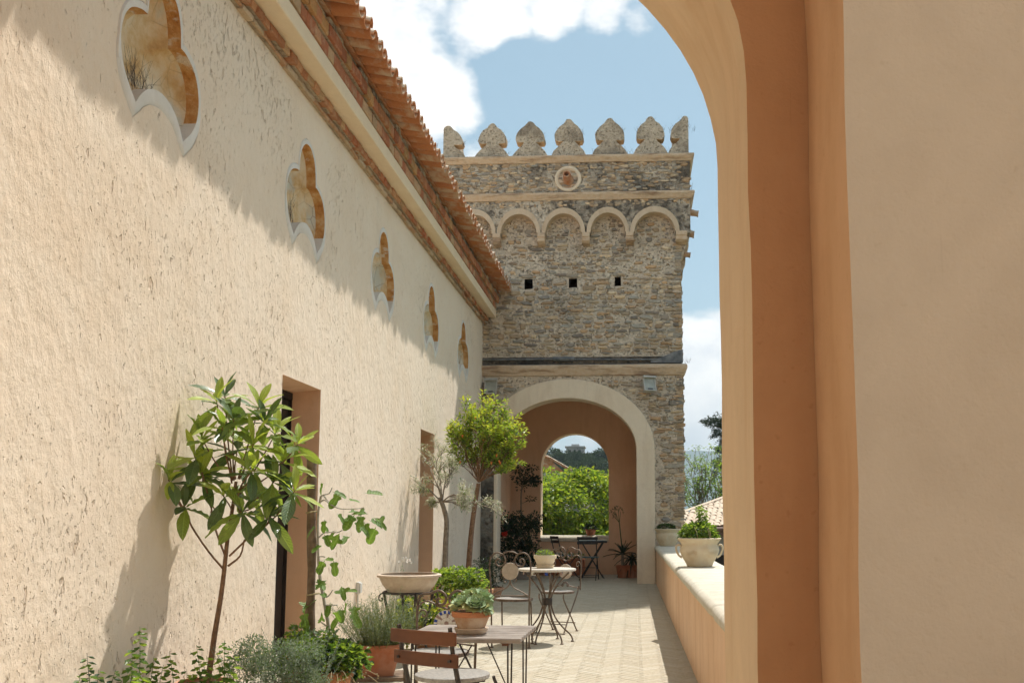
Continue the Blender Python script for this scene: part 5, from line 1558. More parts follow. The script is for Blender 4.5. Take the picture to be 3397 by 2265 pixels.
pot_mesh([(.066, .014), (.07, .018), (.098, .088), (.100, .092), (.106, .093), (.109, .118), (.107, .122)], .012).build('pot', M['terracotta_pale'], t, world=False, smooth=45)
m = MB(); m.lathe([(.1015, .0925), (.1075, .0935), (.1105, .118), (.1085, .1235), (.1015, .1235)], 32); m.build('rim_band', M['terracotta'], t, world=False, smooth=45)
soil(t, .096, .108)
for c, ax, rd in (((-.045, -.03, .155), (-.4, -.45, 1), .075), ((.03, -.055, .15), (.15, -.75, 1), .085), ((.055, .0, .185), (.45, -.2, 1), .075), ((-.005, .045, .185), (-.1, .1, 1), .08), ((.075, -.045, .14), (.8, -.5, .6), .06), ((-.07, .02, .14), (-.8, 0, .8), .06)):
    rosette(t, c, ax, rd, pr, 5)

t = thing('potted_succulent', 'small sedum in a cream pot with saucer on the round mosaic table', 'potted plant', (-.94, 10.42, .746), 0)
m = MB(); m.lathe([(0, 0), (.085, 0), (.09, .012), (.10, .03), (.096, .033), (.088, .022), (0, .012)], 28); m.build('saucer', M['cream_pot'], t, world=False, smooth=50)
pot_mesh([(.072, .014), (.077, .018), (.105, .088), (.107, .095), (.117, .097), (.120, .128), (.117, .133)], .012).build('pot', M['cream_pot'], t, world=False, smooth=45); soil(t, .103, .118)
m = MB(); mound(m, (0, 0, .125), (.095, .095, .055), 420, .02, .013, pr, -.05, -.2, (0, 1)); leaves_part(m, t, [M['leaf_grey'], M['leaf_bright']])

t = thing('potted_plant', 'small dark plant in a ribbed terracotta pot on the far arch sill', 'potted plant', (-1.035, 23.15, .876), 0)
pot_mesh([(.085, 0), (.09, .01), (.095, .035), (.10, .04), (.105, .07), (.11, .075), (.115, .11), (.125, .115), (.125, .14)], .014).build('pot', M['terracotta_dark'], t, world=False, smooth=45); soil(t, .105, .125)
m = MB(); mound(m, (0, 0, .15), (.15, .13, .09), 320, .05, .028, pr, -.2, .1); leaves_part(m, t, [M['leaf_shade']])

# ---- stone bowl on an iron stand
t = thing('stone_bowl', 'wide shallow cast stone bowl raised on a wrought iron stand', 'bowl', (-2.03, 8.95, 0), 0)
m = pot_mesh([(.17, .60), (.185, .605), (.235, .67), (.268, .735), (.285, .738), (.288, .755), (.275, .762)], .022, 40); m.build('bowl', M['stone_bowl'], t, world=False, smooth=50)
soil(t, .235, .71)
m = MB(); m.tube([(.225 * math.cos(a), .225 * math.sin(a), .60) for a in [2 * math.pi * q / 28 for q in range(28)]], .012, 6, closed=True); m.build('stand_ring', M['iron_dark'], t, world=False, smooth=60)
m = MB(); m.tube([(.14 * math.cos(a), .14 * math.sin(a), .22) for a in [2 * math.pi * q / 20 for q in range(20)]], .008, 6, closed=True); m.build('lower_ring', M['iron_dark'], t, world=False, smooth=60)
for i in range(4):
    a = R(28 + 90 * i); ca, sa = math.cos(a), math.sin(a)
    m = MB(); m.tube(spline([(.225 * ca, .225 * sa, .605), (.20 * ca, .20 * sa, .48), (.145 * ca, .145 * sa, .25), (.18 * ca, .18 * sa, .08), (.23 * ca, .23 * sa, .006)], 4), .012, 6); m.build('leg', M['iron_dark'], t, world=False, smooth=60)
    m = MB(); P = [(.235, .60), (.262, .585), (.27, .55), (.25, .53), (.235, .545), (.245, .56)]; m.tube(spline([(p * ca, p * sa, z) for p, z in P], 4), .006, 6); m.build('scroll', M['iron_dark'], t, world=False, smooth=60)

# ---- rosemary in a square terracotta planter on a board
t = thing('potted_herb', 'bushy rosemary in a square dark red terracotta planter', 'potted plant', (-2.04, 7.98, 0), R(14))
m = MB(); m.box(-.22, .22, -.2, .2, .001, .028); m.build('base_board', M['stake'], t, world=False)
def square_pot(a0, a1, z0, z1, th):
    m = MB(); lv = [(a0, z0), (a1 * .98, z1 - .05), (a1, z1 - .05), (a1 + .012, z1 - .02), (a1 + .008, z1), (a1 - th, z1), (a0 + .02, z1 - .09)]
    vs = []
    def sq(a): c = a * .12; return [(-a + c, -a), (a - c, -a), (a, -a + c), (a, a - c), (a - c, a), (-a + c, a), (-a, a - c), (-a, -a + c)]
    for a, z in lv: vs += [(x, y, z) for x, y in sq(a)]
    fs = [(i * 8 + j, i * 8 + (j + 1) % 8, (i + 1) * 8 + (j + 1) % 8, (i + 1) * 8 + j) for i in range(len(lv) - 1) for j in range(8)]
    fs += [tuple(range(7, -1, -1)), tuple((len(lv) - 1) * 8 + j for j in range(8))]
    m.add(vs, fs); return m
square_pot(.115, .165, .03, .27, .02).build('pot', M['terracotta_dark'], t, world=False, smooth=30)
m = MB(); m.box(-.145, .145, -.145, .145, .2, .235); m.build('soil', M['soil'], t, world=False)
m = MB(); sprigs(m, (0, 0, .22), (.16, .16), 210, .42, pr, .030, .0062, (0, 0, 1), .75, 34); sprigs(m, (.10, 0, .22), (.08, .1), 26, .5, pr, .03, .005, (0, 1), .8, 34)
leaves_part(m, t, [M['leaf_herb'], M['leaf_grey']])

# ---- round terracotta pot with trailing greenery, in front
t = thing('potted_plant', 'round terracotta pot overflowing with geranium and ivy, at the picture edge', 'potted plant', (-2.0, 6.62, 0), 0)
pot_mesh([(.085, 0), (.09, .005), (.118, .20), (.120, .205), (.134, .207), (.137, .255), (.133, .262)], .014).build('pot', M['terracotta'], t, world=False, smooth=45); soil(t, .115, .24)
m = MB()
mound(m, (0, .02, .315), (.22, .21, .12), 900, .046, .038, pr, -.18, .35, (0, 0, 1, 2)); mound(m, (.13, -.06, .27), (.07, .08, .08), 120, .04, .034, pr, -.6, .6, (0, 1, 2))
mound(m, (-.04, -.12, .315), (.14, .06, .06), 220, .03, .02, pr, -.2, .4, (3,))
leaves_part(m, t, [M['leaf_mid'], M['leaf_bright'], M['leaf_dark'], M['leaf_grey']])
m = MB()
for q in range(9):
    a = R(-90 + pr.uniform(-20, 95)); p = Vector((.13 * math.cos(a), .13 * math.sin(a), .25)); L_ = pr.uniform(.10, .22)
    e = p + Vector((math.cos(a) * L_, math.sin(a) * L_, pr.uniform(-.1, .03))); m.tube(spline([p, (p + e) / 2 + Vector((0, 0, .03)), e], 3), .0022, 4)
    for w in range(3): m.lathe([(0, -.006), (.005, -.003), (.006, .002), (0, .006)], 5, e + Vector((pr.uniform(-.02, .02), pr.uniform(-.02, .02), pr.uniform(-.02, .01))))
m.build('seed_stalk', M['straw'], t, world=False)

# ---- fig on a wooden stake
t = thing('fig_tree', 'young fig with big lobed leaves tied to a rough wooden stake', 'tree', tuple(Vector((at(716, 1440, 6.95).x, 6.95, 0))), 0)
base_f = Vector(t.location)
pot_mesh([(.12, 0), (.125, .005), (.16, .26), (.175, .262), (.178, .31), (.172, .316)], .016).build('pot', M['terracotta'], t, world=False, smooth=45); soil(t, .155, .29)
m = MB(); sr = random.Random(12)
S0, S1 = at(712, 1440, 6.95) - base_f, at(717, 1050, 6.95) - base_f; S0.z = .28
pts = [S0 + (S1 - S0) * (q / 9) + Vector((sr.uniform(-.006, .006), sr.uniform(-.006, .006), 0)) for q in range(10)]
m.tube(pts, [.034 * sr.uniform(.86, 1.1) for _ in pts], 8); m.build('stake', M['stake'], t, world=False, smooth=50)
for py in (1172, 1360):
    c = at(716, py, 6.95) - base_f; m = MB(); m.tube([(c.x + .042 * math.cos(a), c.y + .042 * math.sin(a), c.z + .006 * math.cos(a)) for a in [2 * math.pi * q / 12 for q in range(12)]], .006, 5, closed=True); m.build('tie', M['straw'], t, world=False)
fp = lambda zx, zy, Y=6.93: at(623.2 + zx * .3465, 1024.8 + zy * .3465, Y) - base_f
m = MB()
m.tube(spline([fp(330, 1440), fp(372, 1230), fp(345, 1030), fp(318, 880), fp(305, 700), fp(305, 450), fp(325, 320)], 4), [.013] * 8 + [.011] * 8 + [.008] * 9, 7)
trunk_f = m.build('trunk', M['bark_pale'], t, world=False, smooth=60)
for P in ([(325, 320), (345, 310), (380, 300), (400, 262)], [(315, 360), (350, 345), (390, 375), (450, 402), (520, 405), (610, 400)], [(340, 310), (370, 350), (410, 385)], [(300, 600), (350, 560), (430, 560), (465, 545)], [(305, 720), (330, 718), (350, 722)], [(340, 990), (370, 980), (400, 940)], [(345, 1040), (390, 1040), (430, 1040)], [(370, 1190), (330, 1160), (300, 1140)]):
    m = MB(); PP = spline([fp(a, b, 6.93 - .02 * i) for i, (a, b) in enumerate(P)], 3); k = len(PP); m.tube(PP, [.006 * (1 - .5 * i / k) for i in range(k)], 5); m.build('branch', M['bark_pale'], t, world=False, smooth=60)
def fig_leaf_mesh(seed):
    r = random.Random(seed); b = MB(); n_ = 25; vs = [(0, 0, 0)]; uv = [(.5, 0)]
    # outline in polar form about the blade centre: three to five blunt lobes
    lob = r.choice([3, 5, 5]); fold = r.uniform(.15, .4); curl = r.uniform(.25, .6)
    for i in range(n_):
        a = math.pi * (-.94 + 1.88 * i / (n_ - 1)); rr = .38 + .15 * math.cos(a) + .19 * math.cos(a * lob * .85) * (1 if abs(a) < 2.2 else .3)
        x = math.sin(a) * rr * .92; y = .45 + math.cos(a) * rr
        vs.append((x, y, fold * abs(x) - curl * y * y * .5)); uv.append((.5 + x * .6, y))
    vs.append((0, .45, -curl * .1)); uv.append((.5, .45)); c = n_ + 1
    fs = [(c, 1 + i, 2 + i) for i in range(n_ - 1)] + [(c, n_, 0), (c, 0, 1)]
    b.add(vs, fs, uv=uv); o = b.build('p', M['fig_leaf'], smooth=60); me = o.data; bpy.data.objects.remove(o); me.name = 'fig_leaf'; return me
figs = [fig_leaf_mesh(q) for q in range(5)]
fr_ = random.Random(9)
fig_pos = [(345, 225), (400, 290), (455, 300), (500, 345), (610, 300), (430, 430), (500, 430), (550, 440), (590, 440), (640, 440), (670, 460), (690, 520), (610, 490), (575, 520), (350, 470), (320, 500), (295, 520), (345, 570), (330, 640), (450, 560), (500, 580), (430, 545), (350, 740), (405, 740), (340, 740), (295, 880), (360, 875), (320, 960), (235, 1010), (300, 1000), (455, 915), (480, 950), (500, 1020), (540, 1040), (450, 1060), (400, 1080), (210, 1080), (330, 1090), (470, 1090), (520, 1080), (385, 1020), (365, 900), (640, 480), (560, 480), (520, 460)]
for zx, zy in fig_pos:
    p = fp(zx, zy, 6.93 + fr_.uniform(-.12, .10)); L_ = fr_.uniform(.065, .105)
    d = Vector((fr_.uniform(-.9, 1.0), fr_.uniform(-.9, .5), fr_.uniform(-1.1, .15))).normalized()
    put('leaf', fr_.choice(figs), t, M=Matrix.Translation(p) @ basis(d, Vector((fr_.uniform(-.4, .6), -.5, .8))).to_4x4() @ Matrix.Scale(L_ * 1.15, 4))

# ---- loquat in front of the wall
lb = at(463, 1610, 6.55); lb.z = 0
t = thing('loquat_tree', 'slender loquat tree with large ribbed leaves before the sunlit wall', 'tree', tuple(lb), 0)
pot_mesh([(.13, 0), (.135, .004), (.17, .15), (.185, .152), (.188, .19), (.18, .196)], .016).build('pot', M['terracotta'], t, world=False, smooth=45); soil(t, .165, .17)
def clampY(px, Y, wall=-2.97):
    lim = 2287 * -wall / (1458 - px)
    return min(Y, lim)
def lp(px, py, Y=6.55):
    return at(px, py, clampY(px, Y)) - lb
lz = lambda zx, zy: (124.6 + zx * .3267, 817 + zy * .3267)
m = MB()
TP = [(463, 1600), (478, 1530), (490, 1450), (503, 1375), (512, 1310), (521, 1230), (533, 1160), (541, 1100)]
TP3 = spline([lp(*p) for p in TP], 4); k = len(TP3); m.tube(TP3, [.021 - .011 * i / k for i in range(k)], 9); m.build('trunk', M['bark_brown'], t, world=False, smooth=60)
clusters = [  # (zoom point, branch from, depth, direction bias, leaf count, mood)
    ((1140, 300), (1245, 880), 6.60, (-.1, 0, 1), 9, 'y'), ((1200, 260), (1250, 850), 6.72, (.05, .2, 1), 8, 'o'), ((1440, 340), (1290, 850), 6.62, (.15, 0, 1), 9, 'y'),
    ((1260, 420), (1260, 860), 6.50, (0, -.3, 1), 8, 'o'), ((1035, 560), (1150, 760), 6.55, (-.5, 0, .7), 8, 'm'), ((800, 850), (940, 1110), 6.45, (-.8, 0, .6), 8, 'm'),
    ((1035, 800), (1100, 1050), 6.52, (-.2, -.2, 1), 10, 'y'), ((1390, 790), (1290, 930), 6.40, (.3, -.5, .9), 11, 'y'), ((1690, 930), (1480, 1180), 6.42, (.6, -.2, .8), 9, 'y'),
    ((1610, 720), (1400, 900), 6.60, (.5, .1, .8), 9, 'm'), ((1715, 600), (1600, 740), 6.62, (.6, 0, .9), 8, 'y'), ((1520, 1110), (1330, 1280), 6.45, (.4, -.2, .2), 10, 'o'),
    ((905, 1030), (940, 1120), 6.45, (-.3, -.1, .5), 8, 'o'), ((1320, 1090), (1290, 1060), 6.38, (.2, -.5, .0), 8, 'o'), ((1290, 620), (1270, 850), 6.70, (0, .2, 1), 9, 'm'),
    ((1340, 900), (1290, 950), 6.75, (.2, .4, .4), 9, 'o'), ((1560, 520), (1400, 800), 6.70, (.3, .2, .9), 8, 'm'), ((1480, 440), (1320, 820), 6.55, (.2, -.2, 1), 8, 'o'), ((1450, 1000), (1300, 1080), 6.60, (.3, .2, .3), 8, 'm'),
    ((1180, 480), (1255, 860), 6.42, (-.2, -.3, .9), 8, 'm'), ((1400, 600), (1300, 850), 6.45, (.2, -.3, .9), 9, 'y'), ((1180, 960), (1240, 1080), 6.42, (-.3, -.3, .3), 6, 'm'), ((1550, 860), (1400, 1000), 6.5, (.4, -.2, .6), 8, 'm'), ((980, 680), (1060, 900), 6.48, (-.4, 0, .8), 7, 'y')]
BR = [([(1190, 1490), (1080, 1360), (960, 1180), (940, 1110), (905, 1030)], .0075), ([(1195, 1390), (1140, 1240), (1100, 1100), (1100, 1050), (1060, 900), (1035, 800)], .0075), ([(1215, 1460), (1300, 1390), (1330, 1280)], .008), ([(1225, 1390), (1330, 1290), (1420, 1200), (1480, 1180), (1520, 1110)], .0075), ([(1240, 1180), (1150, 1100), (1110, 1040)], .006), ([(940, 1110), (860, 1000), (800, 850)], .006), ([(1275, 1000), (1320, 880), (1400, 780)], .007)]
for P, r0 in BR:
    m = MB(); PP = spline([lp(*lz(a, b), 6.55 - .015 * i) for i, (a, b) in enumerate(P)], 3); k = len(PP); m.tube(PP, [r0 * (1 - .35 * i / k) for i in range(k)], 6); m.build('branch', M['bark_brown'], t, world=False, smooth=60)
def loquat_leaf(seed, mat):
    r = random.Random(seed); b = MB(); K = 9; vs, uv = [], []; fold = r.uniform(.12, .34); curl = r.uniform(-.06, .30); tw_ = r.uniform(-.25, .25); und = r.uniform(.0, .03)
    for i in range(K + 1):
        u = i / K; w = .140 * (math.sin(math.pi * min(u ** 1.22 * .985 + .015, 1)) ** .82) + .004
        y = u * (1 - .08 * abs(curl)); z = -curl * u * u + (.02 * math.sin(u * 3))
        for s in (-1, -.5, 0, .5, 1):
            x = s * w; zz = z + fold * abs(x) * (1.25 - .35 * abs(s)) + und * math.sin(u * 26 + s) * abs(s) + tw_ * x * u
            vs.append((x, y, zz)); uv.append((.5 + s * .5 * (w / .145), u))
    fs = [(i * 5 + j, i * 5 + j + 1, (i + 1) * 5 + j + 1, (i + 1) * 5 + j) for i in range(K) for j in range(4)]
    b.add(vs, fs, uv=uv); o = b.build('p', mat, smooth=70); me = o.data; bpy.data.objects.remove(o); me.name = 'loquat_leaf'; return me
LQ = {'y': [loquat_leaf(q, M['loq_young']) for q in range(5)], 'm': [loquat_leaf(q + 20, M['loq_mid']) for q in range(5)], 'o': [loquat_leaf(q + 40, M['loq_old']) for q in range(5)]}
lr = random.Random(17)
for (zx, zy), (bx, by), Y, bias, cnt, mood in clusters:
    px, py = lz(zx, zy); c = lp(px, py, Y); o0 = lp(*lz(bx, by), 6.55)
    m = MB(); midp = (c + o0) / 2 + Vector((lr.uniform(-.02, .02), lr.uniform(-.02, .02), -.02)); PP = spline([o0, midp, c], 4); k = len(PP); m.tube(PP, [.0062 - .003 * i / k for i in range(k)], 5); m.build('twig', M['bark_brown'], t, world=False, smooth=60)
    ax = (Vector(bias) + (c - o0).normalized() * .6).normalized(); u = ax.orthogonal().normalized(); v = ax.cross(u)
    cnt = int(cnt * 1.15)
    for j in range(cnt):
        a = 2.39996 * j + lr.uniform(-.3, .3); f = j / max(1, cnt - 1)
        el = R(74 - 98 * f + lr.uniform(-12, 12))
        d = (u * math.cos(a) + v * math.sin(a)) * math.cos(el) + ax * math.sin(el); d.z -= .25 * f
        d.normalize()
        L_ = lr.uniform(.195, .285) * (.70 + .45 * f if f < .7 else 1.03)
        p = c - ax * (.035 * f)
        wp = p + lb
        if (wp + d * L_).x < XW + .02: d.x = abs(d.x) * .4; d.normalize()
        if (wp + d * L_).x < XW + .02: continue
        kind = ('y' if mood == 'm' and lr.random() < .4 else mood) if f < .6 else ('m' if lr.random() < .62 else 'o')
        up = Vector((.25, -.35, 1)) if d.z > -.55 else Vector((lr.uniform(-.3, .8), -1, .3))
        put('leaf', lr.choice(LQ[kind]), t, M=Matrix.Translation(p) @ basis(d, up).to_4x4() @ Matrix.Scale(L_, 4))

# ---- low plants along the wall's foot
def bed_plant(name, label, cat, px, py, Y, fn, mats, potr=.13, poth=.2, group=None):
    b = at(px, py, Y); b.z = 0
    t = thing(name, label, cat, tuple(b), 0, group)
    pot_mesh([(potr * .7, 0), (potr * .72, .004), (potr, poth - .05), (potr * 1.08, poth - .048), (potr * 1.1, poth - .004), (potr * 1.05, poth)], .013).build('pot', M['terracotta'], t, world=False, smooth=45); soil(t, potr * .93, poth - .03)
    m = MB(); fn(m, b); leaves_part(m, t, mats); return t
def W(px, py, Y, b): return at(px, py, Y) - b
def grey_shrub(m, b):
    for q in range(44):
        c = W(pr.uniform(535, 725), pr.uniform(1480, 1585), 6.3 + pr.uniform(-.15, .1), b); mound(m, c, (.095, .09, .085), 170, .022, .009, pr, -.4, -.1, (0, 0, 0, 1), .2, .9)
    sprigs(m, W(600, 1600, 6.3, b), (.22, .15), 40, .38, pr, .02, .005, (0,), .6, 22); sprigs(m, W(690, 1590, 6.3, b), (.14, .12), 24, .42, pr, .02, .005, (0,), .5, 22)
bed_plant('grey_shrub', 'fine feathery grey green shrub at the foot of the wall', 'shrub', 625, 1640, 6.35, grey_shrub, [M['leaf_grey'], M['leaf_mid']])
def nettle(m, b):
    for x0, y0, x1, y1 in ((310, 1600, 318, 1432), (330, 1600, 350, 1500), (290, 1600, 300, 1480), (345, 1600, 372, 1520), (455, 1600, 448, 1475), (395, 1610, 385, 1490), (420, 1620, 425, 1530), (505, 1600, 512, 1465), (520, 1600, 535, 1500), (480, 1600, 470, 1500)):
        Y = clampY((x0 + x1) / 2, 6.0, -2.9) + pr.uniform(-.12, 0); p, q = W(x0, y0, Y, b), W(x1, y1, Y, b); m.tube([p, (p + q) / 2 + Vector((.01, 0, 0)), q], [.003, .0022, .001], 4)
        n_ = int((q - p).length / .014)
        for j in range(n_):
            u = .2 + .8 * j / n_; s = .085 * (1.1 - .55 * u); a = j * 1.57 + pr.uniform(-.3, .3); d = Vector((math.cos(a), math.sin(a) * .8, -.15 + pr.uniform(-.4, .3)))
            m.leaf(p + (q - p) * u, d, Vector((0, 0, 1)), s * pr.uniform(.7, 1.2), s * .62, mi=pr.choice((0, 0, 1)))
bed_plant('climbing_vine', 'upright vine shoots with dark heart shaped leaves against the wall, under the loquat', 'vine', 350, 1660, 5.75, nettle, [M['leaf_mid'], M['leaf_bright']])
def small_vine(m, b):
    for x0, y0, x1, y1 in ((205, 1600, 196, 1495), (215, 1620, 222, 1530), (240, 1600, 262, 1530), (185, 1600, 178, 1540), (270, 1600, 275, 1555)):
        Y = clampY((x0 + x1) / 2, 5.6, -2.9) - pr.uniform(.02, .1); p, q = W(x0, y0, Y, b), W(x1, y1, Y, b); m.tube([p, q], [.003, .001], 4)
        n_ = int((q - p).length / .011)
        for j in range(n_):
            u = .1 + .9 * j / n_; s = .07 * (1.1 - .5 * u); a = j * 1.9 + pr.uniform(-.3, .3); m.leaf(p + (q - p) * u, Vector((math.cos(a), math.sin(a), -.2)), Vector((0, 0, 1)), s, s * .62, mi=pr.choice((0, 1)))
bed_plant('climbing_vine', 'short leafy vine in the shadow at the bottom corner of the wall', 'vine', 225, 1680, 5.25, small_vine, [M['leaf_dark'], M['leaf_mid']], .1, .15)
def ivy_heap(m, b):
    for q in range(16):
        c = W(pr.uniform(650, 760), pr.uniform(1450, 1525), 6.75 + pr.uniform(-.12, .1), b); mound(m, c, (.085, .08, .07), 70, .04, .032, pr, -.4, .3, (0, 0, 1, 2), .2, .7)
bed_plant('ivy_plant', 'heap of variegated ivy round the foot of the fig stake', 'plant', 690, 1600, 6.8, ivy_heap, [M['leaf_mid'], M['leaf_bright'], M['leaf_grey']])
def yellow_shrub(m, b):
    for q in range(30):
        c = W(pr.uniform(905, 1075), pr.uniform(1375, 1470), 9.6 + pr.uniform(-.25, .25), b); mound(m, c, (.11, .10, .09), 60, .055, .034, pr, -.4, .2, (0, 0, 1, 2), .2, .7)
    sprigs(m, W(925, 1480, 9.5, b), (.2, .2), 40, .42, pr, .03, .006, (3,), .5, 26); sprigs(m, W(1060, 1480, 9.3, b), (.12, .12), 30, .45, pr, .03, .006, (3,), .5, 26)
bed_plant('leafy_shrub', 'yellow green leafy shrub behind the stone bowl stand', 'shrub', 990, 1500, 9.65, yellow_shrub, [M['leaf_yellow'], M['leaf_mid'], M['leaf_dark'], M['leaf_herb']], .2, .25)
def geranium(m, b):
    for q in range(26):
        c = W(pr.uniform(1005, 1100), pr.uniform(1312, 1372), 12.4 + pr.uniform(-.25, .25), b); mound(m, c, (.10, .10, .085), 55, .06, .05, pr, -.4, .25, (0, 0, 1), .2, .7)
    for q in range(40): mound(m, W(pr.uniform(1005, 1100), pr.uniform(1308, 1360), 12.2, b), (.02, .02, .015), 6, .018, .016, pr, -.3, 0, (2,))
bed_plant('flowering_plant', 'bright green geranium with tiny white flowers round the tree trunks', 'plant', 1052, 1440, 12.5, geranium, [M['leaf_bright'], M['leaf_mid'], M['white_flower']], .26, .3)
t = bed_plant('potted_plant', 'terracotta pot with pale trailing herb beside the geraniums', 'potted plant', 1098, 1408, 12.9, lambda m, b: mound(m, (0, 0, .36), (.17, .17, .09), 260, .035, .016, pr, -.3, .3, (0, 1)), [M['leaf_herb'], M['leaf_bright']], .165, .36)
def dark_bush(m, b):
    for q in range(24):
        c = W(pr.uniform(1096, 1148), pr.uniform(1292, 1352), 15.6 + pr.uniform(-.2, .2), b); mound(m, c, (.13, .12, .12), 60, .045, .018, pr, -.4, 0, (0, 0, 1), .2, .8)
bed_plant('dark_bush', 'dark green bush in the shaded corner before the passage', 'bush', 1122, 1376, 15.6, dark_bush, [M['leaf_dark'], M['leaf_shade']], .2, .2)
def pink_bits(m, b):
    sprigs(m, (0, 0, .18), (.1, .1), 10, .62, pr, .03, .012, (0,), .2, 12); mound(m, (0, 0, .80), (.06, .05, .04), 30, .03, .02, pr, -.2, 0, (1,))
bed_plant('flowering_plant', 'thin plant with pale pink flower heads behind the stone bowl', 'plant', 925, 1460, 10.6, pink_bits, [M['leaf_mid'], M['white_flower']], .1, .2)

# ---- branching helper for the small trees
def grow(r, p, d, L_, rad, lev, spread, tubes, tips, droop=0.0, kids=(2, 3), up=.0):
    q = p + d * L_ * .5 + Vector((r.uniform(-1, 1), r.uniform(-1, 1), r.uniform(-1, 1))) * L_ * .07
    e = p + d * L_ + Vector((0, 0, -droop * L_))
    tubes.append(([p, q, e], [rad, rad * .85, rad * .68]))
    tips.append((q, d, lev)); tips.append((e, d, lev))
    if lev <= 0: return
    for i in range(r.randint(*kids)):
        a = r.uniform(0, 6.283); u = d.orthogonal().normalized(); v = d.cross(u)
        nd = (d + (u * math.cos(a) + v * math.sin(a)) * spread * r.uniform(.5, 1.2) + Vector((0, 0, up))).normalized()
        grow(r, p + (e - p) * r.uniform(.55, 1.0), nd, L_ * r.uniform(.6, .85), rad * .62, lev - 1, spread, tubes, tips, droop, kids, up)

# olive
b = at(1018, 1500, 13.6); b.x = at(1018, 1300, 13.6).x; b.z = 0
t = thing('olive_tree', 'small thin olive tree with silvery leaves beside the second door', 'tree', tuple(b), 0)
pot_mesh([(.15, 0), (.155, .004), (.2, .3), (.215, .302), (.22, .36), (.21, .368)], .018).build('pot', M['terracotta'], t, world=False, smooth=45); soil(t, .19, .34)
orr = random.Random(6); Pq = lambda x, y, Y=13.6: at(x, y, Y) - b
m = MB(); TP3 = spline([Vector((0, 0, .3)), Pq(1020, 1300), Pq(1022, 1240), Pq(1024, 1195), Pq(1018, 1165), Pq(1008, 1140)], 4); k = len(TP3); m.tube(TP3, [.042 - .014 * i / k for i in range(k)], 9); m.build('trunk', M['bark_grey'], t, world=False, smooth=60)
tubes, tips = [], []
for tgt in ((985, 1060), (1005, 1030), (1040, 1070), (975, 1110), (1060, 1120), (1095, 1140), (1120, 1150), (1030, 1050), (1000, 1090), (1070, 1155), (985, 1150)):
    p0 = Pq(1014, 1150) ; e = Pq(*tgt, 13.6 + orr.uniform(-.45, .3)); d = (e - p0); L0 = d.length
    grow(orr, p0, d.normalized(), L0 * .62, .011, 2, .65, tubes, tips, .02, (2, 3), .05)
m = MB()
for P, rr in tubes: m.tube(P, rr, 5)
tag(m.build('branches', M['bark_grey'], t, world=False, smooth=60), kind='stuff')
m = MB()
for p, d, lev in tips:
    if lev > 1: continue
    for j in range(17 if lev == 0 else 8):
        dd = (d * .7 + Vector((orr.uniform(-1, 1), orr.uniform(-1, 1), orr.uniform(-.8, .8)))).normalized(); m.leaf(p + Vector((orr.uniform(-.04, .04), orr.uniform(-.04, .04), orr.uniform(-.04, .04))), dd, Vector((0, 0, 1)), orr.uniform(.045, .075), .013, .15, mi=0 if orr.random() < .85 else 1)
leaves_part(m, t, [M['leaf_olive'], M['leaf_mid']])

# pomegranate
b = at(1070, 1500, 14.6); b.x = at(1072, 1310, 14.6).x; b.z = 0
t = thing('pomegranate_tree', 'bright green pomegranate tree with orange flowers near the passage arch', 'tree', tuple(b), 0)
pot_mesh([(.16, 0), (.165, .004), (.21, .3), (.225, .302), (.23, .36), (.22, .368)], .018).build('pot', M['terracotta'], t, world=False, smooth=45); soil(t, .2, .34)
Pq = lambda x, y, Y=14.6: at(x, y, Y) - b
m = MB(); TP3 = spline([Vector((0, 0, .3)), Pq(1074, 1300), Pq(1080, 1230), Pq(1086, 1180), Pq(1094, 1130), Pq(1098, 1108)], 4); k = len(TP3); m.tube(TP3, [.045 - .015 * i / k for i in range(k)], 9); m.build('trunk', M['bark_brown'], t, world=False, smooth=60)
tubes, tips = [], []; gr = random.Random(14)
for tgt, w in (((1045, 960), .3), ((1075, 930), .2), ((1125, 915), 0), ((1110, 950), -.3), ((1160, 970), .2), ((1190, 960), -.2), ((1205, 990), 0), ((1060, 1010), .3), ((1090, 1000), -.3), ((1140, 1010), .3), ((1170, 1030), -.3), ((1050, 1050), 0), ((1110, 1060), .3), ((1150, 1060), -.35), ((1090, 970), 0), ((1130, 980), .1), ((1035, 990), -.1), ((1180, 1060), .1)):
    p0 = Pq(1099, 1105); e = Pq(*tgt, 14.6 + w + gr.uniform(-.15, .15)); d = e - p0
    grow(gr, p0, d.normalized(), d.length * .46, .011, 2, .62, tubes, tips, 0, (2, 3), .12)
m = MB()
for P, rr in tubes: m.tube(P, rr, 5)
tag(m.build('branches', M['bark_brown'], t, world=False, smooth=60), kind='stuff')
m = MB()
def shoot(p, d, L_, n_):
    e = p + d * L_; m.tube([p, e], [.0035, .0015], 4, mi=3)
    for q in range(n_):
        u = .08 + .92 * q / n_; a = q * 2.4 + gr.uniform(-.4, .4); o1 = d.orthogonal().normalized(); o2 = d.cross(o1)
        dd = (d * gr.uniform(.5, 1.0) + (o1 * math.cos(a) + o2 * math.sin(a)) * .9).normalized()
        m.leaf(p + d * L_ * u, dd, Vector((0, 0, 1)), gr.uniform(.07, .11) * (1.1 - .3 * u), gr.uniform(.028, .04), .2, mi=gr.choice((0, 2, 2)) if u > .5 else gr.choice((0, 0, 1)))
for p, d, lev in tips:
    if lev == 2 or (lev == 1 and gr.random() < .35): continue
    for q in range(2 if lev == 0 and gr.random() < .7 else 1):
        dd = (d * .7 + Vector((gr.uniform(-.7, .7), gr.uniform(-.7, .7), gr.uniform(.0, .9)))).normalized()
        shoot(p, dd, gr.uniform(.10, .22) * (1.35 if dd.z > .7 else 1), gr.randint(7, 12))
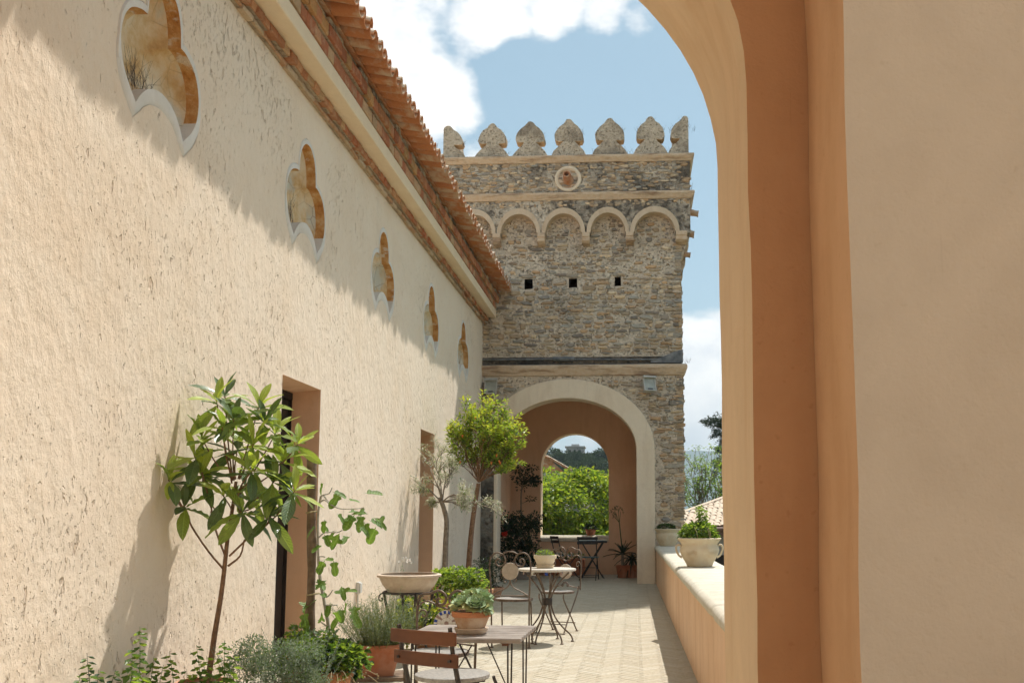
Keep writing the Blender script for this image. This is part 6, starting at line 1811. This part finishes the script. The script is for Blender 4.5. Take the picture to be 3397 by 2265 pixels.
for tg in ((1125, 905), (1135, 915), (1062, 935), (1198, 950), (1205, 975), (1212, 985), (1040, 965), (1085, 925)):
    e = Pq(*tg, 14.6 + gr.uniform(-.2, .2)); c0 = Pq(1110, 1010); dd = (e - c0).normalized(); shoot(e - dd * .4, dd, .40, 20)
leaves_part(m, t, [M['leaf_bright'], M['leaf_mid'], M['leaf_yellow'], M['bark_brown']])
for x, y in ((1056, 1060), (1110, 1010), (1128, 1062), (1146, 1058), (1062, 1000), (1140, 1045), (1092, 958), (1148, 1062), (980, 1030)):
    m = MB(); c = Pq(x, y, 14.25); m.lathe([(0, -.02), (.007, -.018), (.010, -.003), (.018, .018), (.007, .009), (0, .006)], 7, c, wob=.4); m.build('flower', M['orange_flower'], t, world=False)

# ---- plants inside the passage
b = at(1190, 1340, 21.0); b.z = 0
t = thing('potted_shrub', 'dark leafy shrub with one red flower in the shaded passage', 'shrub', tuple(b), 0)
m = MB(); m.box(-.32, .22, -.16, .16, 0, .34)
for s in range(4): m.box(-.325, .225, -.166, -.161, .01 + s * .085, .085 + s * .085)
m.build('planter_box', M['wood_grey'], t, world=False)
sr = random.Random(41); m = MB()
for q in range(60):
    c = at(sr.uniform(1150, 1232), sr.uniform(1185, 1300), 21.0 + sr.uniform(-.3, .3)) - b; mound(m, c, (.15, .14, .13), 46, .085, .04, sr, -.5, .3, (0, 0, 1), .2, .8)
leaves_part(m, t, [M['leaf_shade'], M['leaf_dark']])
m = MB(); c = at(1157, 1222, 20.5) - b
for q in range(26):
    d = Vector((sr.uniform(-1, 1), sr.uniform(-1, 1), sr.uniform(-1.2, .8))).normalized(); m.leaf(c, d, Vector((0, 0, 1)), .085, .05, .2)
m.build('flower', M['red_flower'], t, world=False)
b = at(1200, 1340, 21.9); b.z = 0
t = thing('standard_tree', 'little dark standard tree on a bare stem by the passage wall', 'tree', tuple(b), 0)
pot_mesh([(.12, 0), (.16, .28), (.17, .3)], .016).build('pot', M['terracotta_dark'], t, world=False, smooth=45); soil(t, .15, .27)
m = MB(); m.tube(spline([Vector((0, 0, .27)), at(1196, 1200, 21.9) - b, at(1196, 1130, 21.9) - b, at(1205, 1090, 21.9) - b], 4), .016, 7); m.tube(spline([at(1196, 1155, 21.9) - b, at(1215, 1148, 21.8) - b, at(1225, 1148, 21.7) - b], 3), .006, 5); m.build('trunk', M['bark_grey'], t, world=False, smooth=60)
m = MB()
for q in range(22):
    c = at(sr.uniform(1182, 1235), sr.uniform(1072, 1122), 21.9 + sr.uniform(-.25, .25)) - b; mound(m, c, (.10, .10, .09), 24, .075, .045, sr, -.5, .3, (0,), .2, .8)
mound(m, at(1218, 1146, 21.75) - b, (.1, .1, .06), 26, .07, .04, sr, -.5, .3)
leaves_part(m, t, [M['leaf_shade']])
for sx, lab in ((1428, 'spiky dark agave with a tall flower stalk against the passage pier'), (1450, 'drooping dark spiky plant in the corner of the passage')):
    b = at(sx, 1322, 21.6); b.z = 0
    t = thing('agave', lab, 'plant', tuple(b), 0, 'spiky plants in the passage')
    pot_mesh([(.10, 0), (.15, .25), (.16, .27)], .016).build('pot', M['terracotta_dark'], t, world=False, smooth=45); soil(t, .14, .25)
    tall = sx < 1440
    for q in range(22):
        a = 2.4 * q; el = R(75 - 4.2 * q + sr.uniform(-8, 8)) if tall else R(60 - 5.5 * q); d = Vector((math.cos(a) * math.cos(el), math.sin(a) * math.cos(el), math.sin(el))); L_ = sr.uniform(.3, .45)
        h0 = .50 if tall else .42
        x = d.cross(Vector((0, 0, 1))).normalized() if abs(d.z) < .99 else Vector((1, 0, 0)); n_ = x.cross(d)
        mm = MB(); p = Vector((0, 0, h0)); vs = []
        for i in range(6):
            u = i / 5; w = .026 * (1 - u) ** .7 + .001; c = p + d * L_ * u + Vector((0, 0, -(.10 if tall else .26) * u * u))
            vs += [c - x * w + n_ * .012, c - n_ * .004, c + x * w + n_ * .012]
        mm.add(vs, [(i * 3 + j, i * 3 + j + 1, i * 3 + j + 4, i * 3 + j + 3) for i in range(5) for j in range(2)]); mm.build('leaf', M['leaf_shade'], t, world=False, smooth=60)
    m = MB(); m.tube([(0, 0, .24), (0, 0, .52)], [.04, .03], 7); m.build('stem', M['bark_grey'], t, world=False)
    if tall:
        m = MB(); e0 = at(1421, 1200, 21.5) - b; m.tube([Vector((0, 0, .5)), (e0 + Vector((0, 0, .5))) / 2, e0], [.014, .012, .01], 6)
        for x, y in ((1404, 1180), (1410, 1172), (1418, 1168), (1424, 1175), (1412, 1188)):
            e = at(x, y, 21.5) - b; m.tube([e0, e], [.006, .004], 5)
            mound(m, e, (.05, .05, .05), 16, .05, .022, sr, -.2, -.3)
        m.build('flower_stalk', M['leaf_dark'], t, world=False)
b = at(1290, 1330, 22.6); b.z = 0
t = thing('planter', 'long terracotta trough with small plants under the far arch sill', 'planter', tuple(b), 0)
m = MB(); m.box(-.45, .5, -.13, .13, 0, .36); bevel(m.build('trough', M['terracotta_dark'], t, world=False), .012)
m = MB()
for q in range(9): mound(m, (-.38 + q * .1, 0, .40), (.09, .1, .08), 40, .06, .035, sr, -.2, .2, (0, 0, 1, 2), .2)
leaves_part(m, t, [M['leaf_mid'], M['leaf_dark'], M['white_flower']])

# ---- dry grass and wisps on the battlements and ledges
m = MB(); wr = random.Random(77)
def wisp(x, y, z, h, n, sp):
    for q in range(n):
        p = Vector((x + wr.uniform(-sp, sp), y + wr.uniform(-.08, .08), z)); d = Vector((wr.uniform(-.8, .8), wr.uniform(-.4, .4), 1)).normalized(); e = p + d * h * wr.uniform(.5, 1.2)
        m.tube([p, (p + e) / 2 + Vector((0, 0, .01)), e], [.0028, .002, .0008], 3)
for cx, z in ((-2.88, 9.2), (-2.10, 9.24), (-1.31, 9.3), (-.475, 9.3), (.35, 9.32), (-3.75, 9.1), (1.0, 9.3)):
    for q in range(8): dx = wr.uniform(-.28, .28); wisp(cx + dx, UY + .15, z - abs(dx) * .9, .13, 4, .04)
for q in range(20): wisp(wr.uniform(-3.8, 1.05), UY + .1, 8.56, .2, 5, .08)
wisp(1.05, TY - .02, 4.33, .14, 8, .05); wisp(1.13, UY, 7.79, .16, 6, .05)
tag(m.build('dry_grass', M['twig']), 'thin dry grass stalks growing along the battlements', 'grass', kind='stuff')

# ================================================================== BEYOND THE TERRACE
def tree_big(name, label, base, crown, n_clump, leaves, L_, W_, mats, seed, group=None, trunk_r=.18, mis=(0, 0, 1), bark='bark_grey', droop=.5, zflat=1.0, lump=.3):
    """crown: list of (centre offset, radii)"""
    r = random.Random(seed); t = thing(name, label, 'tree', base, 0, group)
    m = MB(); top = Vector(crown[0][0]); pts = spline([Vector((0, 0, 0)), Vector((top.x * .3, top.y * .3, top.z * .45)), top], 4); k = len(pts); m.tube(pts, [trunk_r * (1 - .75 * i / k) for i in range(k)], 8)
    for c, rd in crown:
        for q in range(5):
            d = Vector((r.gauss(0, 1), r.gauss(0, 1), abs(r.gauss(0, .7)))).normalized(); e = Vector(c) + Vector((d.x * rd[0], d.y * rd[1], d.z * rd[2])) * .8
            s0 = pts[r.randint(k // 2, k - 1)]; m.tube(spline([s0, (s0 + e) / 2 + Vector((0, 0, .1)), e], 3), [trunk_r * .3 * (1 - .11 * i) for i in range(7)], 5)
    m.build('trunk', M[bark], t, world=False, smooth=60)
    m = MB()
    for c, rd in crown:
        for q in range(n_clump):
            d = Vector((r.gauss(0, 1), r.gauss(0, 1), r.gauss(0, 1))).normalized(); f = r.uniform(.25, 1) ** .4 * (1 + lump * mnoise.noise(d * 1.7 + Vector((seed, 0, 0))))
            cc = Vector(c) + Vector((d.x * rd[0], d.y * rd[1], d.z * rd[2])) * f; s = r.uniform(.6, 1.2) * min(rd) * .28
            mound(m, cc, (s, s, s * .6 * zflat), leaves, L_, W_, r, -.6, droop, mis, .1, .8)
    tag(m.build('crown', mats, t, world=False), kind='stuff')
    return t
tree_big('leafy_tree', 'broad bright green tree filling the far arch', (-1.9, 30.0, -6), [((-.15, 0, 6.85), (2.3, 2.1, 2.1)), ((-1.5, -.6, 5.9), (1.9, 1.6, 1.9)), ((1.7, -.6, 5.5), (2.0, 1.7, 1.7)), ((.2, -1.6, 5.0), (2.2, 1.4, 1.7))], 150, 120, .165, .092, [M['leaf_bright'], M['leaf_mid'], M['leaf_herb'], M['leaf_dark'], M['leaf_yellow']], 51, None, .22, (0, 0, 0, 2, 1, 4), 'bark_grey', .3)
b = Vector((2.75, 40.0, -6))
t = thing('light_tree', 'light feathery green tree beyond the parapet, right of the tower', 'tree', tuple(b))
ltr = random.Random(83); tubes, tips = [], []
m = MB(); m.tube([(0, 0, 0), (.1, 0, 4), (.2, 0, 6.5)], [.13, .10, .07], 7)
for tg in ((1588, 1062), (1600, 1085), (1582, 1100), (1620, 1090), (1640, 1110), (1610, 1120), (1650, 1130), (1590, 1130), (1630, 1135), (1600, 1150), (1578, 1140), (1660, 1145)):
    p0 = Vector((.2, 0, 6.3)); e = at(tg[0], tg[1], 40.0 + ltr.uniform(-.7, .7)) - b; d = e - p0
    grow(ltr, p0, d.normalized(), d.length * .72, .030, 2, .6, tubes, tips, 0, (2, 3), .1)
for P, rr in tubes: m.tube(P, rr, 4)
m.build('trunk', M['bark_grey'], t, world=False, smooth=60)
m = MB()
for p, d, lev in tips:
    if lev > 1: continue
    for q in range(12): m.leaf(p + Vector((ltr.gauss(0, .10), ltr.gauss(0, .10), ltr.gauss(0, .06))), Vector((ltr.uniform(-1, 1), ltr.uniform(-1, 1), ltr.uniform(-.6, .2))), Vector((0, 0, 1)), ltr.uniform(.09, .16), .06, .2, mi=ltr.choice((0, 1, 1)))
tag(m.build('crown', [M['leaf_bright'], M['leaf_mid']], t, world=False), kind='stuff')
b = Vector((4.45, 45, -6))
t = thing('dark_conifer', 'dark ragged evergreen tree beside the loggia pier', 'tree', tuple(b))
dcr = random.Random(91)
m = MB(); m.tube([(0, 0, 0), (0, 0, 6), (-.1, 0, 11.5)], [.22, .18, .06], 8)
for px_, py_ in ((1620, 975), (1640, 965), (1650, 1000), (1650, 1060), (1645, 1085), (1655, 1120)):
    e = at(px_, py_, 45) - b; m.tube([Vector((0, 0, e.z - .5)), e * .5 + Vector((0, 0, e.z - .3)) * .5, e], [.05, .035, .015], 5)
m.build('trunk', M['bark_grey'], t, world=False, smooth=60)
m = MB()
for (x0, y0, rx, ry, nn) in ((1622, 972, 10, 9, 16), (1640, 972, 13, 14, 34), (1658, 975, 12, 18, 40), (1645, 1000, 12, 10, 26), (1660, 1010, 10, 14, 26), (1652, 1035, 10, 10, 18), (1662, 1040, 9, 14, 22), (1650, 1068, 12, 14, 34), (1664, 1075, 10, 16, 26), (1645, 1092, 6, 5, 8), (1662, 1105, 8, 12, 22), (1660, 1135, 10, 14, 30), (1655, 1150, 16, 10, 30), (1680, 1050, 12, 100, 90), (1700, 1040, 14, 110, 80)):
    for q in range(nn):
        c = at(x0 + dcr.gauss(0, rx * .55), y0 + dcr.gauss(0, ry * .55), 45 + dcr.uniform(-.5, .5)) - b; mound(m, c, (.11, .11, .09), 22, .075, .05, dcr, -.6, 0, (0, 0, 1), .1, .9)
tag(m.build('crown', [M['leaf_shade'], M['leaf_dark']], t, world=False), kind='stuff')
tree_big('low_tree', 'dark green bush behind the tiled house roof', (2.2, 38.5, -6), [((-.3, 0, 6.3), (.8, .8, .8)), ((.8, 0, 6.4), (1.1, .9, .7))], 34, 34, .15, .08, [M['leaf_dark'], M['leaf_mid']], 54, None, .1, (0, 0, 1))

def far_tile_mesh():
    return barrel(.088, .082, .36, .022, False, 5, .38)
ftile = far_tile_mesh()
# house below the parapet: only its tiled roof and the head of a wall show
h = thing('tiled_house', 'grey house with a sunlit pale tiled roof beyond the parapet', 'house', (3.6, 31, -6))
hx0, hx1, hy, ez = 1.38, 7.6, 29.4, 1.0
g = MB(); g.box(hx0 - .45, hx1 - .3, hy + .35, hy + 6.5, -6.0, ez - .05); g.build('wall', M['far_wall'], h)
rp = math.atan(.25)
def roof_z(y): return ez + .02 + (y - hy) * math.tan(rp)
g = MB(); hip = lambda y: hx0 + (y - hy) * .72 - 1.0
g.add([(hx0 - 1.0, hy, roof_z(hy)), (hx1, hy, roof_z(hy)), (hx1, hy + 3.6, roof_z(hy + 3.6)), (hip(hy + 3.6), hy + 3.6, roof_z(hy + 3.6)), (hx0 - 1.0, hy, ez - .07), (hx1, hy, ez - .07)], [(0, 1, 2, 3), (4, 5, 1, 0)])
g.add([(hx1, hy + 3.6, roof_z(hy + 3.6)), (hip(hy + 3.6), hy + 3.6, roof_z(hy + 3.6)), (hip(hy + 3.6), hy + 7, ez), (hx1, hy + 7, ez)], [(0, 1, 2, 3)])
g.add([(hx0 - 1.0, hy, roof_z(hy)), (hip(hy + 3.6), hy + 3.6, roof_z(hy + 3.6)), (hip(hy + 3.6), hy + 7, ez), (hx0 - 1.0, hy + 7, ez)], [(0, 1, 2, 3)])
rf = g.build('roof', M['far_tile'] if 'far_tile' in M else M['tile'], h)
ft = random.Random(19)
for i in range(12):
    y = hy + i * .30
    x = hip(y) + .12 if i else hx0 - .9
    while x < 3.35:
        o = put('roof_tile', ftile, rf); o.location = Vector((x + ft.uniform(-.012, .012), y - .05, roof_z(y) + .03 + ft.uniform(-.008, .012))) - wloc(rf)
        o.rotation_euler = Matrix.Rotation(-math.pi / 2, 3, 'Z').to_4x4().to_euler(); o.rotation_euler = (0, rp, -math.pi / 2 + ft.uniform(-.04, .04)); x += .172
k_ = 0
g = MB()
for q in range(13):
    y = hy + .1 + q * .29; o = put('ridge_tile', ftile, rf); o.location = Vector((hip(y) + .02, y, roof_z(y) + .08)) - wloc(rf); o.rotation_euler = (0, rp * .85, -math.pi / 2 - R(36))
g = MB(); g.tube([(hx0 - 1.0, hy - .10, ez - .06), (hx1, hy - .10, ez - .05)], .075, 8); g.box(hx0 - .9, hx1, hy - .02, hy + .0, ez - .26, ez - .09); g.build('gutter', M['gutter'], h, smooth=50)
g = MB(); g.tube([at(1577, 1198, 31.2), at(1606, 1188, 32.0)], .012, 5); g.build('roof_pipe', M['lead'], h)
for wx in (2.0, 3.2):
    g = MB(); g.box(wx, wx + .8, hy + .33, hy + .352, -1.6, .2); wn = g.build('window', M['dark_door'], h)
    g = MB(); g.box(wx - .05, wx + .85, hy + .30, hy + .349, -1.7, -1.61); g.build('window_sill', M['far_stone'], wn)

# tiled roof and house front at the left of the far arch
h = thing('tiled_house', 'small house with a curved tile roof half hidden by the bright tree', 'house', (-5.6, 62, -6))
g = MB(); g.box(-8.4, -4.35, 61.3, 66, -6, 4.1); g.build('wall', M['far_stone'], h)
for wx in (-5.6, -4.95):
    g = MB(); g.box(wx, wx + .45, 61.27, 61.295, 1.2, 2.6); g.build('window', M['dark_door'], h)
g = MB(); g.add([(-8.8, 61, 5.75), (-5.35, 61, 5.05), (-3.95, 61, 4.25), (-8.8, 66.4, 5.75), (-5.35, 66.4, 5.05), (-3.95, 66.4, 4.25), (-8.8, 61, 5.65), (-5.35, 61, 4.95), (-3.95, 61, 4.15)], [(0, 1, 4, 3), (1, 2, 5, 4), (0, 6, 7, 1), (1, 7, 8, 2)])
g.add([(-8.5, 61.32, 4.05), (-4.3, 61.32, 4.05), (-5.35, 61.32, 5.0), (-8.5, 61.32, 5.6)], [(0, 1, 2, 3)])
rf2 = g.build('roof', M['tile'], h)
for j in range(9):
    for i in range(10):
        xx = -4.0 - i * .36; zz = 4.25 + (min(i * .36 + .05, 1.4) / 1.4) * .8 + max(0, i * .36 - 1.35) * .203
        o = put('roof_tile', ftile, rf2); o.location = Vector((xx, 60.98 + j * .27, zz + .05)) - wloc(rf2); o.rotation_euler = (0, math.atan2(.8, 1.4) if i < 4 else .2, ft.uniform(-.04, .04))

# hillside: the stone house and the pines, each its own
h = thing('hill_house', 'square grey stone house with creepers on the hilltop', 'house', (-12.2, 203, 11))
g = MB(); x0, x1, y0, y1, z0, z1 = -14.0, -10.4, 202, 206, 10.0, 15.7
g.box(x0, x1, y0, y1, z0, z1); g.build('wall', M['far_stone'], h)
g = MB(); g.box(x0 - .25, x1 + .25, y0 - .25, y1 + .25, z1 + .002, z1 + .28); rr_ = g.build('roof', M['far_stone'], h)
g = MB(); g.box(x0 + 1.0, x0 + 2.6, y0 + 1, y0 + 2, z1 + .285, z1 + .75); g.build('chimney', M['far_wall'], rr_)
for wx in (-13.5, -12.5, -11.5):
    g = MB(); g.box(wx, wx + .45, y0 - .03, y0 - .004, 14.3, 15.2); g.build('window', M['dark_door'], h)
g = MB(); hr = random.Random(5)
for q in range(26): mound(g, (hr.uniform(-12.6, -10.3), 201.8, hr.uniform(11, 15.3)), (.5, .3, .5), 18, .35, .22, hr, -.5, .3)
tag(g.build('creeper', M['pine'], h), kind='stuff')

def pine_proto(seed, mats):
    r = random.Random(seed); t = thing('pine_tree', 'rounded dark green pine on the far hillside', 'tree', (0, 0, 0), 0, 'pines on the far hillside')
    m = MB(); m.tube([(0, 0, -1), (.1, 0, 1.5), (0, 0, 3.6)], [.22, .18, .1], 6); m.build('trunk', M['bark_grey'], t, world=False)
    m = MB()
    for q in range(46):
        d = Vector((r.gauss(0, 1), r.gauss(0, 1), r.gauss(0, 1))).normalized(); f = r.uniform(.35, 1) ** .4 * (1 + .35 * mnoise.noise(d * 1.9 + Vector((seed, 0, 0))))
        mound(m, Vector((d.x * 2.2, d.y * 2.2, 4.0 + d.z * 1.9)) * 1.0 if False else Vector((d.x * 2.2 * f, d.y * 2.2 * f, 3.8 + d.z * 1.9 * f)), (.78, .78, .58), 60, .42, .24, r, -.5, .1, (0, 0, 1), .1, .8)
    tag(m.build('crown', mats, t, world=False), kind='stuff'); return t
def copy_tree(o, parent=None):
    c = o.copy(); COL.objects.link(c); c.parent = parent
    for ch in list(o.children): copy_tree(ch, c)
    return c
protos = [pine_proto(3, [M['pine'], M['pine2']]), pine_proto(8, [M['pine'], M['pine']]), pine_proto(12, [M['pine2'], M['pine']])]
pines = [(1300, 1066, 188, .85, 1), (1320, 1064, 187, .85, 0), (1342, 1064, 189, .8, 2), (1356, 1080, 180, 1.0, 1), (1372, 1058, 196, .9, 0), (1262, 1050, 196, 1.15, 0), (1250, 1075, 188, 1.0, 1), (1288, 1062, 190, .8, 2), (1310, 1078, 182, .95, 0), (1332, 1070, 186, .9, 2), (1342, 1088, 178, .9, 1), (1362, 1072, 190, 1.0, 0), (1385, 1066, 194, 1.1, 1), (1378, 1092, 178, 1.0, 2), (1398, 1092, 176, 1.1, 0), (1366, 1108, 168, 1.0, 1), (1392, 1118, 162, 1.1, 0), (1325, 1100, 170, .9, 0), (1300, 1100, 172, .9, 1), (1272, 1096, 176, .9, 2), (1350, 1060, 200, .7, 2), (1240, 1050, 200, 1.0, 0), (1410, 1075, 186, 1.0, 2), (1345, 1120, 160, .9, 2), (1375, 1135, 150, 1.0, 1), (1400, 1140, 148, 1.1, 2), (1312, 1122, 158, .9, 1), (1280, 1120, 160, .9, 0), (1230, 1090, 175, 1.1, 1), (1425, 1100, 170, 1.1, 0)]
pl = random.Random(23)
for q, (px, py, Y, s, kd) in enumerate(pines):
    o = protos[kd] if q in (0, 1, 2) and False else None
    c = at(px, py, Y); s *= 1.0
    if q < 3: kd = q; o = protos[q]
    else: o = copy_tree(protos[kd])
    o.location = (c.x, c.y, c.z - 3.8 * s); o.scale = (s, s, s * pl.uniform(.9, 1.1)); o.rotation_euler = (0, 0, pl.uniform(0, 6.28))

# tall pine standing below the parapet, hidden from here by the loggia pier; it shades the terrace before the tower
tp = random.Random(61)
t = thing('tall_pine', 'tall dark pine rising beyond the parapet beside the tower', 'tree', (3.55, 22.3, -6))
m = MB(); m.tube(spline([(-.25, .2, 0), (.0, .1, 5), (.12, 0, 10), (-.05, 0, 15), (.08, 0, 20), (0, 0, 24)], 4), [.24 - .009 * q for q in range(21)], 9)
for q in range(16):
    z = 9 + q * .95; a = tp.uniform(0, 6.283); L_ = tp.uniform(.4, .9); m.tube([(.03, 0, z), (.5 * L_ * math.cos(a), .5 * L_ * math.sin(a), z + .12), (L_ * math.cos(a), L_ * math.sin(a), z + .1)], [.05, .035, .012], 5)
m.build('trunk', M['bark_grey'], t, world=False, smooth=60)
m = MB()
for q in range(230):
    z = tp.uniform(15.4, 24.4); f = math.sin(math.pi * min(1, (z - 15.0) / 9.8)) ** .45; a = tp.uniform(0, 6.283); rr = 1.15 * f * tp.uniform(.2, 1) ** .5
    mound(m, (rr * math.cos(a), rr * math.sin(a), z), (.42, .42, .3), 34, .30, .16, tp, -.5, .1, (0,), .1, .8)
tag(m.build('crown', [M['cypress']], t, world=False), kind='stuff')

# ---- the air: an even, thin haze over the whole country
hz = bpy.data.materials.new('thin haze'); hz.use_nodes = True; nt = hz.node_tree; nt.nodes.clear()
ho = nt.nodes.new('ShaderNodeOutputMaterial'); hv = nt.nodes.new('ShaderNodeVolumePrincipled')
hv.inputs['Color'].default_value = (.74, .88, 1.0, 1); hv.inputs['Density'].default_value = .00032; hv.inputs['Anisotropy'].default_value = 0.0
nt.links.new(hv.outputs[0], ho.inputs['Volume'])
g = MB(); g.box(-5400, 5400, -5400, 5400, -26.0, 330.0)
tag(g.build('haze', hz), kind='stuff')
